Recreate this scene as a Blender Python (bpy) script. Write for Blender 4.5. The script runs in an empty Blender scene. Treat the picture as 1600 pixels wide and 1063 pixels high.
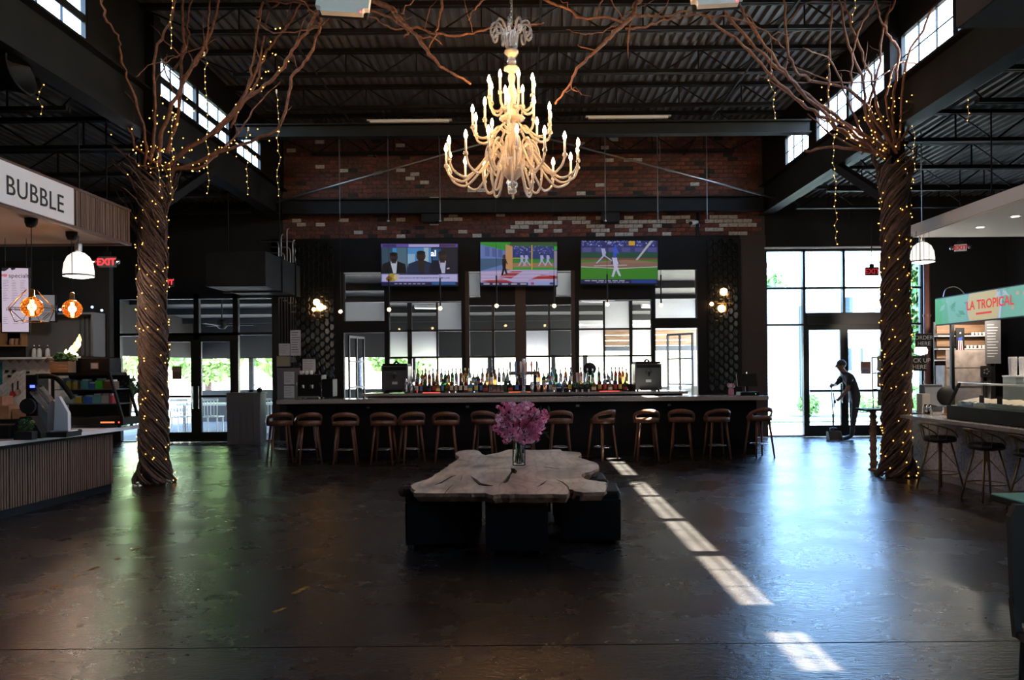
import bpy, bmesh, math, random
from mathutils import Vector, Matrix, Euler
R = math.radians
PI = math.pi
rnd = random.Random(7)
SC = bpy.context.scene
COL = SC.collection

# ------------------------------------------------------------------ camera
F, VX, VY, TH, EYE = 1220.0, 820.0, 575.0, 0.0087, 1.6
cam_d = bpy.data.cameras.new('camera')
cam = bpy.data.objects.new('camera', cam_d)
COL.objects.link(cam)
cam_d.sensor_width = 36.0
cam_d.lens = F / 1600.0 * 36.0
cam_d.shift_x = -(VX - 800.0) / 1600.0
cam_d.shift_y = (VY - 531.5) / 1600.0
cam_d.clip_end = 400
cam_d.clip_start = 0.05
cam.matrix_world = Matrix.Translation((0, 0, EYE)) @ Matrix.Rotation(R(90), 4, 'X') @ Matrix.Rotation(-TH, 4, 'Z')
SC.camera = cam

# ------------------------------------------------------------------ world, sun, exposure
SKY_STRENGTH, SUN_STRENGTH, EXPOSURE = 2.2, 110.0, 0.85
world = bpy.data.worlds.new('sky')
SC.world = world
world.use_nodes = True
wn = world.node_tree
sky = wn.nodes.new('ShaderNodeTexSky')
sky.sky_type = 'NISHITA'
sky.sun_disc = False
sky.sun_elevation = R(57)
sky.sun_rotation = R(90)
wn.nodes['Background'].inputs['Strength'].default_value = SKY_STRENGTH
wn.links.new(sky.outputs['Color'], wn.nodes['Background'].inputs['Color'])
sun_d = bpy.data.lights.new('sun', 'SUN')
sun_d.energy = SUN_STRENGTH
sun_d.angle = R(0.5)
sun_d.color = (1.0, 0.94, 0.84)
sun = bpy.data.objects.new('sun', sun_d)
COL.objects.link(sun)
SUN_TAN = 1.552
sun.rotation_euler = Vector((-1.0, 0.0, -SUN_TAN)).to_track_quat('-Z', 'Y').to_euler()
sun.location = (30, 8, 40)
SC.view_settings.view_transform = 'Standard'
SC.view_settings.look = 'None'
SC.view_settings.gamma = 1.0
SC.view_settings.use_curve_mapping = False
SC.view_settings.exposure = EXPOSURE

# ------------------------------------------------------------------ photo geometry helpers (a measured point at a known depth)
def P(px, py, Y):
    dx, dy = px - VX, py - VY
    s = Y / F
    return Vector(((dx - TH * dy) * s, Y, EYE - (dy + TH * dx) * s))
def FL(px, py, z=0.0):
    dx, dy = px - VX, py - VY
    Y = F * (EYE - z) / (dy + TH * dx)
    return Vector(((dx - TH * dy) * Y / F, Y, z))
def XAT(px, Y, py=575): return P(px, py, Y).x
def ZAT(py, Y, px=820): return P(px, py, Y).z

# ------------------------------------------------------------------ mesh helpers
class MB:
    def __init__(s): s.v, s.f, s.m = [], [], []
    def add(s, vs, fs, mi=0):
        b = len(s.v)
        s.v += [tuple(v) for v in vs]
        for f in fs:
            s.f.append(tuple(b + i for i in f)); s.m.append(mi)
        return s
    def box(s, x0, x1, y0, y1, z0, z1, mi=0):
        return s.add([(x0,y0,z0),(x1,y0,z0),(x1,y1,z0),(x0,y1,z0),(x0,y0,z1),(x1,y0,z1),(x1,y1,z1),(x0,y1,z1)],
                     [(3,2,1,0),(4,5,6,7),(0,1,5,4),(1,2,6,5),(2,3,7,6),(3,0,4,7)], mi)
    def cbox(s, c, sx, sy, sz, mi=0, mat=None):
        hx, hy, hz = sx/2, sy/2, sz/2
        vs = [Vector(v) for v in [(-hx,-hy,-hz),(hx,-hy,-hz),(hx,hy,-hz),(-hx,hy,-hz),(-hx,-hy,hz),(hx,-hy,hz),(hx,hy,hz),(-hx,hy,hz)]]
        if mat is not None: vs = [mat @ v for v in vs]
        c = Vector(c)
        return s.add([v + c for v in vs], [(3,2,1,0),(4,5,6,7),(0,1,5,4),(1,2,6,5),(2,3,7,6),(3,0,4,7)], mi)
    def bbox(s, x0, x1, y0, y1, z0, z1, b=0.01, mi=0):
        """box with chamfered edges"""
        bm = bmesh.new()
        bmesh.ops.create_cube(bm, size=1.0)
        for v in bm.verts:
            v.co = Vector(((x0+x1)/2 + v.co.x*(x1-x0), (y0+y1)/2 + v.co.y*(y1-y0), (z0+z1)/2 + v.co.z*(z1-z0)))
        bmesh.ops.bevel(bm, geom=bm.edges[:], offset=b, segments=2, affect='EDGES', profile=0.5)
        bm.verts.index_update()
        s.add([v.co for v in bm.verts], [[v.index for v in f.verts] for f in bm.faces], mi)
        bm.free()
        return s
    def bar(s, a, b, w, h=None, mi=0, up=(0,0,1)):
        a, b = Vector(a), Vector(b)
        h = w if h is None else h
        d = (b - a).normalized()
        u = Vector(up)
        if abs(d.dot(u)) > 0.98: u = Vector((0,1,0))
        sd = d.cross(u).normalized(); u = sd.cross(d).normalized()
        vs = []
        for p in (a, b):
            for i, j in ((-1,-1),(1,-1),(1,1),(-1,1)):
                vs.append(p + sd*(i*w/2) + u*(j*h/2))
        return s.add(vs, [(0,1,2,3),(7,6,5,4),(0,4,5,1),(1,5,6,2),(2,6,7,3),(3,7,4,0)], mi)
    def tube(s, pts, r, n=6, mi=0, caps=True, closed=False):
        pts = [Vector(p) for p in pts]
        rs = r if isinstance(r, (list, tuple)) else [r]*len(pts)
        k = len(pts)
        vs, fs = [], []
        u = None
        for i, p in enumerate(pts):
            if closed: d = pts[(i+1) % k] - pts[i-1]
            else: d = pts[min(i+1, k-1)] - pts[max(i-1, 0)]
            if d.length < 1e-9: d = Vector((0,0,1))
            d.normalize()
            if u is None:
                u = Vector((0,0,1)) if abs(d.z) < 0.9 else Vector((1,0,0))
            u = u - d*u.dot(d)
            if u.length < 1e-6: u = d.orthogonal()
            u.normalize()
            w = d.cross(u)
            for j in range(n):
                a = 2*PI*j/n
                vs.append(p + (u*math.cos(a) + w*math.sin(a))*rs[i])
        for i in range(k if closed else k-1):
            i2 = (i+1) % k
            for j in range(n):
                j2 = (j+1) % n
                fs.append((i*n+j, i*n+j2, i2*n+j2, i2*n+j))
        if caps and not closed:
            fs.append(tuple(range(n-1, -1, -1)))
            fs.append(tuple((k-1)*n+j for j in range(n)))
        return s.add(vs, fs, mi)
    def lathe(s, prof, n=16, c=(0,0,0), mi=0, ax=None, cap=True):
        c = Vector(c)
        vs, fs = [], []
        for r, z in prof:
            for j in range(n):
                a = 2*PI*j/n
                v = Vector((r*math.cos(a), r*math.sin(a), z))
                if ax is not None: v = ax @ v
                vs.append(c + v)
        for i in range(len(prof)-1):
            for j in range(n):
                j2 = (j+1) % n
                fs.append((i*n+j, i*n+j2, (i+1)*n+j2, (i+1)*n+j))
        if cap:
            fs.append(tuple(range(n-1, -1, -1)))
            fs.append(tuple((len(prof)-1)*n+j for j in range(n)))
        return s.add(vs, fs, mi)
    def ball(s, c, r, n=8, m=6, mi=0, sq=(1,1,1)):
        c = Vector(c)
        vs = [c + Vector((0,0,-r*sq[2]))]
        for i in range(1, m):
            t = PI*i/m
            for j in range(n):
                a = 2*PI*j/n
                vs.append(c + Vector((r*sq[0]*math.sin(t)*math.cos(a), r*sq[1]*math.sin(t)*math.sin(a), -r*sq[2]*math.cos(t))))
        vs.append(c + Vector((0,0,r*sq[2])))
        fs = [(0, 1+(j+1) % n, 1+j) for j in range(n)]
        for i in range(m-2):
            for j in range(n):
                j2 = (j+1) % n
                fs.append((1+i*n+j, 1+i*n+j2, 1+(i+1)*n+j2, 1+(i+1)*n+j))
        e = len(vs)-1
        fs += [(e, 1+(m-2)*n+j, 1+(m-2)*n+(j+1) % n) for j in range(n)]
        return s.add(vs, fs, mi)
    def prism(s, poly, z0, z1, mi=0, ax=None, c=(0,0,0)):
        """poly: list of (x,y) counter-clockwise; extruded z0..z1, then mapped by ax (3x3) and moved by c"""
        n = len(poly); c = Vector(c)
        vs = [Vector((x, y, z0)) for x, y in poly] + [Vector((x, y, z1)) for x, y in poly]
        if ax is not None: vs = [ax @ v for v in vs]
        fs = [tuple(range(n-1, -1, -1)), tuple(range(n, 2*n))]
        fs += [(i, (i+1) % n, n+(i+1) % n, n+i) for i in range(n)]
        return s.add([v + c for v in vs], fs, mi)
    def build(s, name, mat, parent=None, loc=(0,0,0), rot=None, smooth=False):
        me = bpy.data.meshes.new(name)
        me.from_pydata(s.v, [], s.f)
        for m in (mat if isinstance(mat, (list, tuple)) else [mat]): me.materials.append(m)
        if any(s.m): me.polygons.foreach_set('material_index', s.m)
        if smooth: me.polygons.foreach_set('use_smooth', [True]*len(me.polygons))
        me.update()
        o = bpy.data.objects.new(name, me)
        COL.objects.link(o)
        o.location = loc
        if rot is not None: o.rotation_euler = rot
        if parent is not None: o.parent = parent
        return o

def tag(o, label=None, cat=None, group=None, kind=None):
    if label: o['label'] = label
    if cat: o['category'] = cat
    if group: o['group'] = group
    if kind: o['kind'] = kind
    return o
def thing(name, label, cat, loc=(0,0,0), rz=0.0, group=None):
    o = bpy.data.objects.new(name, None)
    COL.objects.link(o)
    o.empty_display_size = 0.1
    o.location = loc
    o.rotation_euler = (0, 0, rz)
    return tag(o, label, cat, group)
def struct(name, loc=(0,0,0), label=None):
    o = bpy.data.objects.new(name, None)
    COL.objects.link(o)
    o.location = loc
    o['kind'] = 'structure'
    if label: o['label'] = label
    return o
def skind(o, label=None):
    o['kind'] = 'structure'
    if label: o['label'] = label
    return o
KIDS = {}
def inst(o, parent=None, loc=None, rot=None, scale=None, name=None):
    c = o.copy()
    COL.objects.link(c)
    if parent is not None: c.parent = parent
    if loc is not None: c.location = loc
    if rot is not None: c.rotation_euler = rot
    if scale is not None: c.scale = (scale,)*3 if isinstance(scale, (int, float)) else scale
    return c
def copy_tree(o, kids, parent=None):
    c = o.copy(); COL.objects.link(c)
    if parent is not None: c.parent = parent
    for ch in kids.get(o, []): copy_tree(ch, kids, c)
    return c
def kid_map(o):
    m = {}
    allo = [x for x in COL.objects if x.parent is not None]
    for x in allo: m.setdefault(x.parent, []).append(x)
    return m
def text_mesh(txt, size, extrude=0.002, align='LEFT', spacing=1.0, bold=0.0):
    cu = bpy.data.curves.new('lettering', 'FONT')
    cu.body = txt; cu.size = size; cu.extrude = extrude; cu.align_x = align
    cu.space_character = spacing; cu.offset = bold; cu.resolution_u = 3
    o = bpy.data.objects.new('lettering', cu)
    COL.objects.link(o)
    dg = bpy.context.evaluated_depsgraph_get()
    me = bpy.data.meshes.new_from_object(o.evaluated_get(dg))
    bpy.data.objects.remove(o)
    bpy.data.curves.remove(cu)
    return me
FACE_CAM = Euler((R(90), 0, 0))                 # text reads towards -Y
def text(txt, size, mat, loc, rot, parent=None, name='lettering', **k):
    me = text_mesh(txt, size, **k)
    me.materials.clear(); me.materials.append(mat)
    o = bpy.data.objects.new(name, me)
    COL.objects.link(o)
    o.location = loc; o.rotation_euler = rot
    if parent is not None: o.parent = parent
    return o

# ------------------------------------------------------------------ materials
def mat(name, col, rough=0.6, metal=0.0, var=0.0, scale=8.0, bump=0.0, bscale=40.0, spec=0.5, emit=None, estr=0.0, trans=0.0,
        stretch=None, col2=None, coat=0.0, ior=None, alpha=None):
    m = bpy.data.materials.new(name)
    m.use_nodes = True
    nt = m.node_tree
    b = nt.nodes['Principled BSDF']
    b.inputs['Base Color'].default_value = (*col, 1)
    b.inputs['Roughness'].default_value = rough
    b.inputs['Metallic'].default_value = metal
    b.inputs['Specular IOR Level'].default_value = spec
    if trans: b.inputs['Transmission Weight'].default_value = trans
    if coat: b.inputs['Coat Weight'].default_value = coat
    if ior: b.inputs['IOR'].default_value = ior
    if emit is not None:
        b.inputs['Emission Color'].default_value = (*emit, 1)
        b.inputs['Emission Strength'].default_value = estr
    if var or bump:
        tc = nt.nodes.new('ShaderNodeTexCoord')
        mp = nt.nodes.new('ShaderNodeMapping')
        nt.links.new(tc.outputs['Object'], mp.inputs['Vector'])
        if stretch: mp.inputs['Scale'].default_value = stretch
    if var:
        no = nt.nodes.new('ShaderNodeTexNoise')
        no.inputs['Scale'].default_value = scale
        no.inputs['Detail'].default_value = 5
        nt.links.new(mp.outputs['Vector'], no.inputs['Vector'])
        rp = nt.nodes.new('ShaderNodeValToRGB')
        c2 = col2 if col2 is not None else tuple(max(0, c*(1-var)) for c in col)
        c1 = tuple(min(1, c*(1+var)) for c in col) if col2 is None else col
        rp.color_ramp.elements[0].position = 0.35
        rp.color_ramp.elements[1].position = 0.65
        rp.color_ramp.elements[0].color = (*c2, 1)
        rp.color_ramp.elements[1].color = (*c1, 1)
        nt.links.new(no.outputs['Fac'], rp.inputs['Fac'])
        nt.links.new(rp.outputs['Color'], b.inputs['Base Color'])
    if bump:
        nb = nt.nodes.new('ShaderNodeTexNoise')
        nb.inputs['Scale'].default_value = bscale
        nb.inputs['Detail'].default_value = 4
        nt.links.new(mp.outputs['Vector'], nb.inputs['Vector'])
        bp = nt.nodes.new('ShaderNodeBump')
        bp.inputs['Strength'].default_value = bump
        bp.inputs['Distance'].default_value = 0.02
        nt.links.new(nb.outputs['Fac'], bp.inputs['Height'])
        nt.links.new(bp.outputs['Normal'], b.inputs['Normal'])
    return m
def emat(name, col, strength, sample='AUTO'):
    m = bpy.data.materials.new(name)
    m.use_nodes = True
    nt = m.node_tree
    nt.nodes.clear()
    e = nt.nodes.new('ShaderNodeEmission')
    e.inputs['Color'].default_value = (*col, 1)
    e.inputs['Strength'].default_value = strength
    o = nt.nodes.new('ShaderNodeOutputMaterial')
    nt.links.new(e.outputs[0], o.inputs[0])
    if sample != 'AUTO': m.cycles.emission_sampling = sample
    return m
def pane_mat(name, tint=(0.93, 0.95, 0.95), refl=0.05):
    m = bpy.data.materials.new(name)
    m.use_nodes = True
    nt = m.node_tree
    nt.nodes.clear()
    t = nt.nodes.new('ShaderNodeBsdfTransparent'); t.inputs['Color'].default_value = (*tint, 1)
    g = nt.nodes.new('ShaderNodeBsdfGlossy'); g.inputs['Roughness'].default_value = 0.03
    lw = nt.nodes.new('ShaderNodeLayerWeight')
    pw = nt.nodes.new('ShaderNodeMath'); pw.operation = 'POWER'; pw.inputs[1].default_value = 5
    ml = nt.nodes.new('ShaderNodeMath'); ml.operation = 'MULTIPLY_ADD'; ml.inputs[1].default_value = 0.6; ml.inputs[2].default_value = refl
    mx = nt.nodes.new('ShaderNodeMixShader')
    o = nt.nodes.new('ShaderNodeOutputMaterial')
    nt.links.new(lw.outputs['Facing'], pw.inputs[0]); nt.links.new(pw.outputs[0], ml.inputs[0]); nt.links.new(ml.outputs[0], mx.inputs[0])
    nt.links.new(t.outputs[0], mx.inputs[1]); nt.links.new(g.outputs[0], mx.inputs[2])
    nt.links.new(mx.outputs[0], o.inputs[0])
    return m
def attr_mat(name, emit=0.0, rough=0.5):
    m = bpy.data.materials.new(name)
    m.use_nodes = True
    nt = m.node_tree
    b = nt.nodes['Principled BSDF']
    b.inputs['Roughness'].default_value = rough
    a = nt.nodes.new('ShaderNodeAttribute'); a.attribute_name = 'print'
    if emit:
        b.inputs['Base Color'].default_value = (0.01, 0.01, 0.01, 1)
        nt.links.new(a.outputs['Color'], b.inputs['Emission Color'])
        b.inputs['Emission Strength'].default_value = emit
    else:
        nt.links.new(a.outputs['Color'], b.inputs['Base Color'])
    return m

class Print:
    """flat print or screen picture: coloured shapes in a w x h frame (x right, y up, 0..1), drawn in order"""
    def __init__(s, w, h): s.w, s.h, s.v, s.f, s.c, s.k = w, h, [], [], [], 0
    def poly(s, pts, col):
        b = len(s.v); z = s.k*0.00012; s.k += 1
        for x, y in pts: s.v.append(((min(max(x,0),1)-0.5)*s.w, -z, min(max(y,0),1)*s.h))
        s.f.append(tuple(range(b, b+len(pts)))); s.c.append(col)
        return s
    def rect(s, x0, y0, x1, y1, col): return s.poly([(x0,y0),(x1,y0),(x1,y1),(x0,y1)], col)
    def disc(s, x, y, rx, ry, col, n=14): return s.poly([(x+rx*math.cos(2*PI*i/n), y+ry*math.sin(2*PI*i/n)) for i in range(n)], col)
    def build(s, name, m, parent=None, loc=(0,0,0), rot=None):
        me = bpy.data.meshes.new(name)
        me.from_pydata(s.v, [], s.f)
        at = me.color_attributes.new('print', 'FLOAT_COLOR', 'CORNER')
        vals = []
        for p in me.polygons:
            for _ in p.loop_indices: vals += [*s.c[p.index], 1.0]
        at.data.foreach_set('color', vals)
        me.materials.append(m)
        o = bpy.data.objects.new(name, me); COL.objects.link(o)
        o.location = loc
        if rot is not None: o.rotation_euler = rot
        if parent is not None: o.parent = parent
        return o

M = {}
M['black'] = mat('black_paint', (0.006, 0.006, 0.0065), 0.55, spec=0.25)
M['frame'] = mat('black_window_metal', (0.012, 0.012, 0.012), 0.4)
M['steel_dark'] = mat('dark_painted_steel', (0.009, 0.009, 0.010), 0.6, var=0.3, scale=3, spec=0.25)
M['deck'] = mat('grey_steel_deck', (0.095, 0.095, 0.097), 0.5, metal=0.0, var=0.25, scale=2)
M['wallblack'] = mat('black_wall_paint', (0.006, 0.006, 0.0065), 0.8)
M['mortar'] = mat('dark_mortar', (0.075, 0.06, 0.055), 0.95, bump=0.4, bscale=60)
M['brick'] = [mat('red_brick', (0.17, 0.055, 0.04), 0.9, var=0.3, scale=20, bump=0.5, bscale=50),
              mat('brown_brick', (0.11, 0.045, 0.036), 0.9, var=0.35, scale=20, bump=0.5, bscale=50),
              mat('rust_brick', (0.22, 0.075, 0.045), 0.9, var=0.3, scale=20, bump=0.5, bscale=50),
              mat('black_brick', (0.022, 0.02, 0.02), 0.85, var=0.3, scale=20, bump=0.5, bscale=50),
              mat('whitewashed_brick', (0.55, 0.51, 0.46), 0.9, var=0.25, scale=25, bump=0.5, bscale=50)]
M['glass'] = pane_mat('window_glass')
M['glassblue'] = pane_mat('sky_cast_window_glass', (0.80, 0.91, 1.0))  # skylight blue put into the glass so the floor reflection turns blue
M['tileblack'] = mat('glossy_black_tile', (0.010, 0.012, 0.011), 0.22, spec=0.35)
M['woodslat'] = mat('walnut_slat', (0.15, 0.085, 0.055), 0.55, var=0.3, scale=3, stretch=(30, 30, 1.5))
M['vine'] = mat('dark_vine_bark', (0.10, 0.056, 0.040), 0.75, var=0.4, scale=30, bump=0.5, bscale=60)
M['branch'] = mat('red_brown_bark', (0.20, 0.085, 0.05), 0.75, var=0.35, scale=18, bump=0.5, bscale=60)
M['chrome'] = mat('brushed_steel', (0.55, 0.55, 0.56), 0.25, metal=1.0)
M['conduit'] = mat('galvanised_conduit', (0.38, 0.38, 0.38), 0.35, metal=0.9)
M['white'] = mat('white_plastic', (0.8, 0.8, 0.8), 0.35)
M['whitepaint'] = mat('white_paint', (0.75, 0.74, 0.72), 0.6)
M['paper'] = mat('printed_paper', (0.62, 0.62, 0.62), 0.8, var=0.12, scale=60)
M['brass'] = mat('aged_brass', (0.5, 0.34, 0.13), 0.3, metal=1.0)
M['rubber'] = mat('black_rubber', (0.01, 0.01, 0.01), 0.7)
M['stoolwood'] = mat('walnut_stool_wood', (0.14, 0.058, 0.03), 0.42, var=0.3, scale=4, stretch=(12, 12, 1.5))
M['seatpad'] = mat('black_seat_leather', (0.014, 0.013, 0.013), 0.45)
M['leather'] = mat('black_leather', (0.006, 0.006, 0.007), 0.5, bump=0.15, bscale=120, spec=0.2)
M['stone'] = mat('grey_quartz', (0.30, 0.29, 0.28), 0.22, var=0.15, scale=40)
M['leaf'] = mat('green_leaf', (0.03, 0.09, 0.02), 0.55, var=0.4, scale=15)
M['print'] = attr_mat('flat_print')
M['screen'] = attr_mat('lit_screen', emit=0.30)
# ================================================================== SETTING
YW = 17.5          # far wall plane
XC = 5.4           # half width of the tall central bay
ZD = 6.78          # roof deck
ZA = 5.36          # side aisle deck
ZS, ZT = 5.67, 6.28
XWL, XWR, YR = -10.2, 10.8, -4.5
# ---- floor: polished dark concrete in three pours with recessed joints
def floor_material():
    m = bpy.data.materials.new('polished_dark_concrete')
    m.use_nodes = True
    nt = m.node_tree; L = nt.links.new
    b = nt.nodes['Principled BSDF']
    tc = nt.nodes.new('ShaderNodeTexCoord')
    n1 = nt.nodes.new('ShaderNodeTexNoise'); n1.inputs['Scale'].default_value = 0.9; n1.inputs['Detail'].default_value = 8
    n1.inputs['Roughness'].default_value = 0.65
    L(tc.outputs['Object'], n1.inputs['Vector'])
    cr = nt.nodes.new('ShaderNodeValToRGB')
    cr.color_ramp.elements[0].position = 0.2; cr.color_ramp.elements[0].color = (0.013, 0.011, 0.010, 1)
    cr.color_ramp.elements[1].position = 0.8; cr.color_ramp.elements[1].color = (0.027, 0.024, 0.022, 1)
    L(n1.outputs['Fac'], cr.inputs['Fac'])
    L(cr.outputs['Color'], b.inputs['Base Color'])
    rr = nt.nodes.new('ShaderNodeMapRange'); rr.inputs['From Min'].default_value = 0.3; rr.inputs['From Max'].default_value = 0.7
    rr.inputs['To Min'].default_value = 0.20; rr.inputs['To Max'].default_value = 0.34
    L(n1.outputs['Fac'], rr.inputs['Value']); L(rr.outputs[0], b.inputs['Roughness'])
    mp = nt.nodes.new('ShaderNodeMapping'); mp.inputs['Scale'].default_value = (2.2, 5.5, 1)
    L(tc.outputs['Object'], mp.inputs['Vector'])
    n2 = nt.nodes.new('ShaderNodeTexNoise'); n2.inputs['Scale'].default_value = 2.2; n2.inputs['Detail'].default_value = 8
    n2.inputs['Roughness'].default_value = 0.6
    L(mp.outputs['Vector'], n2.inputs['Vector'])
    pit = nt.nodes.new('ShaderNodeValToRGB')
    pit.color_ramp.elements[0].position = 0.30; pit.color_ramp.elements[0].color = (0, 0, 0, 1)
    pit.color_ramp.elements[1].position = 0.55; pit.color_ramp.elements[1].color = (1, 1, 1, 1)
    n3 = nt.nodes.new('ShaderNodeTexNoise'); n3.inputs['Scale'].default_value = 9.0; n3.inputs['Detail'].default_value = 9
    L(mp.outputs['Vector'], n3.inputs['Vector']); L(n3.outputs['Fac'], pit.inputs['Fac'])
    b1 = nt.nodes.new('ShaderNodeBump'); b1.inputs['Strength'].default_value = 0.13; b1.inputs['Distance'].default_value = 0.03
    L(n2.outputs['Fac'], b1.inputs['Height'])
    b2 = nt.nodes.new('ShaderNodeBump'); b2.inputs['Strength'].default_value = 0.25; b2.inputs['Distance'].default_value = 0.005
    L(pit.outputs['Color'], b2.inputs['Height']); L(b1.outputs['Normal'], b2.inputs['Normal'])
    L(b2.outputs['Normal'], b.inputs['Normal'])
    b.inputs['Specular IOR Level'].default_value = 0.65
    return m
M['floor'] = floor_material()
fb = MB()
for y0, y1 in ((YR, 4.494), (4.506, 16.02), (16.03, YW+0.1)):
    fb.box(XWL, XWR, y0, y1, -0.05, 0.0)
fb.box(XWL, XWR, YR, YW+0.1, -0.06, -0.018)
floor = skind(fb.build('floor', M['floor']), 'dark polished concrete floor with a sawn joint')
M['yellow'] = mat('worn_yellow_paint', (0.32, 0.17, 0.015), 0.7, var=0.6, scale=30)
for (a, b) in (((62,929),(72,924)), ((78,921),(97,914)), ((112,905),(126,899)), ((138,892),(154,886)), ((0,958),(10,955)),
               ((460,928),(480,917)), ((428,957),(446,950)), ((180,875),(186,872)), ((206,860),(218,857))):
    p, q = FL(*a), FL(*b)
    d = (q-p); w = Vector((-d.y, d.x, 0)).normalized()*0.022
    k = 5; top, bot = [], []
    for i in range(k+1):
        c = p + d*(i/k)
        top.append(c + w*rnd.uniform(0.4, 1.2)); bot.append(c - w*rnd.uniform(0.4, 1.2))
    poly = bot + top[::-1]
    m = MB(); n = len(poly)
    m.add([v + Vector((0,0,0.0005)) for v in poly] + [v + Vector((0,0,0.0015)) for v in poly],
          [tuple(range(n-1,-1,-1)), tuple(range(n, 2*n))] + [(i, (i+1) % n, n+(i+1) % n, n+i) for i in range(n)])
    m.build('paint_mark', M['yellow'], floor)

# ---- roof over the central bay: corrugated deck panels, joists
ceiling = struct('ceiling', label='dark exposed steel deck roof on bar joists')
PITCH = 0.15
def deck_profile(x0, n):
    pts = []
    for i in range(n):
        a = x0 + i*PITCH
        pts += [(a, 0.0), (a+0.055, 0.0), (a+0.075, 0.06), (a+0.13, 0.06)]
    pts.append((x0+n*PITCH, 0.0))
    return pts
def deck(x0, x1, y0, y1, z, parent, per=6):
    x = x0
    while x < x1 - 0.02:
        n = min(per, int(round((x1-x)/PITCH)))
        if n < 1: break
        pr = deck_profile(x, n)
        m = MB()
        k = len(pr)
        m.add([(a, y0, z+b) for a, b in pr] + [(a, y1, z+b) for a, b in pr] + [(a, y0, z+b+0.02) for a, b in pr] + [(a, y1, z+b+0.02) for a, b in pr],
              [(i, i+1, k+i+1, k+i) for i in range(k-1)] + [(2*k+i, 3*k+i, 3*k+i+1, 2*k+i+1) for i in range(k-1)])
        m.build('deck_panel', M['deck'], parent)
        x += n*PITCH
deck(-XC-0.0, XC, YR, YW+0.2, ZD, ceiling)
m = MB(); m.box(-XC-0.41, XC+0.41, YR-0.3, YW+0.4, ZD+0.08, ZD+0.22)
m.box(-XC-0.41, -XC-0.02, YR-0.3, YW+0.4, ZD, ZD+0.07); m.box(XC+0.02, XC+0.41, YR-0.3, YW+0.4, ZD, ZD+0.07)
m.build('roof_slab', M['steel_dark'], ceiling)
def joist(Y, x0, x1, zb, zt, parent, ext=0.75):
    j = bpy.data.objects.new('joist', None); COL.objects.link(j); j.parent = parent
    t = MB()
    for s in (-0.032, 0.032): t.box(x0, x1, Y+s-0.02, Y+s+0.02, zt-0.06, zt)
    t.build('top_chord', M['steel_dark'], j)
    b = MB()
    for s in (-0.032, 0.032): b.box(x0+ext, x1-ext, Y+s-0.02, Y+s+0.02, zb, zb+0.055)
    b.build('bottom_chord', M['steel_dark'], j)
    w = MB()
    n = max(4, int((x1-x0-2*ext)/0.62)); n += n % 2
    xs = [x0+ext+0.1 + (x1-x0-2*ext-0.2)*i/n for i in range(n+1)]
    for i in range(n):
        za, zb2 = (zb+0.03, zt-0.03) if i % 2 == 0 else (zt-0.03, zb+0.03)
        w.tube([(xs[i], Y, za), (xs[i+1], Y, zb2)], 0.014, 5)
    w.tube([(x0+0.02, Y, zt-0.03), (xs[0], Y, zb+0.03)], 0.014, 5); w.tube([(x1-0.02, Y, zt-0.03), (xs[-1], Y, zb+0.03)], 0.014, 5)
    for i in range(1, n, 2): w.bar((xs[i], Y, zb+0.03), (xs[i], Y, zt-0.03), 0.02)
    w.build('web', M['steel_dark'], j)
for Y in (-2.0, -0.4, 1.4, 3.0, 4.6, 6.2, 7.8, 9.4, 11.0, 12.6, 14.2, 15.8, 17.2):
    joist(Y, -XC, XC, 6.33, 6.76, ceiling)
br = MB()
for x in (-3.3, 0.25, 3.6): br.box(x-0.015, x+0.015, YR, YW, 6.33, 6.36)
br.build('bridging', M['steel_dark'], ceiling)
# ---- aisle roofs
aisle_l = struct('ceiling_left', label='low dark roof of the left aisle')
aisle_r = struct('ceiling_right', label='low dark roof of the right aisle')
deck(-10.35, -XC, YR, YW+0.2, ZA, aisle_l); deck(XC, 10.8, YR, YW+0.2, ZA, aisle_r)
m = MB(); m.box(XWL-0.3, -XC-0.06, YR-0.3, YW+0.4, ZA+0.07, ZA+0.2); m.build('roof_slab', M['steel_dark'], aisle_l)
m = MB(); m.box(XC+0.06, XWR+0.3, YR-0.3, YW+0.4, ZA+0.07, ZA+0.2); m.build('roof_slab', M['steel_dark'], aisle_r)
for Y in (6.6, 8.2, 9.8, 11.5, 13.1, 14.7, 16.3):
    joist(Y, -10.2, -XC, 4.87, 5.34, aisle_l, 0.3); joist(Y, XC, 10.8, 4.87, 5.34, aisle_r, 0.3)
# ---- longitudinal girders under the clerestory, cross beams
def ibeam(m, a, b, h, w, tf=0.025, tw=0.02):
    a, b = Vector(a), Vector(b)
    m.bar(a, b, tw, h)
    for s in (-1, 1): m.bar(a + Vector((0,0,s*(h/2-tf/2))), b + Vector((0,0,s*(h/2-tf/2))), w, tf)
def beam(name, a, b, h, w, label):
    m = MB(); ibeam(m, a, b, h, w)
    return skind(m.build(name, M['steel_dark']), label)
beam('trim_1', (-XC, YR, 5.29), (-XC, YW, 5.29), 0.66, 0.26, 'black girder under the left clerestory windows')
beam('trim_2', (XC, YR, 5.29), (XC, YW, 5.29), 0.66, 0.26, 'black girder under the right clerestory windows')
beam('trim_3', (-XC+0.13, 14.35, 5.98), (XC-0.13, 14.35, 5.98), 0.24, 0.2, 'upper black tie beam in front of the brick wall')
beam('trim_4', (-XC+0.13, 17.1, 5.16), (XC-0.13, 17.1, 5.16), 0.33, 0.2, 'lower black beam across the brick wall')
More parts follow.
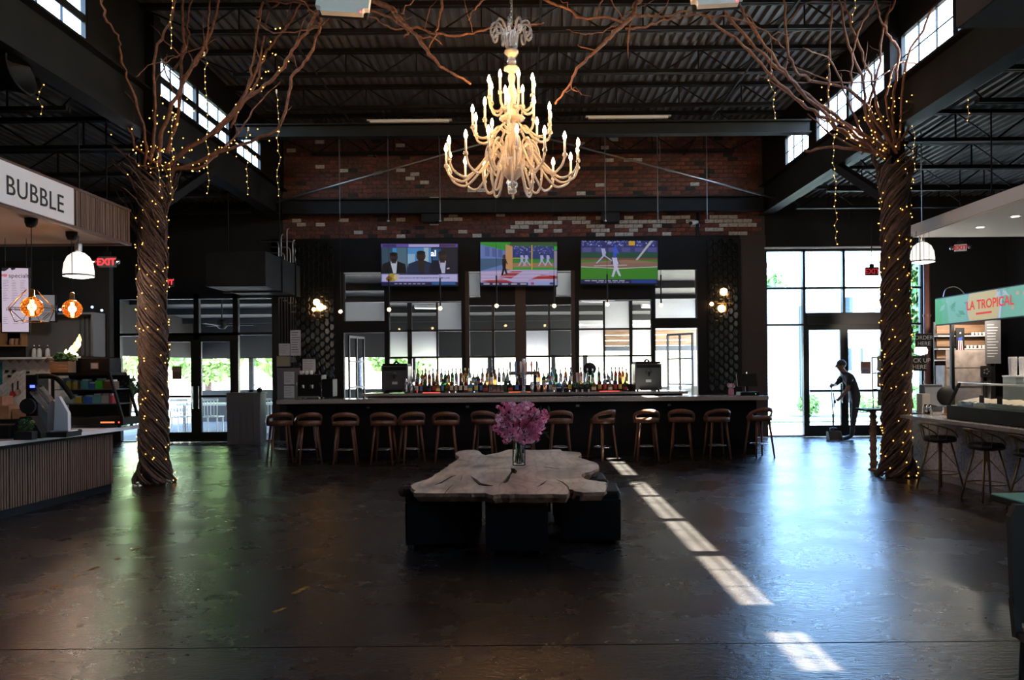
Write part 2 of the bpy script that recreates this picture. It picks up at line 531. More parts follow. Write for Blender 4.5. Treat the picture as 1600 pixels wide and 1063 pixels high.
# ---- steel columns (inside the two vine trunks) and knee braces
for nm, x, s in (('trim_5', -5.33, 'left'), ('trim_6', 5.33, 'right')):
    m = MB(); m.box(x-0.1, x+0.1, 11.1, 11.3, 0.0, 6.7)
    for dy, dz in ((2.1, 0),):
        m.bar((x, 11.2, 3.9), (x, 11.2+dy, 5.0), 0.13, 0.13)
    skind(m.build(nm, M['black']), 'black steel column with knee braces, %s side' % s)
# ---- clerestory walls and windows
wins = ((-2.9,-1.5), (-1.4,0.1), (0.2,1.6), (1.55,2.85), (4.06,4.71), (5.2,6.6), (6.73,8.1), (8.2,9.64), (9.7,11.08), (11.52,12.88), (12.93,14.30), (14.65,16.0))
NW = [0]
def window(label=None):
    NW[0] += 1
    return struct('window_%d' % NW[0], label=label)
for s, nm in ((-1, 'wall_left_clerestory'), (1, 'wall_right_clerestory')):
    X = s*XC
    m = MB()
    m.box(X-0.04, X+0.04, YR, YW, ZT, ZD+0.02); m.box(X-0.04, X+0.04, YR, YW, 5.60, ZS)
    prev = YR
    side_wins = tuple(q for q in wins if not (s < 0 and q[0] == 9.7))
    for y0, y1 in side_wins + ((YW, YW),):
        if y0 > prev: m.box(X-0.04, X+0.04, prev, y0, ZS, ZT)
        prev = y1
    skind(m.build(nm, M['black']), 'black wall strip above the %s aisle' % ('left' if s < 0 else 'right'))
    for y0, y1 in side_wins:
        w = window('row of clerestory window lights under the roof')
        f = MB()
        t = 0.02
        for a in (y0, y1-0.03): f.box(X-0.03, X+0.03, a, a+0.03, ZS, ZT)
        for a in (ZS, ZT-0.03): f.box(X-0.03, X+0.03, y0, y1, a, a+0.03)
        ym = [y0+(y1-y0)*k/3 for k in range(4)]
        for a in ym[1:3]: f.box(X-0.012, X+0.012, a-0.008, a+0.008, ZS, ZT)
        zm = (ZS+ZT)/2 - 0.02
        mh = 0.009 if s > 0 else 0.05
        f.box(X-(0.005 if s > 0 else 0.012), X+(0.005 if s > 0 else 0.012), y0, y1, zm-mh, zm+mh)
        f.build('frame', M['frame'], w)
        for k in range(3):
            for za, zb in ((ZS+0.03, zm-mh), (zm+mh, ZT-0.03)):
                p = MB(); p.box(X-0.003, X+0.003, ym[k]+0.008, ym[k+1]-0.008, za, zb); p.build('pane', M['glass'], w)
# ---- outer walls
def wallbox(name, x0, x1, y0, y1, z0, z1, m='wallblack', label=None):
    b = MB(); b.box(x0, x1, y0, y1, z0, z1)
    return skind(b.build(name, M[m]), label)
wallbox('wall_left', XWL-0.2, XWL, YR-0.2, YW+0.2, -0.05, ZA+0.1, label='black left side wall')
b = MB()
SW = ((-1.6,0.2),)  # unseen side window, added to light the hall from the right
b.box(XWR, XWR+.2, YR-.2, YW+.2, -.05, .9); b.box(XWR, XWR+.2, YR-.2, YW+.2, 3.3, ZA+.1)
prev = YR-.2
for y0, y1 in SW + ((YW+.2, YW+.2),): b.box(XWR, XWR+.2, prev, y0, .9, 3.3); prev = y1
skind(b.build('wall_right', M['wallblack']), 'black right side wall with an added fill window near the front')
for y0, y1 in SW:
    w = window('unseen window added for side light in the right side wall')
    f = MB()
    for a in (y0, y1-.05): f.box(XWR+.06, XWR+.14, a, a+.05, .9, 3.3)
    for a in (.9, 2.2, 3.25): f.box(XWR+.06, XWR+.14, y0, y1, a, a+.05)
    f.build('frame', M['frame'], w)
    for za, zb in ((.95, 2.2), (2.25, 3.25)):
        p = MB(); p.box(XWR+.097, XWR+.103, y0+.05, y1-.05, za, zb); p.build('pane', M['glass'], w)
# rear wall behind the camera, unseen gable lights added for fill light
b = MB()
b.box(XWL, XWR, YR-0.2, YR, 0, 5.7)
b.box(-XC, XC, YR-0.2, YR, 6.4, ZD+0.1)
GW_ = ((-3.0,-1.9), (-0.55,0.55), (1.9,3.0))
prev = -XC
for x0, x1 in GW_ + ((XC, XC),): b.box(prev, x0, YR-0.2, YR, 5.7, 6.4); prev = x1
skind(b.build('wall_rear', M['wallblack']), 'rear wall behind the camera')
for x0, x1 in GW_:
    w = window('small unseen gable light added for fill in the rear wall')
    f = MB()
    for a in (x0, x1-.04): f.box(a, a+.04, YR-.14, YR-.06, 5.7, 6.4)
    for a in (5.7, 6.36): f.box(x0, x1, YR-.14, YR-.06, a, a+.04)
    f.build('frame', M['frame'], w)
    p = MB(); p.box(x0+.04, x1-.04, YR-.103, YR-.097, 5.74, 6.36); p.build('pane', M['glass'], w)
# ---- far wall: window wall behind the bar (coordinates from unrolled photo pixels at the wall plane)
def WX(px): return (px-VX)*YW/F
def WZ(py): return EYE - (py-VY)*YW/F
wall_back = struct('wall_back', label='far wall of reclaimed brick over a black window wall')
def wb(m, x0, x1, y0, y1, d0=-0.04, d1=0.10): m.box(WX(x0), WX(x1), YW+d0, YW+d1, WZ(y1), WZ(y0))
m = MB()
ZL = WZ(371)
m.box(-XC-0.02, XC+0.0, YW+0.0, YW+0.14, ZL, ZD+0.05)
m.build('mortar_bed', M['mortar'], wall_back)
# solid dark panels round the glazing
m = MB()
YB = 686
wb(m, 437, 538, 371, YB); wb(m, 1090, 1157, 371, YB); wb(m, 538, 1090, 371, 424)
wb(m, 609, 722, 424, 470); wb(m, 905, 1018, 424, 470)
wb(m, 734, 893, 466, 476); wb(m, 752, 869, 424, 466)
wb(m, 538, 602, 500, 518); wb(m, 1024, 1090, 500, 515)
wb(m, 609, 1018, 612, YB)
for a, c in ((602,609), (722,728), (899,905), (1018,1024)): wb(m, a, c, 424, YB, -0.06, 0.1)
m.build('dark_panel', M['black'], wall_back)
m = MB(); wb(m, 1157, 1197, 371, YB); m.build('pier', M['mortar'], wall_back)
m = MB()
M['brownsteel'] = mat('brown_door_stile', (0.05, 0.024, 0.014), 0.5)
wb(m, 728, 734, 424, YB, -0.07, 0.1); wb(m, 893, 899, 424, YB, -0.07, 0.1); wb(m, 806, 822, 424, YB, -0.08, 0.1)
m.build('stile', M['brownsteel'], wall_back)
def frost():
    m = bpy.data.materials.new('frosted_glass'); m.use_nodes = True
    b = m.node_tree.nodes['Principled BSDF']
    b.inputs['Base Color'].default_value = (0.9, 0.92, 0.93, 1)
    b.inputs['Transmission Weight'].default_value = 0.55
    b.inputs['Roughness'].default_value = 0.55
    b.inputs['IOR'].default_value = 1.2
    return m
def frost2():
    m = bpy.data.materials.new('frosted_glass'); m.use_nodes = True
    nt = m.node_tree; nt.nodes.clear(); L = nt.links.new
    rf = nt.nodes.new('ShaderNodeBsdfRefraction'); rf.inputs['Roughness'].default_value = 0.45; rf.inputs['IOR'].default_value = 1.25
    tl = nt.nodes.new('ShaderNodeBsdfTranslucent'); tl.inputs['Color'].default_value = (0.4, 0.41, 0.43, 1)
    mx = nt.nodes.new('ShaderNodeMixShader'); mx.inputs[0].default_value = 0.4
    tc = nt.nodes.new('ShaderNodeTexCoord'); no = nt.nodes.new('ShaderNodeTexNoise'); no.inputs['Scale'].default_value = 60
    bp = nt.nodes.new('ShaderNodeBump'); bp.inputs['Strength'].default_value = 0.3; bp.inputs['Distance'].default_value = 0.01
    L(tc.outputs['Object'], no.inputs['Vector']); L(no.outputs['Fac'], bp.inputs['Height']); L(bp.outputs['Normal'], rf.inputs['Normal'])
    o = nt.nodes.new('ShaderNodeOutputMaterial')
    L(rf.outputs[0], mx.inputs[1]); L(tl.outputs[0], mx.inputs[2]); L(mx.outputs[0], o.inputs[0])
    return m
M['frost'] = frost2()
def glaze(label, cols, rows, frosted=(), mun=2):
    w = window(label)
    f = MB()
    x0, x1, y0, y1 = cols[0][0], cols[-1][1], rows[0][0], rows[-1][1]
    for i in range(len(cols)-1): wb(f, cols[i][1], cols[i+1][0], y0, y1, 0.0, 0.07)
    for i in range(len(rows)-1): wb(f, x0, x1, rows[i][1], rows[i+1][0], 0.0, 0.07)
    for a in ((x0-1, x0), (x1, x1+1)): wb(f, a[0], a[1], y0, y1, 0.0, 0.07)
    for a in ((y0-1, y0), (y1, y1+1)): wb(f, x0, x1, a[0], a[1], 0.0, 0.07)
    f.build('frame', M['frame'], w)
    for i, c in enumerate(cols):
        for j, r in enumerate(rows):
            p = MB(); wb(p, c[0]+.2, c[1]-.2, r[0]+.2, r[1]-.2, 0.03, 0.036)
            p.build('frosted_pane' if (j, i) in frosted else 'pane', M['frost'] if (j, i) in frosted else M['glass'], w)
    return w
ROWS = [(472,514), (517,556), (559,611)]
glaze('bar window bay with three columns of panes left of the brown doors', [(609.5,637), (644,682), (685,721.5)], ROWS, {(0,2), (1,0), (1,1)})
glaze('left brown framed glass door bay behind the bottles', [(734.5,769), (773,805.5)], [(477,514), (517,556), (559,611)], set())
glaze('right brown framed glass door bay behind the bottles', [(822.5,857), (860,892.5)], [(477,514), (517,556), (559,611)], {(1,0)})
glaze('bar window bay with three columns of panes right of the brown doors', [(905.5,943), (946,984), (989,1017.5)], ROWS, {(0,1), (1,0), (1,2)})
glaze('transom over the open doorway at the left of the bar', [(540,602)], [(427,465), (470,500)], {(1,0)})
glaze('transom over the open doorway at the right of the bar', [(1025,1088)], [(424.5,463), (469,499)], {(1,0)})
glaze('small transom light left of the middle screen', [(729,751)], [(427,462)], {(0,0)})
glaze('small transom light right of the middle screen', [(870,898)], [(427,462)], {(0,0)})
# ---- bricks: 300 single ones, the rest joined
BP, BH = 0.2125, 0.0925
bmesh_by = {}
def brick_mesh(ci):
    if ci not in bmesh_by:
        b = MB(); b.box(-0.0995, 0.0995, -0.02, 0.03, -0.0385, 0.0385)
        me = bpy.data.meshes.new('brick'); me.from_pydata(b.v, [], b.f); me.materials.append(M['brick'][ci]); bmesh_by[ci] = me
    return bmesh_by[ci]
cells = []
nrow = int((ZD - ZL)/BH)
for r in range(nrow):
    z = ZL + BH*(r+0.5)
    off = (r % 2)*BP/2
    k = 0
    x = -XC + BP/2 + off
    while x < XC - BP/2 + 0.02:
        low = z < 5.02
        q = rnd.random()
        pw = (0.34 if x > 0.2 else 0.10) if low else 0.035
        if r in (2, 3) and -0.2 < x < 3.4: pw = 0.5
        if q < pw: ci = 4
        elif q < pw + 0.06 or (abs(z-6.02) < 0.05 and -1 < x < 2.4): ci = 3
        else: ci = rnd.choice((0, 0, 1, 1, 2) if x > 0 else (0, 1, 1, 1))
        vis = 1 if (6.9-abs(x-2.6)) > 0 else 0
        cells.append((abs(x-2.4) + (0.0 if z < 5.02 or 5.4 < z < 6.3 else 9), x, z, ci)); x += BP
for r in range(int((ZL-1.1)/BH)):
    z = ZL - BH*(r+0.5)
    for k in range(3):
        x = WX(1157)+0.06 + BP*(k+0.5) - (r % 2)*0.1
        if x > WX(1194): continue
        ci = 4 if rnd.random() < 0.33 else rnd.choice((0, 1, 3))
        cells.append((2.2 + abs(z-3)*0.2, x, z, ci))
cells.sort()
rest = MB()
for i, (_, x, z, ci) in enumerate(cells):
    pr = rnd.uniform(-0.006, 0.004)
    if i < 300:
        o = bpy.data.objects.new('brick', brick_mesh(ci)); COL.objects.link(o); o.parent = wall_back
        o.location = (x, YW+pr, z)
    else:
        rest.box(x-0.0995, x+0.0995, YW-0.02+pr, YW+0.03, z-0.0385, z+0.0385, ci)
tag(rest.build('bricks', M['brick'], wall_back), kind='stuff')
# ---- fish-scale tile panels either side of the bar windows
def hextile():
    b = MB(); w, h = 0.066, 0.088
    poly = [(-w, 0), (-w*0.55, -h), (w*0.55, -h), (w, 0), (w*0.55, h), (-w*0.55, h)]
    inner = [(x*0.72, y*0.72) for x, y in poly]
    n = 6
    vs = [(x, 0.0, y) for x, y in poly] + [(x, -0.008, y) for x, y in poly] + [(x, -0.02, y) for x, y in inner]
    fs = []
    for i in range(n):
        j = (i+1) % n
        fs += [(i, j, n+j, n+i), (n+i, n+j, 2*n+j, 2*n+i)]
    fs.append(tuple(range(2*n, 3*n)))
    me = bpy.data.meshes.new('tile'); me.from_pydata(vs, [], fs); me.materials.append(M['tileblack']); return me
ht = hextile()
for nm, xa, xb in (('wall_back_tiles_left', 464, 522), ('wall_back_tiles_right', 1108, 1156)):
    t = struct(nm, label='strip of glossy black scale tiles %s of the bar windows' % nm.split('_')[-1])
    X0, X1 = WX(xa), WX(xb)
    m = MB(); m.box(X0-0.03, X1+0.03, YW-0.06, YW-0.035, 1.0, WZ(377)); 
    m.build('backing', M['black'], t)
    ncol = int((X1-X0)/0.108)
    z = 1.12; 
    while z < WZ(380):
        for c in range(ncol+1):
            x = X0 + 0.05 + c*0.108
            zz = z + (c % 2)*0.095
            if zz > WZ(380) or x > X1: continue
            o = bpy.data.objects.new('tile', ht); COL.objects.link(o); o.parent = t
            o.location = (x, YW-0.06, zz); o.rotation_euler = (rnd.uniform(-.02, .02), 0, rnd.uniform(-.02, .02))
        z += 0.19
# ---- left storefront
def front_glaze(label, cols_rows, frame_boxes, gm='glass'):
    w = window(label)
    f = MB()
    for (a, c, y0, y1) in frame_boxes: wb(f, a, c, y0, y1, -0.03, 0.09)
    f.build('frame', M['frame'], w)
    for (a, c, y0, y1) in cols_rows:
        p = MB(); wb(p, a, c, y0, y1, 0.028, 0.034); p.build('pane', M[gm], w)
    return w
NDOOR = [0]
def door(label, x0, x1, y0, y1, gx0, gx1, gy0, gy1, hx):
    NDOOR[0] += 1
    d = struct('door_%d' % NDOOR[0], label=label)
    f = MB()
    wb(f, x0, gx0, y0, y1, -0.02, 0.05); wb(f, gx1, x1, y0, y1, -0.02, 0.05); wb(f, gx0, gx1, y0, gy0, -0.02, 0.05); wb(f, gx0, gx1, gy1, y1, -0.02, 0.05)
    f.build('frame', M['frame'], d)
    p = MB(); wb(p, gx0, gx1, gy0, gy1, 0.012, 0.018); p.build('pane', M['glassblue' if x0 > 1000 else 'glass'], d)
    h = MB(); h.tube([(WX(hx), YW-0.08, 1.25), (WX(hx), YW-0.08, 0.75)], 0.014, 6); h.bar((WX(hx), YW-0.08, 1.2), (WX(hx), YW-0.01, 1.2), 0.02); h.bar((WX(hx), YW-0.08, 0.8), (WX(hx), YW-0.01, 0.8), 0.02)
    h.build('handle', M['chrome'], d)
    pb = MB(); pb.box(WX(gx0), WX(gx1), YW-0.06, YW-0.03, 1.0, 1.05); pb.build('push_bar', M['steel_dark'], d)
    return d
front_glaze('black framed glass shopfront left of the bar', 
    [(189,249,463,516), (252,304,463,516), (312,365,463,516), (373,426,463,516), (189,249,520,684), (373,426,520,684)],
    [(184,189,455,686), (249,252,455,686), (304,312,455,526), (365,373,455,686), (426,437,371,686), (189,426,455,463), (189,426,516,520), (189,249,684,686), (373,426,684,686), (252,365,516,526)])
door('left leaf of the black glass double door on the left', 252, 308, 526, 686, 257, 299, 530, 671, 303)
door('right leaf of the black glass double door on the left', 308, 365, 526, 686, 315, 360, 530, 671, 312)
wallbox('wall_back_left', XWL, WX(184), YW-0.03, YW+0.14, 0, ZA+0.05, label='black end wall of the left aisle')
b = MB(); b.box(WX(184), -XC, YW-0.03, YW+0.14, WZ(455), ZA+0.05); skind(b.build('wall_back_left_header', M['wallblack']), 'black wall over the left shopfront')
# ---- right storefront
front_glaze('black framed glass shopfront right of the bar',
    [(1199,1255,397,453), (1259,1317,397,453), (1321,1381,397,453), (1385,1439,397,453),
     (1199,1255,456,510), (1259,1317,456,493), (1321,1381,456,493), (1385,1439,456,510), (1199,1255,513,684), (1385,1439,513,684)],
    [(1195,1199,393,686), (1255,1259,393,686), (1317,1321,393,493), (1381,1385,393,686), (1439,1447,393,686), (1199,1439,393,397), (1199,1439,453,456),
     (1199,1255,510,513), (1259,1381,493,516), (1385,1439,510,513), (1199,1255,684,686), (1385,1439,684,686)], 'glassblue')
b = MB(); b.box(WX(1260), WX(1382), YW-0.16, YW-0.03, WZ(511), WZ(494)); skind(b.build('trim_7', M['frame']), 'black door closer housing over the bright doors')
door('left leaf of the bright glass double door on the right', 1259, 1319, 516, 686, 1264, 1313, 520, 669, 1314)
door('right leaf of the bright glass double door on the right', 1319, 1381, 516, 686, 1325, 1377, 520, 669, 1324)
wallbox('wall_back_right', WX(1447), XWR, YW-0.03, YW+0.14, 0, ZA+0.05, label='black end wall of the right aisle')
b = MB(); b.box(XC, WX(1447), YW-0.03, YW+0.14, WZ(393), ZA+0.05); skind(b.build('wall_back_right_header', M['wallblack']), 'black wall over the right shopfront')
m = MB(); m.box(WX(1195), WX(1447), YW-0.09, YW-0.03, WZ(393)-0.0, WZ(390.5)); skind(m.build('trim_8', M['whitepaint']), 'pale ledge over the right shopfront')
# open door leaves in the two doorways beside the bar windows
def leaf(label, hinge, ang, w, h, nx, nz):
    NDOOR[0] += 1
    d = struct('door_%d' % NDOOR[0], (hinge[0], hinge[1], hinge[2]), label)
    d.rotation_euler = (0, 0, ang)
    f = MB()
    for k in range(nx+1):
        x = w*k/nx; t = 0.04 if k in (0, nx) else 0.018
        f.box(max(0, x-t), min(w, x+t), -0.02, 0.02, 0, h)
    for k in range(nz+1):
        z = h*k/nz; t = 0.05 if k in (0, nz) else 0.018
        f.box(0, w, -0.02, 0.02, max(0, z-t), min(h, z+t))
    f.build('frame', M['frame'], d)
    p = MB(); p.box(0.03, w-0.03, -0.003, 0.003, 0.04, h-0.04); p.build('pane', M['glass'], d)
zt = WZ(521)
leaf('glass door leaf standing open at the left end of the bar', (WX(541)+0.03, YW+0.12, 0.02), R(78), 0.85, zt-0.03, 2, 4)
leaf('glass door leaf standing open at the right end of the bar', (WX(1087)-0.03, YW+0.12, 0.02), R(122), 0.85, zt-0.03, 2, 4)
# ================================================================== OUTSIDE
M['ground'] = mat('pale_pavement', (0.15, 0.15, 0.155), 0.9, var=0.2, scale=0.6)
M['grass'] = mat('lawn', (0.15, 0.17, 0.11), 0.9, var=0.4, scale=3)
M['hedge'] = mat('hedge_leaf', (0.26, 0.42, 0.14), 0.7, var=0.4, scale=4)
b = MB()
b.box(-60, 60, YW+0.12, 90, -0.3, -0.06); b.box(-60, 60, -40, YR-0.2, -0.3, -0.06)
b.box(-60, XWL-0.2, YR-0.2, YW+0.12, -0.3, -0.06); b.box(XWR+0.2, 60, YR-0.2, YW+0.12, -0.3, -0.06)
skind(b.build('ground', M['ground']), 'pale pavement outside')
# white brick building across the way (right)
def bricktex():
    m = bpy.data.materials.new('white_brick_sky_tint'); m.use_nodes = True
    nt = m.node_tree; L = nt.links.new
    p = nt.nodes['Principled BSDF']; p.inputs['Roughness'].default_value = 0.9
    tc = nt.nodes.new('ShaderNodeTexCoord'); mp = nt.nodes.new('ShaderNodeMapping'); mp.inputs['Rotation'].default_value = (R(90), 0, 0)
    bt = nt.nodes.new('ShaderNodeTexBrick'); bt.inputs['Scale'].default_value = 1.0
    bt.inputs['Brick Width'].default_value = 0.4; bt.inputs['Row Height'].default_value = 0.14; bt.inputs['Mortar Size'].default_value = 0.016
    bt.inputs['Color1'].default_value = (0.62, 0.69, 0.80, 1); bt.inputs['Color2'].default_value = (0.55, 0.62, 0.73, 1); bt.inputs['Mortar'].default_value = (0.4, 0.4, 0.42, 1)  # white paint tinted blue here, standing in for sky light in shade
    L(tc.outputs['Object'], mp.inputs['Vector']); L(mp.outputs['Vector'], bt.inputs['Vector']); L(bt.outputs['Color'], p.inputs['Base Color'])
    return m
M['whitebrick'] = bricktex()
Y2 = 30.0
def ox(px): return (px-VX)*Y2/F
def oz(py): return EYE-(py-VY)*Y2/F
bd = thing('building', 'white painted brick building across the street behind the right glass doors', 'building', ((ox(1280)), Y2+3, -0.06))
def ob(name, m, x0, x1, y0, y1, z0, z1):
    q = MB(); q.box(x0-ox(1280), x1-ox(1280), y0-Y2-3, y1-Y2-3, z0+0.06, z1+0.06); return q.build(name, M[m], bd)
ob('wall', 'whitebrick', ox(1120), ox(1320), Y2, Y2+6, -0.06, oz(456))
M['bluewhite'] = mat('blue_white_siding', (0.56, 0.66, 0.78), .7)
ob('wall', 'bluewhite', ox(1320), ox(1520), Y2+1.0, Y2+6, -0.06, oz(450))
M['drain'] = mat('grey_downpipe', (0.10, 0.11, 0.12), 0.6)
ob('downpipe', 'drain', ox(1249), ox(1254), Y2-0.15, Y2-0.02, 0, oz(482))
M['dkglass'] = mat('dark_window_glass', (0.03, 0.05, 0.06), 0.1)
M['tan'] = mat('tan_column', (0.42, 0.30, 0.24), 0.8)
for x0, x1, y0, y1 in ((1334,1346,548,584), (1360,1372,548,584), (1336,1348,466,494), (1206,1212,540,560), (1390,1410,548,584)):
    f = ob('window', 'white', ox(x0-1.5), ox(x1+1.5), Y2+0.9, Y2+1.0, oz(y1+2), oz(y0-2))
    q = MB(); q.box(ox(x0)-ox(1280), ox(x1)-ox(1280), 0.86-3, 0.9-3, oz(y1)+0.06, oz(y0)+0.06); q.build('pane', M['dkglass'], f)
ob('column', 'tan', ox(1347), ox(1359), Y2-0.5, Y2-0.1, -0.06, oz(462))
ob('roof', 'drain', ox(1118), ox(1322), Y2-0.2, Y2+6.2, oz(456), oz(453))
# lawn strip and planting bed
b = MB(); b.box(4.5, 24, 22.5, 29.4, -0.06, 0.0)
skind(b.build('lawn', M['grass']), 'bright lawn outside the right doors')
def shrub_mesh(n, seed, rad=0.5, leafr=0.12):
    r = random.Random(seed); b = MB()
    for i in range(n):
        while True:
            v = Vector((r.uniform(-1,1), r.uniform(-1,1), r.uniform(-1,1)))
            if 0.3 < v.length < 1: break
        p = v*rad; d = Vector((r.uniform(-1,1), r.uniform(-1,1), r.uniform(-1,1))).normalized(); e = d.orthogonal().normalized()
        a = leafr*r.uniform(0.6, 1.3)
        b.add([p-d*a, p+e*a*0.45, p+d*a, p-e*a*0.45], [(0,1,2,3)])
    return b
sm = [shrub_mesh(420, 30+i) for i in range(2)]
def shrub(name, label, cat, loc, sc, group=None, k=0):
    t = thing(name, label, cat, loc, rnd.uniform(0, 6), group)
    o = sm[k].build('foliage', M['hedge'], t); o.scale = sc; o.location = (0, 0, sc[2]*0.5)
    q = MB(); q.tube([(0,0,0), (0.02,0,sc[2]*0.4)], 0.03, 6); q.build('stem', M['vine'], t)
    return t
shrub('shrub', 'small green shrub outside the tall pane right of the bar', 'shrub', (8.9, 24.5, 0), (0.7,0.7,0.7))
shrub('shrub', 'low shrub outside behind the sweeping person', 'shrub', (11.6, 26.5, 0), (1.0,0.8,0.6))
shrub('shrub', 'low shrub outside beside the right door leaf', 'shrub', (13.6, 27, 0), (1.3,1.0,1.0), None, 1)
# trees outside
def tree(label, loc, h, rad, seed):
    t = thing('tree', label, 'tree', loc)
    q = MB(); q.tube([(0,0,0), (0.05,0.02,h*0.5), (0,0,h*0.8)], [0.16, 0.12, 0.05], 8); q.build('trunk', M['vine'], t)
    r = random.Random(seed); b = MB()
    for i in range(2200):
        while True:
            v = Vector((r.uniform(-1,1), r.uniform(-1,1), r.uniform(-1,1)))
            if 0.2 < v.length < 1: break
        p = Vector((v.x*rad, v.y*rad, h*0.65 + v.z*h*0.4)); d = Vector((r.uniform(-1,1), r.uniform(-1,1), r.uniform(-1,1))).normalized(); e = d.orthogonal().normalized()
        a = 0.22*r.uniform(0.6, 1.3)
        b.add([p-d*a, p+e*a*0.5, p+d*a, p-e*a*0.5], [(0,1,2,3)])
    b.build('foliage', M['hedge'], t)
tree('leafy green tree outside, seen between the right vine trunk and the black wall', (12.5, 24.5, -0.06), 6.0, .85, 1)
tree('tree showing over the roof of the white brick building', (12.9, 40.0, -0.06), 6.4, .8, 2)
tree('green tree outside beyond the patio, left of the left vine trunk', (-18.5, 36, -0.06), 5.5, 2.6, 3)
tree('green tree outside seen through the left door leaf', (-13.4, 33, -0.06), 4.5, 1.9, 4)
tree('green tree outside seen through the pane beside the planter stand', (-9.3, 31, -0.06), 5.0, 1.9, 5)
tree('tree outside behind the left steel drink machine', (-5.6, 36, -0.06), 4.0, 1.6, 6)
# covered patio behind the bar and the left doors
YP = 24.5
M['patio'] = mat('grey_patio_ceiling', (0.09, 0.088, 0.085), 0.7, var=0.2, scale=2, stretch=(1,8,1))
M['patiowall'] = mat('dark_patio_wall', (0.035, 0.034, 0.033), 0.8)
M['pine'] = mat('pine_board', (0.32, 0.19, 0.11), 0.6, var=0.25, scale=2, stretch=(1, 12, 12))
pat = struct('patio_room', label='covered patio behind the window wall')
b = MB(); b.box(-10.4, 5.5, YW+0.14, YP+0.15, -0.06, -0.005); b.build('patio_floor', M['ground'], pat)
def zc(y): return 3.82 - (y-YW)*0.1
b = MB(); b.add([(-10.4,YW+.14,zc(YW)),(5.5,YW+.14,zc(YW)),(5.5,YP+.3,zc(YP+.3)),(-10.4,YP+.3,zc(YP+.3)),(-10.4,YW+.14,zc(YW)+.1),(5.5,YW+.14,zc(YW)+.1),(5.5,YP+.3,zc(YP+.3)+.1),(-10.4,YP+.3,zc(YP+.3)+.1)],
      [(3,2,1,0),(4,5,6,7),(0,1,5,4),(1,2,6,5),(2,3,7,6),(3,0,4,7)])
b.build('patio_ceiling', M['patio'], pat)
for y in (19.0, 20.6, 22.2, 23.8):
    b = MB(); b.box(-10.4, 5.5, y-0.05, y+0.05, zc(y)-.16, zc(y)); b.build('patio_beam', M['patiowall'], pat)
b = MB(); b.box(-10.4, 1.5, YP, YP+0.15, 1.97, 3.2); b.box(-10.4, 5.5, YP, YP+0.15, -0.05, 0.98)
for x in (-10.3, -8.6, -6.7, -5.2, -3.5, -1.1, 0.9, 1.9): b.box(x-0.07, x+0.07, YP, YP+0.15, 0.9, 2.0)
b.box(-10.55, -10.4, YW+0.14, YP+0.15, 2.0, 3.9)
b.build('patio_wall', M['patiowall'], pat)
for k in range(3):
    q = MB(); z0 = 2.26+k*0.17; q.box(1.5, 5.5, YP, YP+0.05, z0+0.005, z0+0.165); q.build('board', M['pine'], pat)
q = MB(); q.box(1.5, 5.5, YP, YP+.12, 2.1, 2.26); q.build('beam', M['drain'], pat)
for k in range(3):
    q = MB(); z0 = 2.77+k*0.16; q.box(1.5, 5.5, YP+.03, YP+0.06, z0+0.005, z0+0.155); q.build('siding', M['whitepaint'], pat)
M['tubeon'] = emat('lit_patio_tube', (1.0, 0.97, 0.9), 3.0)
for i, (x, y, l) in enumerate(((-8.6,19.2,1.3), (-6.4,19.2,1.3), (-2.6,21.0,0.7), (1.9,20.2,0.9), (3.6,21.2,0.9), (-0.6,19.5,0.8))):
    t = thing('tube_light', ['lit tube light in the patio, leftmost behind the left doors', 'lit tube light in the patio above the right left-hand door leaf',
        'lit square ceiling light in the patio behind the left screen', 'lit tube light in the patio under the right screen',
        'lit tube light in the patio at the far right bay', 'lit tube light in the patio behind the middle doors'][i], 'ceiling light', (x, y, zc(y)-.24), R(15))
    q = MB(); q.box(-l/2, l/2, -0.05, 0.05, 0.0, 0.08); q.build('housing', M['white'], t)
    q = MB(); q.box(-l/2+.02, l/2-.02, -0.04, 0.04, -0.02, 0.0); q.build('tube', M['tubeon'], t)
# patio ceiling fan, chairs and high table
t = thing('ceiling_fan', 'dark ceiling fan in the patio above the left doors', 'fan', (-7.75, 20.0, 2.75))
q = MB(); q.tube([(0,0,.8), (0,0,0.1)], 0.02, 6); q.build('rod', M['black'], t)
q = MB(); q.lathe([(0.05,0.16), (0.12,0.1), (0.14,0.0), (0.08,-0.08)], 12); q.build('motor', M['black'], t)
for k in range(3):
    q = MB(); a = k*2*PI/3+0.3; q.bar((0.1*math.cos(a), 0.1*math.sin(a), 0), (0.75*math.cos(a), 0.75*math.sin(a), 0.02), 0.13, 0.015); q.build('blade', M['black'], t)
t = thing('high_table', 'long white topped table in the patio behind the left doors', 'table', (-7.4, 20.4, 0))
q = MB(); q.box(-1.6, 1.6, -0.35, 0.35, 0.70, 0.75); q.build('table_top', M['white'], t)
for x in (-1.4, 1.4):
    for y in (-0.25, 0.25):
        q = MB(); q.box(x-.03, x+.03, y-.03, y+.03, 0, 0.70); q.build('leg', M['chrome'], t)
for i in range(4):
    t = thing('patio_chair', 'white spindle-back patio chair at the long patio table, %s from the left' % ('first','second','third','fourth')[i], 'chair', (-8.6+0.75*i, 19.6, 0), 0, 'white chairs along the patio table')
    q = MB(); q.box(-.22, .22, -.2, .2, 0.43, 0.46); q.build('seat', M['white'], t)
    q = MB(); q.box(-.22, .22, -.22, -.19, 0.84, 0.9)
    for k in range(6): q.box(-.2+.08*k-.008, -.2+.08*k+.008, -.215, -.195, 0.46, 0.85)
    q.build('backrest', M['white'], t)
    for x in (-.19, .19):
        for y in (-.18, .18):
            q = MB(); q.box(x-.015, x+.015, y-.015, y+.015, 0, 0.43); q.build('leg', M['white'], t)
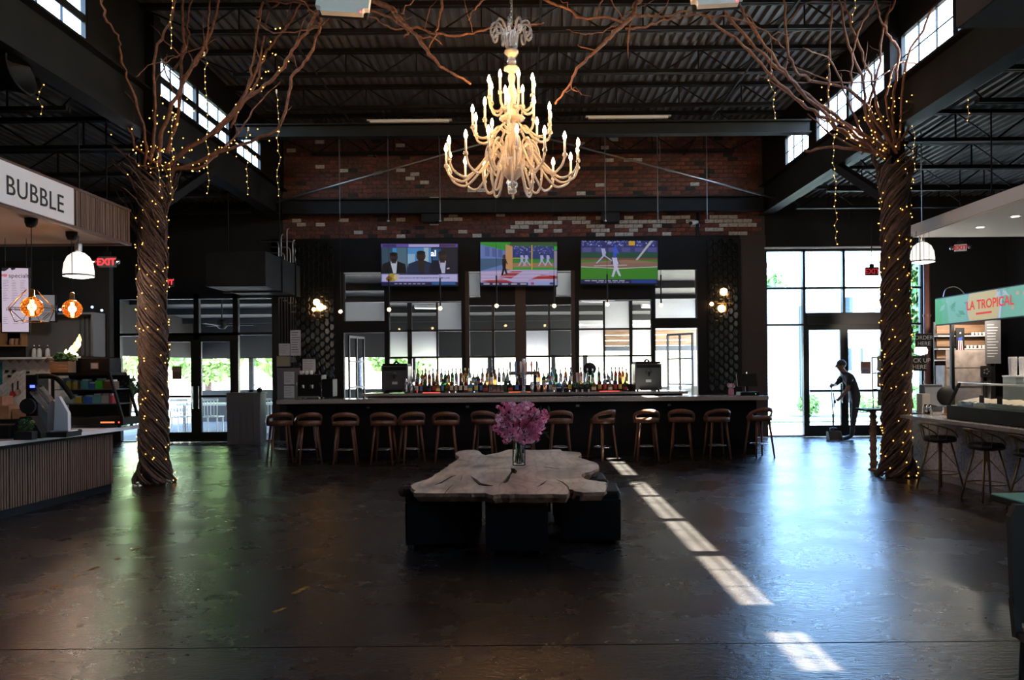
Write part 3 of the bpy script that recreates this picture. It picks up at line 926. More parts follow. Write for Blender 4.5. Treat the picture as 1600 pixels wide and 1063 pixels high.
# ================================================================== BAR
YBAR = 13.75
X0, X1 = XAT(431, YBAR), XAT(1201, YBAR)
M['barfront'] = mat('black_bar_panel', (0.005, 0.005, 0.006), 0.6, spec=0.2)
bar = thing('bar_counter', 'long bar counter with a pale grey quartz top and black panelled front', 'bar', ((X0+X1)/2, YBAR, 0))
hw = (X1-X0)/2
b = MB(); b.bbox(-hw, hw, 0, 0.66, 0.995, 1.07, 0.008); b.build('countertop', M['stone'], bar)
b = MB(); b.box(-hw+0.08, hw-0.12, 0.34, 0.60, 0, 0.995)
b.build('body', M['barfront'], bar)
n = 9
for i in range(n):
    a = -hw+0.1 + (2*hw-0.24)*i/n; c = -hw+0.1 + (2*hw-0.24)*(i+1)/n
    q = MB(); q.box(a+0.01, c-0.01, 0.322, 0.34, 0.12, 0.97); q.build('panel', M['barfront'], bar)
q = MB(); q.box(-hw+0.08, hw-0.12, 0.325, 0.345, 0.0, 0.10); q.build('kickboard', M['steel_dark'], bar)
for px in (575, 730, 902, 1045):
    x = XAT(px, YBAR+0.32)-(X0+X1)/2
    q = MB(); q.bbox(x-0.06, x+0.06, 0.305, 0.323, 0.87, 0.95, 0.004); so = q.build('outlet', M['steel_dark'], bar)
    q = MB(); q.box(x-0.03, x+0.03, 0.300, 0.306, 0.89, 0.93); q.build('socket', M['conduit'], so)
island = thing('back_counter', 'inner bar counter with a stepped bottle shelf behind the bar top', 'counter', (0.15, 14.6, 0))
b = MB(); b.bbox(-3.2, 2.9, 0, 1.0, 1.09, 1.14, 0.006); b.build('countertop', M['stone'], island)
b = MB(); b.box(-3.1, 2.8, 0.05, 0.95, 0, 1.09); b.build('body', M['barfront'], island)
bsh = thing('bottle_shelf', 'dark stepped shelf carrying the upper row of bottles', 'shelf', (0.0, 15.08, 1.14))
b = MB(); b.box(-2.1, 2.1, 0, 0.27, 0.105, 0.13); b.build('board', M['steel_dark'], bsh)
b = MB(); b.box(-2.1, 2.1, 0.0, 0.02, 0, 0.105); b.build('riser', M['black'], bsh)

# ---- slush machines
def drink_machine(px, label):
    t = thing('drink_machine', label, 'machine', (XAT(px, 14.85), 14.68, 1.14))
    b = MB(); b.bbox(-.25, .25, 0.0, .5, 0.03, .52, 0.012); b.build('body', M['gunmetal'], t)
    b = MB(); b.bbox(-.235, .235, 0.02, .48, .52, .56, 0.01); b.tube([(-.05,.2,.56),(0,.2,.60),(.05,.2,.56)], 0.02, 6); b.build('lid', M['black'], t)
    b = MB(); b.bbox(-.22, .22, -.02, 0.0, .44, .50, .004); b.build('name_strip', M['black'], t)
    b = MB(); b.lathe([(.055,0),(.06,.01),(.05,.04)], 16, (0,-.0,.36), ax=Matrix.Rotation(R(90),3,'X')); f = b.build('face_plate', M['chrome'], t)
    b = MB(); b.bar((0,-.05,.36), (0,-.06,.28), .025, .02); b.build('tap_handle', M['black'], f)
    b = MB(); b.box(-.05,.05,-.012,0,.17,.22); b.build('label', M['paper'], t)
    b = MB(); b.bbox(-.16,.16,-.12,0,.02,.07,.01); b.build('drip_tray', M['steel_dark'], t)
    for x in (-.2,.2):
        for y in (.05,.45): 
            b = MB(); b.lathe([(.02,0),(.02,.03)], 8, (x,y,0)); b.build('foot', M['rubber'], t)
    return t
M['gunmetal'] = mat('brushed_gunmetal', (0.13, 0.127, 0.122), 0.42, metal=0.9)
drink_machine(619, 'steel frozen drink machine on the left of the bottles')
drink_machine(1011, 'steel frozen drink machine on the right of the bottles')

# ---- bottles
def glassy(name, col, tr=0.75, rough=0.08): return mat(name, col, rough, trans=tr, ior=1.45)
BOT = {'clear': glassy('clear_bottle_glass', (0.80,0.84,0.84), .9), 'amber': glassy('amber_spirit', (0.75,0.25,0.05)), 'brown': glassy('brown_spirit', (0.22,0.07,0.02), .6),
       'green': glassy('green_bottle_glass', (0.03,0.22,0.07), .6), 'dark': mat('dark_bottle_glass', (0.015,0.016,0.015), 0.08),
       'blue': glassy('blue_bottle_glass', (0.12,0.40,0.75), .6), 'red': glassy('red_spirit', (0.55,0.04,0.03)), 'gold': glassy('golden_spirit', (0.85,0.45,0.08))}
CAPM = {'black': M['black'], 'white': M['white'], 'gold': M['brass'], 'red': mat('red_cap', (0.4,0.02,0.02), 0.4), 'silver': M['chrome']}
LABM = {'cream': mat('cream_label', (0.62,0.55,0.40), 0.7), 'white': M['paper'], 'black': mat('black_label', (0.03,0.03,0.03), 0.5), 'yellow': mat('yellow_label', (0.65,0.45,0.08), 0.6), 'red': mat('red_label', (0.42,0.04,0.03), 0.6), 'blue': mat('blue_label', (0.08,0.2,0.5), 0.6)}
PROF = {'round': [(.036,0),(.038,.01),(.038,.17),(.032,.195),(.014,.225),(.0125,.29)],
        'tall': [(.031,0),(.033,.01),(.033,.20),(.028,.225),(.013,.25),(.012,.325)],
        'squat': [(.044,0),(.047,.012),(.047,.11),(.040,.145),(.016,.17),(.014,.215)],
        'square': [(.040,0),(.042,.006),(.042,.165),(.038,.18),(.016,.195),(.015,.25)],
        'sloped': [(.040,0),(.042,.01),(.040,.10),(.026,.19),(.013,.25),(.012,.30)]}
BM = {}
def bottle_mesh(kind, glass):
    if (kind, glass) not in BM:
        b = MB(); b.lathe(PROF[kind], 4 if kind == 'square' else 10, ax=Matrix.Rotation(R(45),3,'Z') if kind == 'square' else None)
        o = b.build('bottle', BOT[glass], smooth=(kind != 'square')); BM[(kind, glass)] = o.data; bpy.data.objects.remove(o)
    return BM[(kind, glass)]
def part_mesh(key, fn, m):
    if key not in BM:
        b = MB(); fn(b); o = b.build(key[0], m); BM[key] = o.data; bpy.data.objects.remove(o)
    return BM[key]
ORD = ['first','second','third','fourth','fifth','sixth','seventh','eighth','ninth','tenth','eleventh','twelfth','thirteenth','fourteenth','fifteenth','sixteenth','seventeenth','eighteenth','nineteenth','twentieth']
def bottle(px, Y, z, kind, glass, cap, lab, text_label):
    o = bpy.data.objects.new('bottle', bottle_mesh(kind, glass)); COL.objects.link(o)
    o.location = (XAT(px, Y, 600), Y, z); o.rotation_euler = (0, 0, rnd.uniform(-.3, .3))
    tag(o, text_label, 'bottle', 'spirit bottles behind the bar')
    h = PROF[kind][-1][1]
    c = bpy.data.objects.new('cap', part_mesh(('cap', kind, cap), lambda b: b.lathe([(.0155,h-.03),(.0155,h+.006),(.012,h+.012)], 8), CAPM[cap])); COL.objects.link(c); c.parent = o
    if lab:
        r = PROF[kind][1][0]+.0012; hb = PROF[kind][2][1]
        def fl(b):
            if kind == 'square': b.box(-.024, .024, -.0315, -.029, hb*.25, hb*.8)
            else:
                vs, fs = [], []
                for i in range(7):
                    a = R(-150+120*i/6)
                    vs += [(r*math.cos(a), r*math.sin(a), hb*.28), (r*math.cos(a), r*math.sin(a), hb*.78)]
                fs = [(2*i, 2*i+2, 2*i+3, 2*i+1) for i in range(6)]
                b.add(vs, fs)
        l = bpy.data.objects.new('label', part_mesh(('label', kind, lab), fl, LABM[lab])); COL.objects.link(l); l.parent = o
    return o
GW = {'clear':'clear','amber':'amber','brown':'brown','green':'green','dark':'dark','blue':'blue','red':'red','gold':'golden'}
back = [(641,'dark','round'),(647,'clear','sloped'),(653,'amber','tall'),(660,'amber','round'),(665,'brown','tall'),(671,'red','round'),(677,'clear','tall'),(683,'gold','sloped'),(690,'clear','tall'),(696,'green','round'),
        (701,'gold','round'),(707,'green','tall'),(713,'clear','tall'),(720,'amber','tall'),(727,'gold','tall'),(734,'clear','tall'),(740,'clear','squat'),(747,'dark','squat'),(754,'clear','tall'),(761,'amber','tall'),(768,'brown','tall'),(774,'amber','round'),
        (780,'clear','tall'),(787,'clear','tall'),(793,'clear','sloped'),(836,'dark','round'),(842,'amber','tall'),(850,'green','squat'),(856,'clear','squat'),(862,'blue','tall'),(869,'green','round'),(876,'clear','round'),(884,'gold','tall'),(892,'clear','tall'),
        (908,'amber','tall'),(918,'clear','sloped'),(926,'green','round'),(936,'green','tall'),(944,'clear','round'),(950,'clear','squat'),(956,'clear','tall'),(962,'red','tall'),(968,'red','tall'),(973,'amber','tall'),(979,'gold','round')]
front = [(644,'brown','squat'),(651,'red','round'),(658,'brown','square'),(664,'green','round'),(671,'dark','squat'),(678,'brown','round'),(684,'amber','squat'),(692,'green','square'),(699,'gold','squat'),(706,'brown','round'),(713,'clear','square'),
         (720,'dark','round'),(728,'red','round'),(735,'blue','squat'),(744,'blue','round'),(752,'dark','square'),(758,'brown','squat'),(790,'green','round'),(797,'dark','squat'),(808,'brown','round'),
         (860,'blue','round'),(866,'clear','squat'),(874,'blue','squat'),(882,'clear','round'),(890,'dark','round'),(928,'gold','squat'),(937,'red','round'),(945,'clear','round'),(953,'gold','squat'),(961,'dark','round'),(969,'brown','round'),(977,'dark','squat')]
for row, lst, Y, z in (('upper', back, 15.2, 1.27), ('lower', front, 14.86, 1.14)):
    L_ = [e for e in lst if e[0] < 815]; R_ = [e for e in lst if e[0] >= 815]
    for half, side in ((L_, 0), (R_, 1)):
        for i, (px, g, k) in enumerate(half):
            cap = rnd.choice(['black','black','white','gold','red','silver']); lab = rnd.choice(['cream','white','black','yellow','red','blue', 'cream', None])
            if side == 0:
                nm = ('%s from the left machine' % ORD[i]) if i < 13 else ('%s left of the beer taps' % ORD[len(half)-1-i])
            else:
                j = len(half)-1-i
                nm = ('%s right of the beer taps' % ORD[i]) if i < 10 else ('%s from the right machine' % ORD[j])
            bottle(px, Y+rnd.uniform(-.03,.03), z, k, g, cap, lab, '%s %s bottle, %s, %s row' % (GW[g], k, nm, row))
# LED strips under the bottles
M['ledred'] = emat('red_led', (1.0, 0.06, 0.05), 1.2); M['ledwhite'] = emat('white_led', (0.8, 0.85, 1.0), 2.0); M['ledorange'] = emat('orange_led', (1.0, 0.22, 0.08), 0.8)
for px0, px1, m_, lb in ((660,688,'ledred','red lit strip under the bottles near the left machine'), (794,832,'ledorange','orange lit strip under the beer taps'), (936,968,'ledred','red lit strip under the bottles near the right machine')):
    Y = 14.72; a, c = XAT(px0, Y), XAT(px1, Y)
    t = thing('light_strip', lb, 'light strip', ((a+c)/2, Y, 1.14)); w = (c-a)/2
    b = MB(); b.box(-w, w, 0, .02, 0, .012); b.build('strip_base', M['black'], t)
    b = MB(); b.box(-w+.005, w-.005, -.004, 0.0, .001, .012); b.build('diffuser', M[m_], t)
for px, lb in ((702,'small white bar light right of the red strip'), (712,'tiny white bar light below the blue bottles, left one'), (741,'tiny white bar light below the blue bottles, right one'), (866,'tiny white bar light right of the shaker tins'), (890,'tiny white bar light beside the mint pots')):
    p = P(px, 614, 14.66); t = thing('puck_light', lb, 'light', (p.x, 14.66, 1.14))
    b = MB(); b.lathe([(.02,0),(.02,.015),(.012,.02)], 8); b.build('base', M['chrome'], t); b = MB(); b.ball((0,-.01,.016), .011, 6, 4); b.build('lens', M['ledwhite'], t)

# ---- beer tap tower
t = thing('beer_tower', 'chrome beer tap tower with coloured tap handles above the bottles', 'beer taps', (XAT(818, 14.7), 14.7, 1.14))
b = MB(); b.lathe([(.06,0),(.06,.02),(.035,.03),(.033,.62),(.02,.64)], 14); b.build('column', M['chrome'], t, smooth=True)
b = MB(); b.tube([(-.28,.02,.36),(.28,.02,.36)], .035, 10); b.build('cross_tube', M['chrome'], t)
HC = [('silver handle', (0.5,0.5,0.52)), ('blue handle', (0.1,0.15,0.5)), ('white handle', (0.7,0.7,0.68)), ('orange handle', (0.75,0.25,0.05)), ('red handle', (0.55,0.05,0.05)), ('black handle', (0.02,0.02,0.02))]
for i, (nm, c) in enumerate(HC):
    x = -.25+.1*i
    f = MB(); f.tube([(x,-.02,.36),(x,-.07,.34),(x,-.08,.28)], .012, 6); fo = f.build('faucet', M['chrome'], t)
    h = MB(); h.lathe([(.008,.37),(.014,.40),(.022,.52),(.018,.57),(.006,.585)], 8, (x,-.03,0)); ho = h.build('tap_handle', mat('tap_'+nm.replace(' ','_'), c, .4), t); ho['label'] = nm
# ---- shakers, glasses, pots and small things on the bar
M['copper'] = mat('copper_tin', (0.75, 0.42, 0.28), 0.25, metal=1.0)
def shaker(px, m_, h, lb, Y=14.62, z=1.14):
    p = thing('shaker_tin', lb, 'shaker', (XAT(px, Y), Y, z), 0, 'cocktail shaker tins')
    b = MB(); b.lathe([(.03,0),(.033,.005),(.042,h*.72)], 12); b.build('cup', M[m_], p, smooth=True)
    b = MB(); b.lathe([(.041,h*.72),(.032,h*.9),(.018,h),(.0,h)], 12, cap=False); b.build('lid', M['chrome'], p, smooth=True)
shaker(634, 'chrome', .30, 'tall steel shaker tin right of the left drink machine'); shaker(641.5, 'chrome', .20, 'short steel shaker tin beside the tall one')
shaker(831, 'chrome', .20, 'steel shaker tin, left of three right of the tap tower'); shaker(841, 'copper', .2, 'copper shaker tin, middle of three right of the tap tower'); shaker(851, 'copper', .2, 'copper shaker tin, right of three right of the tap tower')
M['drinkglass'] = mat('clear_tumbler', (0.9,0.9,0.9), 0.05, trans=0.9, ior=1.3)
for i, px in enumerate((766,772,778,784)):
    g = thing('glass', 'upturned clear glass, %s from the left on the dark rack' % ORD[i], 'glass', (XAT(px,14.66), 14.66, 1.155), 0, 'upturned glasses on the bar rack')
    b = MB(); b.lathe([(.034,0),(.033,.004),(.026,.10),(.026,.105)], 10); b.build('bowl', M['drinkglass'], g, smooth=True)
    b = MB(); b.lathe([(.0345,0.0),(.035,.008)], 10); b.build('rim', M['ledred'] if False else mat('pink_rim', (0.7,0.12,0.12), .3), g)
r = thing('glass_rack', 'dark low rack under the four upturned glasses', 'rack', (XAT(775,14.66), 14.66, 1.14))
b = MB(); b.box(-.15,.15,-.06,.06,0,.012); b.build('tray', M['black'], r)
for i in range(2):
    b = MB(); b.tube([(-.15,-.06+.12*i,.012),(.15,-.06+.12*i,.012)], .003, 4); b.build('rail', M['chrome'], r)
pm = shrub_mesh(90, 77, 0.09, 0.028)
for i, px in enumerate((899, 908, 918)):
    g = thing('herb_pot', 'leafy herb pot on the bar, %s of three by the right bottles' % ('left','middle','right')[i], 'plant', (XAT(px,14.62), 14.62, 1.14), 0, 'herb pots on the bar')
    b = MB(); b.lathe([(.04,0),(.05,.08),(.052,.085)], 10); b.build('pot', M['black'], g)
    o = pm.build('foliage', M['leaf'], g, (0,0,.13)); o.scale = (.62,.62,.8); o.rotation_euler = (0,0,i)
    b = MB(); b.box(.0,.03,-.058,-.054,.0,.05); b.build('tag', M['white'], g)
for px, lb in ((873,'black napkin caddy right of the shaker tins'), (884,'black straw caddy left of the herb pots')):
    g = thing('caddy', lb, 'caddy', (XAT(px,14.6), 14.58, 1.14))
    b = MB(); b.bbox(-.045,.045,-.05,.05,0,.075,.004); b.build('box', M['black'], g)
    b = MB(); b.box(-.035,.035,-.04,.04,.075,.085); b.build('napkins', M['paper'], g)
g = thing('straw_cup', 'chrome cup of upright straws behind the herb pots', 'cup', (XAT(903,14.95), 14.95, 1.14))
b = MB(); b.lathe([(.035,0),(.045,.16)], 12); b.build('cup', M['chrome'], g)
for i in range(10):
    q = MB(); a = i*.63; q.tube([(.02*math.cos(a),.02*math.sin(a),.02),(.045*math.cos(a),.045*math.sin(a),.36)], .004, 5); q.build('straw', CAPM[rnd.choice(['black','white','red'])], g)
g = thing('globe_fan', 'small black round bar fan above the right bottles', 'fan', (XAT(922,15.25), 15.34, 1.27))
b = MB(); b.lathe([(.06,0),(.06,.02),(.015,.03),(.015,.2)], 12); b.build('stand', M['black'], g)
b = MB(); b.lathe([(.05,-.05),(.12,-.03),(.13,0),(.12,.03),(.05,.05)], 16, (0,0,.3), ax=Matrix.Rotation(R(80),3,'X')); b.build('cage', M['black'], g, smooth=True)
for k in range(3):
    b = MB(); a = k*2.094; b.bar((0,-.06,.3),(.1*math.cos(a),-.06,.3+.1*math.sin(a)),.05,.004); b.build('blade', M['steel_dark'], g)
# ---- espresso machine and panel at the left end of the bar
g = thing('espresso_machine', 'black espresso machine at the left end of the bar', 'coffee machine', (XAT(497,14.15), 14.15, 1.07))
b = MB(); b.bbox(-.33,.1,-.18,.2,.04,.44,.012); b.build('body', M['black'], g)
b = MB(); b.bbox(.11,.30,-.15,.2,.04,.36,.012); b.build('grinder_body', M['black'], g)
b = MB(); b.lathe([(.02,.36),(.06,.42),(.06,.50),(.05,.505)], 10, (.2,.05,0)); b.build('hopper', M['dkglass'], g)
for x in (-.22,-.06):
    b = MB(); b.lathe([(.04,.2),(.04,.26)], 10, (x,-.2,0)); h = b.build('group_head', M['chrome'], g)
    b = MB(); b.tube([(x,-.22,.22),(x,-.36,.20)], .013, 6); b.build('portafilter_handle', M['rubber'], h)
b = MB(); b.box(-.31,.08,-.26,-.18,.03,.06); b.build('drip_tray', M['chrome'], g)
b = MB(); b.tube([(.08,-.2,.3),(.12,-.25,.2),(.12,-.25,.1)], .008, 6); b.build('steam_wand', M['chrome'], g)
for i,x in enumerate((-.28,.06)):
    for y in (-.14,.16):
        b = MB(); b.lathe([(.02,0),(.02,.04)], 8, (x,y,0)); b.build('foot', M['chrome'], g)
for i, px in enumerate((472, 479, 486)):
    c = thing('cup', 'white coffee cup on the espresso machine, %s of three' % ('left','middle','right')[i], 'cup', (XAT(px,14.12), 14.12, 1.51), 0, 'cups on the espresso machine')
    b = MB(); b.lathe([(.028,0),(.04,.03),(.042,.075),(.039,.075),(.03,.02)], 12); b.build('body', M['white'], c, smooth=True)
    b = MB(); b.tube([(.04,0,.06),(.06,0,.05),(.06,0,.03),(.04,0,.02)], .005, 5); b.build('handle', M['white'], c)
def wallpaper_sheet(name, label, px0, px1, py0, py1, Y, lines=8, m='paper', cat='notice'):
    a, c = P(px0, py1, Y), P(px1, py0, Y)
    w, h = abs(c.x-a.x), abs(c.z-a.z)
    t = thing(name, label, cat, ((a.x+c.x)/2, Y, (a.z+c.z)/2))
    b = MB(); b.box(-w/2,w/2,-.004,0,-h/2,h/2); b.build('sheet', M[m], t)
    q = MB()
    for i in range(lines):
        z = h/2 - h*(i+1)/(lines+1.5); q.box(-w*.4, w*(rnd.uniform(.1,.42)), -.0052, -.004, z-h*.012, z+h*.012)
    q.build('printed_lines', M['inkgrey'], t)
M['inkgrey'] = mat('grey_ink', (0.12,0.12,0.12), 0.8)
M['panelgrey'] = mat('grey_enamel', (0.12,0.12,0.125), 0.5); M['dimyellow'] = mat('faded_yellow_box', (0.33,0.29,0.18), 0.6)
YS = YW-0.145
def wbox(name, label, cat, px0, px1, py0, py1, Y, depth, m):
    a, c = P(px0, py1, Y), P(px1, py0, Y)
    t = thing(name, label, cat, ((a.x+c.x)/2, Y, (a.z+c.z)/2)); w, h = abs(c.x-a.x)/2, abs(c.z-a.z)/2
    b = MB(); b.bbox(-w,w,0,depth,-h,h,.006); b.build('body', M[m], t)
    b = MB(); b.bbox(-w*.92,w*.92,-.008,0,-h*.94,h*.94,.003); d = b.build('cover', M[m], t)
    b = MB(); b.box(w*.7,w*.8,-.014,-.008,-.03,.03); b.build('latch', M['conduit'], d)
    return t
wbox('breaker_panel', 'grey electrical panel with posted sheets at the left end of the bar', 'electrical panel', 433, 468, 575, 625, YS, .1, 'panelgrey')
wbox('junction_box', 'pale yellowish junction box above the grey electrical panel', 'junction box', 432, 453, 557, 573, YS, .1, 'dimyellow')
wbox('switch_box', 'small grey switch box right of the yellowish junction box', 'switch', 454, 461, 558, 567, YS, .1, 'panelgrey')
wallpaper_sheet('notice', 'grey posted sheet above the yellowish junction box', 436, 453, 537, 556, YS+.05, 5)
wallpaper_sheet('notice', 'tall clipped sheets hanging beside the conduits', 454, 470, 516, 556, YW-.083, 9)
wallpaper_sheet('notice', 'upper posted sheet on the grey electrical panel', 444, 460, 581, 601, YS-.009, 6)
wallpaper_sheet('notice', 'lower posted sheet on the grey electrical panel', 444, 460, 603, 622, YS-.009, 6)
wallpaper_sheet('notice', 'sheet of paper standing behind the white coffee cups', 473, 493, 561, 581, 14.3, 4)
for i, px in enumerate((437,441,446,450,455,459,463)):
    top = 385 + (i % 3)*9
    t = thing('conduit_pipe', 'vertical steel conduit left of the bar, %s from the left' % ORD[i], 'conduit', (XAT(px,YW-.06), YW-.06, 0), 0, 'steel conduits on the wall')
    zb, zt_ = ZAT(540 if i < 4 else (556 if i==4 else 575), YW, px), ZAT(top, YW, px)
    b = MB(); b.tube([(0,0,zb),(0,0,zt_),(-.008,0,zt_+.05),(-.035,0,zt_+.085),(-.08,0,zt_+.10),(-.42,0,zt_+.10)] if i % 2 == 0 else [(0,0,zb),(0,0,zt_+.3),(.01,0,zt_+.36),(.05,0,zt_+.39)], .016, 8); b.build('pipe', M['conduit'], t, smooth=True)
    b = MB(); b.box(-.035,.035,-.02,.017,(zb+zt_)/2,(zb+zt_)/2+.03); b.build('strap', M['conduit'], t)
# ---- right end of the bar
g = thing('register', 'black cash register with a tilted screen at the right end of the bar', 'cash register', (XAT(1168,14.1), 14.1, 1.07))
b = MB(); b.bbox(-.17,.17,-.14,.14,0,.06,.006); b.build('base', M['black'], g)
b = MB(); b.bar((0,.05,.06),(0,.08,.26),.05,.03); b.build('neck', M['black'], g)
b = MB(); b.cbox((0,.05,.27),.36,.02,.24,mat=Matrix.Rotation(R(-20),3,'X')); b.build('monitor', M['black'], g)
b = MB(); b.tube([(.0,.1,.2),(.02,.12,.42)], .008, 5); b.build('antenna', M['chrome'], g)
b = MB(); b.ball((.1,-.145,.03),.006,6,4); b.build('power_light', emat('green_led',(0.1,1,0.2),2), g)
g = thing('jar', 'pink and white paper flower jar on the right end of the bar', 'jar', (XAT(1142,14.05), 14.05, 1.07))
b = MB(); b.lathe([(.04,0),(.05,.02),(.05,.1),(.04,.13)], 12); b.build('jar_body', mat('pink_wrap',(0.5,0.18,0.28),.6), g)
for i in range(6):
    q = MB(); q.ball((.04*math.cos(i*1.05),.04*math.sin(i*1.05),.17+.02*(i%2)),.035,7,5); q.build('paper_flower', mat('pink_paper',(0.6,0.3,0.42),.8) if i%2 else M['paper'], g)

# ---- bar stools
def make_stool():
    t = thing('bar_stool', 'walnut bar stool', 'stool', (0,0,0), 0, 'walnut stools along the bar')
    b = MB(); b.lathe([(.0,.655),(.17,.655),(.195,.67),(.195,.70),(.17,.715),(.0,.72)], 20, cap=False); b.build('seat', M['seatpad'], t, smooth=True)
    # curved back shell with an open slot (faces -Y)
    na, nv = 26, 5
    vs, fs = [], []
    def zr(u, v):
        c = math.cos(u*R(100)); top = .725 + .155*max(0, c)**0.6; bot = .645
        lv = [0, .40, .44, .63, .67, 1.0][v]
        return bot + (top-bot)*lv
    for i in range(na+1):
        u = -1 + 2*i/na; a = R(-90) + u*R(100)
        for v in range(nv+1):
            rr = .205 + .012*v/nv
            vs.append((rr*math.cos(a), rr*math.sin(a), zr(u, v)))
    for i in range(na):
        u = abs(-1 + 2*(i+.5)/na)
        for v in range(nv):
            if v in (1,2,3) and u < .62 and not (v in (1,3) and False):
                if v == 2 or u < .58: continue
            p = i*(nv+1)+v
            fs.append((p, p+nv+1, p+nv+2, p+1))
    m = MB(); m.add(vs, fs); o = m.build('backrest', M['stoolwood'], t, smooth=True)
    so = o.modifiers.new('thickness', 'SOLIDIFY'); so.thickness = 0.016; so.offset = 1
    for sx, sy in ((1,1),(1,-1),(-1,1),(-1,-1)):
        q = MB(); q.tube([(sx*.12,sy*.12,.66),(sx*.185,sy*.185,.0)], [.023,.015], 8); q.build('leg', M['stoolwood'], t, smooth=True)
    q = MB(); q.tube([(.158*math.cos(2*PI*k/24), .158*math.sin(2*PI*k/24), .235) for k in range(24)], .008, 6, closed=True)
    q.tube([(-.158,0,.235),(.158,0,.235)], .006, 5); q.build('footrest', M['chrome'], t, smooth=True)
    return t
st0 = make_stool(); skids = kid_map(st0)
spots = [(437,.5,13.5),(482,.45,13.4),(540,.12,13.3),(600,-.05,13.3),(643,.4,13.35),(697,.08,13.3),(757,-.15,13.5),(818,.1,13.55),(875,.0,13.45),(941,.65,13.4),(1010,.0,13.45),(1065,-.25,13.5),(1120,.1,13.5),(1186,.3,13.7)]
SL = ['walnut bar stool at the far left end of the bar','walnut bar stool second from the left end of the bar','walnut bar stool third from the left end, reddish back lit','walnut bar stool fourth from the left end of the bar',
      'walnut bar stool turned a little, fifth from the left end','walnut bar stool sixth from the left end of the bar','walnut bar stool pushed in, just left of the pink flowers','walnut bar stool hidden behind the pink flowers and vase',
      'walnut bar stool just right of the pink flowers','walnut bar stool turned sideways where the sun streak begins','walnut bar stool with a sunlit patch on its back','walnut bar stool right of the sunlit one',
      'walnut bar stool second from the right end of the bar','walnut bar stool at the right end of the bar by the pale door glass']
for i, (px, rz, Y) in enumerate(spots):
    o = st0 if i == 0 else copy_tree(st0, skids)
    o.location = (XAT(px, Y, 680), Y, 0); o.rotation_euler = (0, 0, rz); o['label'] = SL[i]

# ---- screens
def tv(px0, px1, py0, py1, label, pr):
    Y = 17.0
    a, c = P(px0, py1, Y), P(px1, py0, Y)
    w, h = c.x-a.x, c.z-a.z + 0.02
    t = thing('television', label, 'television', ((a.x+c.x)/2, Y, (a.z+c.z)/2))
    t.rotation_euler = (R(4), TH, 0)
    b = MB(); b.bbox(-w/2-.012, w/2+.012, 0.0, .05, -h/2-.03, h/2+.012, .006); b.build('casing', M['black'], t)
    b = MB(); b.box(-.12,.12,.05,.44,-.1,.1); b.build('wall_mount', M['black'], t)
    pr(t, w, h)
def screen(t, w, h, fn):
    p = Print(w, h); fn(p); return p.build('screen', M['screen'], t, (0, -.004, -h/2))
M['tvtext_dark'] = emat('screen_text_navy', (0.02,0.02,0.15), 0.6); M['tvtext_white'] = emat('screen_text_white', (0.8,0.85,1.0), 0.9)
def face(p, x, y, s, suit, shirt, skin=(0.05,0.025,0.018), lapel=True, tie=None):
    p.poly([(x-.19*s,y-.42*s),(x-.17*s,y-.17*s),(x-.05*s,y-.09*s),(x+.05*s,y-.09*s),(x+.17*s,y-.17*s),(x+.19*s,y-.42*s)], suit)
    p.poly([(x-.05*s,y-.10*s),(x+.05*s,y-.10*s),(x+.035*s,y-.42*s),(x-.02*s,y-.42*s)], shirt)
    if lapel: p.poly([(x-.055*s,y-.1*s),(x-.01*s,y-.42*s),(x-.07*s,y-.42*s)], suit); p.poly([(x+.055*s,y-.1*s),(x+.035*s,y-.42*s),(x+.09*s,y-.42*s)], suit)
    if tie: p.poly([(x-.01*s,y-.14*s),(x+.01*s,y-.14*s),(x+.012*s,y-.4*s),(x-.012*s,y-.4*s)], tie)
    p.rect(x-.035*s, y-.15*s, x+.035*s, y-.04*s, skin)
    p.disc(x, y+.02*s, .062*s, .125*s, skin)
    p.disc(x, y+.10*s, .06*s, .05*s, (0.006,0.005,0.005))
    p.poly([(x-.04*s,y-.03*s),(x+.04*s,y-.03*s),(x+.03*s,y-.09*s),(x-.03*s,y-.09*s)], (0.012,0.008,0.007))
    for e in (-.024,.024): p.disc(x+e*s, y+.03*s, .009*s, .01*s, (0.004,0.003,0.003), 8)
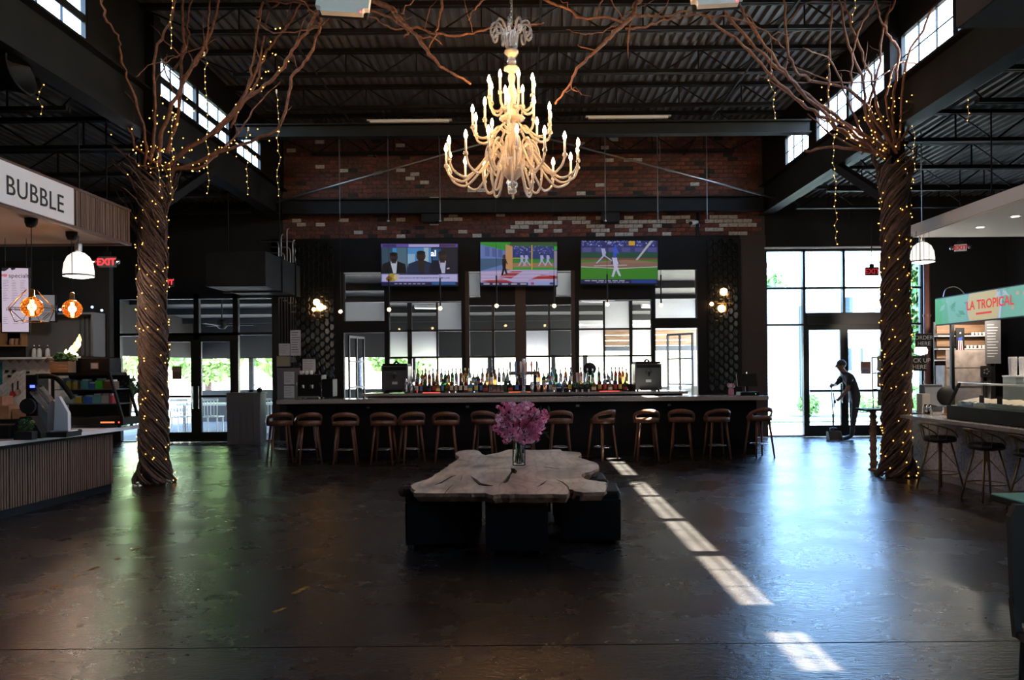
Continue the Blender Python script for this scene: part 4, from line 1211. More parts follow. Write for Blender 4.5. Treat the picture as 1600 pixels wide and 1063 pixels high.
def show_news(t, w, h):
    def f(p):
        p.rect(0,0,1,1,(0.01,0.012,0.03))
        p.rect(0,.91,1,.985,(0.16,0.10,0.45)); p.rect(.36,.915,.76,.98,(0.55,0.50,0.95)); p.rect(.02,.92,.2,.975,(0.06,0.03,0.2)); p.rect(.76,.92,.97,.975,(0.08,0.04,0.12))
        p.rect(0.01,.27,.335,.90,(0.05,0.10,0.16)); p.rect(.15,.78,.32,.89,(0.05,0.35,0.8)); p.rect(.20,.3,.335,.9,(0.10,0.20,0.28))
        p.rect(.345,.27,.655,.90,(0.10,0.34,0.75)); p.rect(.345,.45,.44,.75,(0.35,0.6,0.85)); p.rect(.56,.45,.62,.9,(0.45,0.65,0.8))
        p.rect(.665,.27,.985,.90,(0.012,0.015,0.03)); p.rect(.67,.6,.78,.88,(0.03,0.12,0.3))
        face(p,.165,.66,.88,(0.006,0.006,0.008),(0.65,0.7,0.85),tie=None)
        face(p,.52,.68,.98,(0.02,0.03,0.08),(0.03,0.02,0.02))
        face(p,.80,.68,.92,(0.008,0.010,0.028),(0.6,0.6,0.85),(0.06,0.03,0.02))
        p.poly([(.855,.41),(.89,.43),(.895,.40),(.86,.385)],(0.7,0.7,0.8))
        p.rect(0,.03,1,.275,(0.32,0.30,0.75)); p.rect(.01,.10,.99,.26,(0.62,0.60,0.95)); p.rect(.23,.255,.75,.275,(0.02,0.02,0.1))
        p.disc(.14,.19,.06,.10,(0.5,0.35,0.05)); p.disc(.10,.16,.04,.06,(0.25,0.12,0.03)); p.disc(.19,.2,.03,.07,(0.75,0.6,0.3))
        p.rect(0,0.0,1,.085,(0.015,0.015,0.09)); p.rect(.66,.02,.97,.075,(0.03,0.15,0.42))
        for i in range(7): p.rect(.17+.06*i,.03,.21+.06*i,.055,(0.4,0.4,0.55))
    s = screen(t, w, h, f)
    text('HOW SHOULD WE VIEW HALIBURTON AFTER GAME 2 LOSS?', h*.0475, M['tvtext_dark'], (-w*.27,-.012,h*.165), FACE_CAM, s, extrude=.0004, spacing=.92, bold=.0006)
    text('al', h*.2, M['tvtext_white'], (w*.15,-.012,h*.70), FACE_CAM, s, extrude=.0004, bold=.004)
def player(p, x, y, s, body, legs, head=(0.02,0.03,0.15), lean=0, stride=.3):
    sy = s; kx = .58
    P_ = p; p = type('q',(),{})(); p.poly = lambda pts, c: P_.poly([(x+(a-x)*kx, b) for a, b in pts], c); p.disc = lambda a, b, rx, ry, c, n: P_.disc(x+(a-x)*kx, b, rx*.75, ry, c, n)
    p.poly([(x-.02*s,y),(x+.02*s,y),(x+(.03+stride*.3)*s,y-.14*s),(x+(.0+stride*.3)*s,y-.14*s)], legs)
    p.poly([(x-.02*s,y),(x+.02*s,y),(x-(.0+stride*.2)*s,y-.15*s),(x-(.03+stride*.2)*s,y-.15*s)], legs)
    p.poly([(x-.028*s,y-.01*s),(x+.028*s,y-.01*s),(x+(.035+lean)*s,y+.13*s),(x+(-.035+lean)*s,y+.13*s)], body)
    p.poly([(x+(.03+lean)*s,y+.12*s),(x+(.06+lean)*s,y+.04*s),(x+(.05+lean)*s,y+.03*s),(x+(.02+lean)*s,y+.09*s)], body)
    p.disc(x+lean*s, y+.165*s, .02*s, .04*s, head, 10)
def show_studio(t, w, h):
    def f(p):
        p.rect(0,0,1,1,(0.03,0.10,0.03))
        p.poly([(0,1),(0.4,1),(.34,.8),(0,.93)],(0.03,0.35,0.04))
        p.poly([(0,.95),(.33,.80),(.33,.38),(0,.12)],(0.16,0.26,0.62))
        for x in (.06,.15,.23): p.poly([(x,.92-x*.36),(x+.06,.90-x*.36),(x+.06,.68-x*.2),(x,.7-x*.2)],(0.09,0.15,0.42))
        p.poly([(0,.62),(.33,.62),(.33,.5),(0,.34)],(0.06,0.14,0.28))
        p.poly([(.33,.95),(.42,.9),(.42,.35),(.33,.38)],(0.65,0.35,0.15))
        p.rect(.42,.35,1,.93,(0.02,0.16,0.03)); p.rect(.42,.62,1,.9,(0.02,0.05,0.25))
        for i in range(70): 
            a, c = rnd.uniform(.43,.97), rnd.uniform(.72,.9); p.rect(a,c,a+.018,c+.02,rnd.choice([(.15,.15,.6),(.3,.3,.7),(.05,.05,.2),(.4,.4,.6)]))
        p.rect(.42,.42,1,.52,(0.42,0.22,0.12)); p.rect(.42,.36,1,.42,(0.04,0.36,0.05)); p.rect(.42,.52,1,.60,(0.03,0.28,0.05))
        p.rect(.665,.36,.68,.93,(0.75,0.45,0.03)); p.rect(.42,.62,.6,.64,(0.6,0.6,0.02)); p.rect(.96,.4,1,.8,(0.35,0.3,0.4)); p.rect(.955,.82,1,.9,(0.02,0.55,0.03))
        for x in (.54,.60,.80,.88): player(p,x,.58,.9,(0.5,0.5,0.85),(0.5,0.5,0.8))
        p.poly([(0,.33),(.42,.36),(1,.36),(1,.06),(0,.06)],(0.55,0.45,0.75))
        p.poly([(.0,.10),(.16,.06),(.45,.06),(.28,.16)],(0.42,0.04,0.05)); p.poly([(.22,.2),(.40,.16),(.55,.33),(.42,.33)],(0.42,0.04,0.05)); p.poly([(.62,.12),(1,.16),(1,.22),(.8,.25)],(0.45,0.03,0.03))
        for a in (.12,.2,.28): p.poly([(0,a),(.9,a+.02),(.9,a+.03),(0,a+.012)],(0.75,0.7,0.95))
        player(p,.31,.44,1.35,(0.004,0.004,0.006),(0.004,0.004,0.008),(0.05,0.025,0.02),0,.1)
        p.rect(0,0,1,.07,(0.02,0.02,0.12)); p.rect(.62,.005,1,.09,(0.35,0.45,0.85)); p.rect(.66,.015,.7,.075,(0.5,0.06,0.2))
        for i in range(5): p.rect(.04+.12*i,.02,.12+.12*i,.05,(0.6,0.6,0.7))
        p.disc(.93,.045,.03,.028,(0.02,0.05,0.2))
    screen(t, w, h, f)
def show_game(t, w, h):
    def f(p):
        p.rect(0,0,1,1,(0.05,0.25,0.03))
        p.rect(0,.62,1,1,(0.025,0.03,0.16)); 
        for i in range(160):
            a, c = rnd.uniform(0,.98), rnd.uniform(.86,1); p.rect(a,c,a+.02,c+.03,rnd.choice([(.08,.1,.5),(.2,.25,.7),(.4,.45,.8),(.02,.02,.1),(.04,.06,.3)]))
        p.rect(.62,.89,.70,.99,(0.8,0.45,0.02)); p.rect(0,.73,1,.85,(0.05,0.05,0.22)); 
        for i in range(6): p.rect(.02+.17*i,.74,.13+.17*i,.84,(0.10,0.10,0.36))
        p.rect(0,.60,1,.73,(0.015,0.09,0.05)); p.rect(0,.555,1,.60,(0.22,0.08,0.05)); p.rect(0,.50,1,.555,(0.05,0.26,0.03))
        p.poly([(0,.50),(1,.50),(1,.40),(.5,.36),(0,.40)],(0.30,0.17,0.12)); p.poly([(.1,.5),(.6,.56),(1,.5),(.7,.47)],(0.34,0.20,0.14))
        p.rect(0,.10,1,.36,(0.05,0.28,0.02)); p.poly([(.0,.40),(.5,.36),(1,.40),(1,.385),(.5,.345),(0,.385)],(0.7,0.7,0.75))
        p.poly([(.17,.42),(.6,.44),(.6,.425),(.17,.405)],(0.7,0.7,0.75))
        player(p,.30,.66,1.25,(0.5,0.52,0.85),(0.5,0.5,0.8),(0.02,0.03,0.2),-.02,.6)
        player(p,.44,.65,1.3,(0.06,0.12,0.75),(0.04,0.04,0.15),(0.04,0.1,0.7),.01,.2)
        player(p,.455,.40,1.6,(0.65,0.66,0.92),(0.65,0.66,0.92),(0.05,0.08,0.6),-.02,.15)
        p.poly([(.90,1),(.94,1),(.74,.55),(.71,.55)],(0.55,0.55,0.6))
        p.rect(0,0,1,.10,(0.012,0.012,0.10)); p.rect(.66,.015,.98,.085,(0.02,0.06,0.35))
        for i in range(6): p.rect(.05+.09*i,.055,.12+.09*i,.08,(0.5,0.5,0.65))
        for i in range(8): p.rect(.2+.055*i,.02,.24+.055*i,.04,(0.35,0.35,0.5))
    screen(t, w, h, f)
tv(596, 715, 381, 446, 'television showing three men in jackets in a talk show', show_news)
tv(751, 870, 379, 446, 'television showing a studio with a red and white floor', show_studio)
tv(908, 1027, 377, 443, 'television showing a ball game on green grass', show_game)
# ---- slim rod pendants over the bar
M['warmbulb'] = emat('warm_bulb', (1.0, 0.62, 0.28), 14.0)
for i, (px, y0, y1) in enumerate(((532,385,487),(608,440,484),(688,430,482),(776,440,478),(866,420,478),(949,440,476),(1033,430,477))):
    Y = 14.2; p0, p1 = P(px, y0, Y), P(px, y1, Y)
    t = thing('rod_pendant', 'slim black rod pendant with a bare bulb over the bar, %s from the left' % ORD[i], 'pendant lamp', (p1.x, Y, p1.z), 0, 'rod pendants over the bar')
    L_ = (p0-p1).length
    b = MB(); b.tube([(0,0,.03),(0,0,max(.55,L_*.6))], .014, 8); b.build('rod', M['black'], t)
    b = MB(); b.tube([(0,0,max(.55,L_*.6)),(0,0,5.98-p1.z-.12)], .003, 4); b.build('wire', M['steel_dark'], t)
    b = MB(); b.ball((0,0,0), .033, 10, 7); b.build('bulb', M['warmbulb'], t, smooth=True)
# ---- wall sconces
def sconce(px, py, label, spots):
    Y = YW-.12; c = P(px, py, Y)
    t = thing('wall_sconce', label, 'sconce', c)
    b = MB(); b.lathe([(.05,0),(.05,.06)], 12, (0,.06,0), ax=Matrix.Rotation(R(90),3,'X')); b.tube([(-.14,-.05,0),(.18,-.05,0)], .01, 6); b.bar((0,.0,0),(0,-.05,0),.02); b.build('stem', M['brass'], t)
    for dx, dz, r, lit in spots:
        q = MB(); q.tube([(dx,-.05,0),(dx,-.05,dz-.03 if dz > 0 else dz+.03)], .009, 6); a = q.build('arm', M['brass'], t)
        q = MB(); q.ball((dx,-.05,dz), r, 12, 8); q.build('globe', M['sconceglow'] if lit else M['smokeglass'], a, smooth=True)
M['sconceglow'] = emat('lit_globe', (1.0, 0.52, 0.2), 6.0)
M['smokeglass'] = mat('smoked_globe', (0.25,0.18,0.15), 0.08, trans=0.5)
sconce(497, 484, 'brass globe sconce on the black tiles left of the bar windows', [(-.08,.0,.045,1),(-.02,.16,.075,1),(.06,.05,.085,1),(.15,.04,.045,1),(-.1,-.17,.07,0),(.06,-.2,.04,0)])
sconce(1130, 474, 'brass globe sconce on the black tiles right of the bar windows', [(-.27,-.02,.045,1),(0,.25,.085,1),(-.05,-.12,.085,1),(.12,.14,.07,0),(.05,-.2,.05,0),(.2,.0,.04,0)])
# ---- loudspeakers on the brick, strip lights on the tie beam, tie rods, camera
for px, lb in ((673,'left black loudspeaker hung on the brick under the lower beam'), (953,'right black loudspeaker hung on the brick under the lower beam')):
    p = P(px, 339, 17.2)
    t = thing('loudspeaker', lb, 'loudspeaker', p)
    b = MB(); b.bbox(-.2,.2,-.12,.1,-.14,.14,.03); b.build('cabinet', M['rubber'], t)
    b = MB(); b.bbox(-.185,.185,-.128,-.118,-.125,.125,.003); b.build('grille', M['steel_dark'], t)
    b = MB(); b.box(-.03,.03,.1,.3,-.03,.03); b.build('bracket', M['black'], t)
for px0, px1, py, lb in ((574,706,192,'unlit white strip light over the left of the tie beam'), (915,1048,186,'unlit white strip light over the right of the tie beam')):
    Y = 14.19; a, c = P(px0, py, Y), P(px1, py, Y); w = (c.x-a.x)/2
    t = thing('strip_light', lb, 'strip light', ((a.x+c.x)/2, Y, a.z))
    b = MB(); b.box(-w, w, -.05, .05, .03, .045); b.build('reflector', M['white'], t)
    b = MB(); b.box(-w+.05, w-.05, -.03, .03, 0, .03); b.build('housing', M['white'], t)
    for x in (-w*.6, w*.6):
        q = MB(); q.tube([(x,0,.045),(x,0,6.36-a.z)], .005, 4); q.build('hanger', M['steel_dark'], t)
for a, c, lb in (((812,205),(1222,313),'steel tie rod rising from the right girder across the brick'), ((800,211),(432,316),'steel tie rod rising from the left across the brick')):
    Y = 16.7; p, q_ = P(*a, Y), P(*c, Y)
    t = thing('tie_rod', lb, 'tie rod', p)
    b = MB(); b.tube([(0,0,0), q_-p], .022, 8); b.build('rod', M['conduit'], t, smooth=True)
    mid = (q_-p)*.57; d = (q_-p).normalized()
    b = MB(); b.tube([mid-d*.1, mid+d*.1], .038, 8); b.build('turnbuckle', M['conduit'], t)
for i, px in enumerate((531,607,688,946,1028,1105)):
    p, q_ = P(px, 212, 16.9), P(px, 345, 16.9)
    t = thing('hanger_rod', 'thin steel hanger rod in front of the bricks, %s from the left' % ORD[i], 'rod', q_, 0, 'hanger rods on the brick wall')
    b = MB(); b.tube([(0,0,0),(0,0,p.z-q_.z+.3)], .011, 6); b.build('rod', M['conduit'], t)
    b = MB(); b.lathe([(.03,0),(.03,.025)], 8, (0,0,-.02)); b.build('nut', M['conduit'], t)
p = P(1085, 346, 17.2)
t = thing('security_camera', 'white security camera on a black arm below the lower beam', 'camera', p)
b = MB(); b.tube([(.08,.1,.0),(-.1,-.12,-.06)], .045, 10); b.build('housing', M['white'], t, smooth=True)
b = MB(); b.tube([(-.1,-.12,-.06),(-.12,-.14,-.067)], .04, 10); b.build('lens', M['black'], t)
b = MB(); b.bar((.12,.24,.35),(.12,.24,-.3),.06,.05); b.bar((.06,.08,0),(.12,.24,0),.03); b.build('arm', M['black'], t)
# ================================================================== SLAB TABLE, OTTOMANS, FLOWERS
OT = ['black leather cube ottoman at the front left under the slab','black leather cube ottoman at the front middle under the slab','black leather cube ottoman sticking out at the front right of the slab',
      'black leather cube ottoman behind the front left one','black leather cube ottoman behind the front right one','black leather cube ottoman in the middle under the slab','black leather cube ottoman at the back under the slab']
ob0 = None
for i, (x, y, rz) in enumerate(((-.83,7.2,.10),(-.08,6.93,.0),(.60,7.32,-.05),(-.72,8.0,.05),(.55,8.05,0),(-.07,7.75,.03),(.0,8.75,.0))):
    t = thing('ottoman', OT[i], 'ottoman', (x, y, 0), rz, 'cube ottomans under the slab')
    if ob0 is None:
        b = MB(); b.bbox(-.265,.265,-.265,.265,.03,.41,.015); o1 = b.build('body', M['leather'], t)
        b = MB(); b.bbox(-.27,.27,-.27,.27,.40,.48,.025); o2 = b.build('cushion_top', M['leather'], t)
        b = MB()
        for sx in (-1,1):
            for sy in (-1,1): b.tube([(sx*.263,sy*.263,.03),(sx*.263,sy*.263,.41)], .005, 5)
        o3 = b.build('piping', M['leather'], t)
        b = MB(); o4s = []
        for sx in (-1,1):
            for sy in (-1,1):
                q = MB(); q.lathe([(.022,0),(.025,.03)], 8, (sx*.21,sy*.21,0)); o4s.append(q.build('foot', M['rubber'], t))
        ob0 = [o1,o2,o3]+o4s
    else:
        for o in ob0: inst(o, t)
def slab_material():
    m = bpy.data.materials.new('spalted_wood_slab'); m.use_nodes = True
    nt = m.node_tree; L = nt.links.new; p = nt.nodes['Principled BSDF']
    tc = nt.nodes.new('ShaderNodeTexCoord')
    mp = nt.nodes.new('ShaderNodeMapping'); mp.inputs['Scale'].default_value = (1.0, 0.55, 1)
    L(tc.outputs['Object'], mp.inputs['Vector'])
    n = nt.nodes.new('ShaderNodeTexNoise'); n.inputs['Scale'].default_value = 1.6; n.inputs['Detail'].default_value = 6; n.inputs['Distortion'].default_value = 1.2
    L(mp.outputs['Vector'], n.inputs['Vector'])
    w = nt.nodes.new('ShaderNodeTexWave'); w.inputs['Scale'].default_value = 3.0; w.inputs['Distortion'].default_value = 9; w.inputs['Detail'].default_value = 4; w.inputs['Detail Scale'].default_value = 1.2
    L(mp.outputs['Vector'], w.inputs['Vector'])
    r1 = nt.nodes.new('ShaderNodeValToRGB')
    e = r1.color_ramp.elements
    e[0].position = 0.33; e[0].color = (0.13,0.065,0.04,1); e[1].position = 0.68; e[1].color = (0.80,0.62,0.47,1)
    x = e.new(0.47); x.color = (0.52,0.36,0.25,1)
    L(n.outputs['Fac'], r1.inputs['Fac'])
    r2 = nt.nodes.new('ShaderNodeValToRGB'); r2.color_ramp.elements[0].position = 0.0; r2.color_ramp.elements[0].color = (0.8,0.74,0.68,1); r2.color_ramp.elements[1].position = 0.3; r2.color_ramp.elements[1].color = (1,1,1,1)
    L(w.outputs['Fac'], r2.inputs['Fac'])
    mx = nt.nodes.new('ShaderNodeMixRGB'); mx.blend_type = 'MULTIPLY'; mx.inputs[0].default_value = 1
    L(r1.outputs['Color'], mx.inputs[1]); L(r2.outputs['Color'], mx.inputs[2])
    L(mx.outputs['Color'], p.inputs['Base Color']); p.inputs['Roughness'].default_value = 0.34; p.inputs['Coat Weight'].default_value = 0.6; p.inputs['Coat Roughness'].default_value = 0.22
    return m
M['slab'] = slab_material()
M['bark'] = mat('dark_live_edge', (0.16,0.085,0.05), 0.7, var=0.5, scale=10, bump=0.6, bscale=25)
ZTOP, ZBOT = 0.565, 0.485
def crop(u, v): return (600+u/3.7975, 600+v/3.7975)
outline = [(160,600),(178,628),(186,648),(330,650),(520,650),(600,648),(650,660),(720,654),(800,655),(960,654),(1085,655),(1102,640),(1095,618),(1130,635),(1180,645),(1308,642),(1318,600),(1314,583),(1265,576),(1215,570),(1180,556),(1172,540),(1192,528),(1240,514),(1270,504),(1274,482),(1255,467),(1205,452),(1152,436),(1168,424),(1165,408),(1130,403),(1060,400),(1044,389),(920,393),(800,390),(740,390),(690,406),(640,416),(600,424),(582,416),(568,402),(540,391),(490,393),(440,400),(424,414),(446,440),(420,458),(380,488),(330,522),(258,566)]
hole = [(752,500),(775,503),(790,518),(780,534),(762,530),(750,545),(748,560),(738,580),(716,590),(706,585),(728,560),(742,540),(754,520)]
def wpt(u, v):
    q = FL(*crop(u, v), ZTOP); return (q.x, q.y)
op = [wpt(*c) for c in outline]; hp = [wpt(*c) for c in hole]
def densify(poly, amp, n=3):
    out = []
    for i in range(len(poly)):
        a, c = Vector(poly[i]), Vector(poly[(i+1) % len(poly)])
        d = c-a; nrm = Vector((-d.y, d.x)).normalized() if d.length > 0 else Vector((0,0))
        for k in range(n):
            p = a + d*(k/n)
            if k: p += nrm*rnd.uniform(-amp, amp)
            out.append((p.x, p.y))
    return out
op = densify(op, .012); hp = densify(hp, .004, 2)
tc = Vector((0.0, 7.6, 0))
table = thing('slab_table', 'live-edge wooden slab table with a cracked pale top resting on black ottomans', 'table', tc)
bm = bmesh.new()
vo = [bm.verts.new((x-tc.x, y-tc.y, ZTOP)) for x, y in op]; vh = [bm.verts.new((x-tc.x, y-tc.y, ZTOP)) for x, y in hp]
es = [bm.edges.new((L_[i], L_[(i+1) % len(L_)])) for L_ in (vo, vh) for i in range(len(L_))]
bmesh.ops.triangle_fill(bm, use_beauty=True, use_dissolve=False, edges=es)
for f in bm.faces:
    if f.normal.z < 0: f.normal_flip()
me = bpy.data.meshes.new('tabletop')
bm.verts.index_update()
tv_ = [v.co.copy() for v in bm.verts]; tf_ = [[v.index for v in f.verts] for f in bm.faces]
bm.free()
s = MB(); s.add(tv_, tf_, 0)
cx = sum(p[0] for p in op)/len(op)-tc.x; cy = sum(p[1] for p in op)/len(op)-tc.y
no = len(op)
def ring(pts, z, k, jit=0): return [(cx+(x-tc.x-cx)*k+rnd.uniform(-jit,jit), cy+(y-tc.y-cy)*k+rnd.uniform(-jit,jit), z) for x, y in pts]
r0 = ring(op, ZTOP, 1.0); r1_ = ring(op, ZTOP-.03, 1.004, .006); r2_ = ring(op, ZBOT, .965, .01)
s.add(r0+r1_+r2_, [(i, no+i, no+(i+1) % no, (i+1) % no) for i in range(no)] + [(no+i, 2*no+i, 2*no+(i+1) % no, no+(i+1) % no) for i in range(no)], 1)
nh = len(hp)
s.add([(x-tc.x, y-tc.y, ZTOP) for x, y in hp] + [(x-tc.x, y-tc.y, ZBOT) for x, y in hp], [(i, (i+1) % nh, nh+(i+1) % nh, nh+i) for i in range(nh)], 1)
s.add([(v.x, v.y, ZBOT) if False else (cx+(v.x-cx)*.965, cy+(v.y-cy)*.965, ZBOT) for v in tv_], [f[::-1] for f in tf_], 1)
s.build('tabletop', [M['slab'], M['bark']], table)
M['crack'] = mat('dark_wood_fissure', (0.03,0.016,0.01), 0.8)
for pts, wd in (([(515,548),(545,575),(570,598),(600,605),(650,606)], 9), ([(300,600),(340,588),(370,570),(400,552),(430,542)], 6), ([(360,650),(385,620),(410,600)], 3), ([(910,612),(940,595),(965,575)], 6), ([(1020,568),(1060,585),(1090,610),(1100,640)], 4), ([(455,575),(462,545)], 3), ([(945,495),(985,498),(1040,506)], 3), ([(682,605),(735,548)], 3), ([(560,440),(578,425)], 3), ([(760,445),(800,470)],2)):
    P3 = [Vector((*wpt(*c), ZTOP-.0015)) - Vector((tc.x, tc.y, 0)) for c in pts]
    q = MB(); q.tube(P3, [.003]+[wd*.0018]*(len(P3)-2)+[.003], 6); o = q.build('crack', M['crack'], table); 
q = MB()
c0 = FL(*crop(150, 628), .52) - tc
for k in range(6): q.ball(c0 + Vector((rnd.uniform(-.06,.08), rnd.uniform(-.05,.05), rnd.uniform(-.03,.02))), .05, 7, 5)
q.build('bark_corner', M['crack'], table)
# ---- vase and blossoms
vb = FL(811, 727, ZTOP)
vase = thing('vase', 'tall clear greenish glass vase standing on the slab table', 'vase', (vb.x, vb.y, ZTOP))
M['vaseglass'] = mat('greenish_vase_glass', (0.88,0.97,0.94), 0.04, trans=1.0, ior=1.4)
b = MB(); hw_ = .075
prof = [(hw_*.96,0),(hw_,.012),(hw_,.30),(hw_*1.02,.312),(hw_*.9,.312),(hw_*.9,.02)]
b.lathe(prof, 8, ax=Matrix.Rotation(R(22.5),3,'Z')); b.build('vase_body', M['vaseglass'], vase)
b = MB(); b.lathe([(hw_*.88,.022),(hw_*.88,.17)], 8, ax=Matrix.Rotation(R(22.5),3,'Z')); b.build('water', mat('vase_water',(0.92,0.97,0.95),.02,trans=1.0,ior=1.33), vase)
bq = thing('flower_bouquet', 'bouquet of pink pompom blossoms in the glass vase', 'flowers', (vb.x, vb.y, ZTOP+.03))
bo = Vector((vb.x, vb.y, ZTOP+.03))
PK = [mat('pink_petal', (0.95,0.32,0.50), .6, var=.25, scale=40), mat('pale_pink_petal', (0.97,0.56,0.70), .6, var=.2, scale=40), mat('deep_pink_petal', (0.86,0.22,0.40), .6, var=.25, scale=40)]
def blossom(seed):
    r = random.Random(seed); b = MB()
    for i in range(34):
        d = Vector((r.gauss(0,1), r.gauss(0,1), r.gauss(0,1)+.2)).normalized(); e = d.orthogonal().normalized(); e = Matrix.Rotation(r.uniform(0,6.3),3,d) @ e; g = d.cross(e)
        rr = r.uniform(.65,1.0)
        p = d*rr
        b.add([d*rr*.35, p+e*.36-d*.05, p+d*.18+g*.1, p-e*.36-d*.05], [(0,1,2,3)])
    return b
bms = []
for k in range(3):
    for j in range(2):
        o = blossom(90+k*2+j).build('blossom', PK[k]); bms.append(o.data); bpy.data.objects.remove(o)
cl = [(787,636,6),(800,634,5),(794,645,6),(822,634,6),(830,638,6),(836,645,6),(784,650,6),(797,655,6),(808,643,6),(815,650,6),(826,650,6),(838,655,5),(783,662,5),(791,668,6),(803,665,6),(812,660,6),(822,662,6),(832,666,6),(841,664,5),(775,669,4.5),(782,674,5),(789,680,4.5),(797,677,6),(808,675,6),(818,674,6),(828,677,6),(836,676,6),(843,672,5),(812,686,5),(820,688,6),(829,686,5.5),(838,684,4.5),(847,668,4),(846,650,5),(850,645,4),(849,656,4.5),(855,652,3),(846,662,5),(779,655,4),(804,650,6),(812,640,6),(818,642,5.5),(793,659,6),(828,657,6),(790,690,3.5),(795,686,4),(803,684,4),(778,636,2.5)]
for i, (px, py, r_) in enumerate(cl):
    Y = vb.y + rnd.uniform(-.13,.13)
    p = P(px, py, Y)
    o = bpy.data.objects.new('blossom', bms[rnd.randrange(6)]); COL.objects.link(o); o.parent = bq
    o.location = p-bo; s_ = r_*Y/F*1.5; o.scale = (s_,)*3; o.rotation_euler = (rnd.uniform(-.5,.5), rnd.uniform(-.5,.5), rnd.uniform(0,6))
for i in range(9):
    px, py, r_ = cl[i*5]
    p = P(px, py+3, vb.y)-bo
    q = MB(); a = i*.7; q.tube([(.03*math.cos(a),.03*math.sin(a),0),(.02*math.cos(a+2),.02*math.sin(a+2),.28),p*.8+Vector((0,0,.06)),p], .005, 5); q.build('stem', M['leaf'], bq)
for i, (px, py) in enumerate(((858,640),(845,640),(852,676),(856,682),(779,645),(798,692),(840,690),(847,645))):
    p = P(px, py, vb.y)-bo
    q = MB(); d = Vector((rnd.uniform(-1,1),rnd.uniform(-.5,.5),rnd.uniform(-.6,1))).normalized()*.05; e = Vector((0,.6,.4)).cross(d).normalized()*.014
    q.add([p-d,p+e,p+d,p-e],[(0,1,2,3)]); q.tube([p-d, p*.6+Vector((0,0,.12))], .0025, 4); q.build('leaf', M['leaf'], bq)
# ================================================================== VINE TRUNKS, BRANCHES, FAIRY LIGHTS
M['fairy'] = emat('fairy_bulb', (1.0, 0.48, 0.10), 2.6, 'NONE')
M['wire'] = mat('dark_wire', (0.05,0.045,0.035), 0.6)
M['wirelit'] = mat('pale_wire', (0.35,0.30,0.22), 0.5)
def smooth_path(pts, n=5, jit=0.0, r=rnd):
    """Catmull-Rom through pts with a little knobbly wander"""
    out = []
    k = len(pts)
    for i in range(k-1):
        p0, p1, p2, p3 = pts[max(i-1,0)], pts[i], pts[i+1], pts[min(i+2,k-1)]
        for s in range(n):
            t = s/n
            q = 0.5*((2*p1) + (p2-p0)*t + (2*p0-5*p1+4*p2-p3)*t*t + (3*p1-p0-3*p2+p3)*t**3)
            if jit and (i or s): q = q + Vector((r.gauss(0,jit), r.gauss(0,jit), r.gauss(0,jit)))
            out.append(q)
    out.append(pts[-1])
    return out
def vine_trunk(x, y, label, seed, lean, ztop, hand):
    r = random.Random(seed)
    t = thing('vine_tree', label, 'tree', (x, y, 0))
    n = 46
    for k in range(n):
        a0 = 2*PI*k/n + r.uniform(-.1,.1)
        turns = hand*r.uniform(2.7,3.3)*2*PI*ztop/4.2
        rad0 = r.uniform(.163,.190)
        pts, rs = [], []
        N = 64
        base = r.uniform(.011,.02)
        zt = ztop + r.uniform(-.25,.25)
        for i in range(N+1):
            f = i/N; z = zt*f
            fl = .10*max(0,1-z/.5)**2 + .09*max(0,(z-(ztop-.7))/.7)**2
            a = a0 + turns*f + .25*math.sin(3*f+k)
            rr = rad0 + fl + r.gauss(0,.006) + .012*math.sin(9*f+k*1.7)
            pts.append((rr*math.cos(a), rr*math.sin(a), max(z, base)))
            rs.append(base*(1.1-.35*f)*r.uniform(.85,1.15))
        b = MB(); b.tube(pts, rs, 5); b.build('vine', M['vine'], t, smooth=True)
    b = MB(); b.tube([(0,0,.0),(0,0,ztop-.1)], .165, 12); 
    # hollow so that the steel column stands inside: an open sleeve
    s = MB(); s.lathe([(.158,0.0),(.158,ztop-.1)], 14, cap=False); s.build('inner_wrap', M['bark'], t)
    return t
ZTL, ZTR = 4.4, 4.55
treeL = vine_trunk(-5.33, 11.2, 'tall trunk of twisted vines wrapped round the left column, with bare branches above', 11, 0, ZTL, -1)
treeR = vine_trunk(5.33, 11.2, 'tall trunk of twisted vines wrapped round the right column, with bare branches above', 12, 0, ZTR, 1)
BR = {treeL: [], treeR: []}
def branch(tree, pix, Y0, Y1, r0, r1, twigs=3, jit=.010, m='branch'):
    """pix: (x,y) points of the limb as measured; depth runs Y0..Y1 along it"""
    k = len(pix)
    pts = [P(px, py, Y0+(Y1-Y0)*i/(k-1)) for i, (px, py) in enumerate(pix)]
    pts = smooth_path(pts, 5, jit)
    o = tree.location
    n = len(pts)
    rs = [(r0+(r1-r0)*i/(n-1))*rnd.uniform(.85,1.2) for i in range(n)]
    b = MB(); b.tube([p-o for p in pts], rs, 6)
    br_ = b.build('branch', M[m], tree, smooth=True)
    for _ in range(twigs):
        i = rnd.randrange(n//4, n-2)
        d = (pts[i+1]-pts[i]).normalized()
        side = Vector((rnd.uniform(-1,1), rnd.uniform(-.6,.6), rnd.uniform(-.2,1))).normalized()
        L_ = rnd.uniform(.2,.65); q = pts[i]; tp = [q]
        for s in range(4):
            q = q + (d*.6+side*.8+Vector((rnd.gauss(0,.25),rnd.gauss(0,.25),rnd.gauss(0,.25)))).normalized()*L_/4
            tp.append(q)
        w = MB(); w.tube([p-o for p in tp], [rs[i]*.5,rs[i]*.45,rs[i]*.38,rs[i]*.3,.002], 5); w.build('twig', M[m], br_, smooth=True)
    BR[tree].append(pts)
    return br_
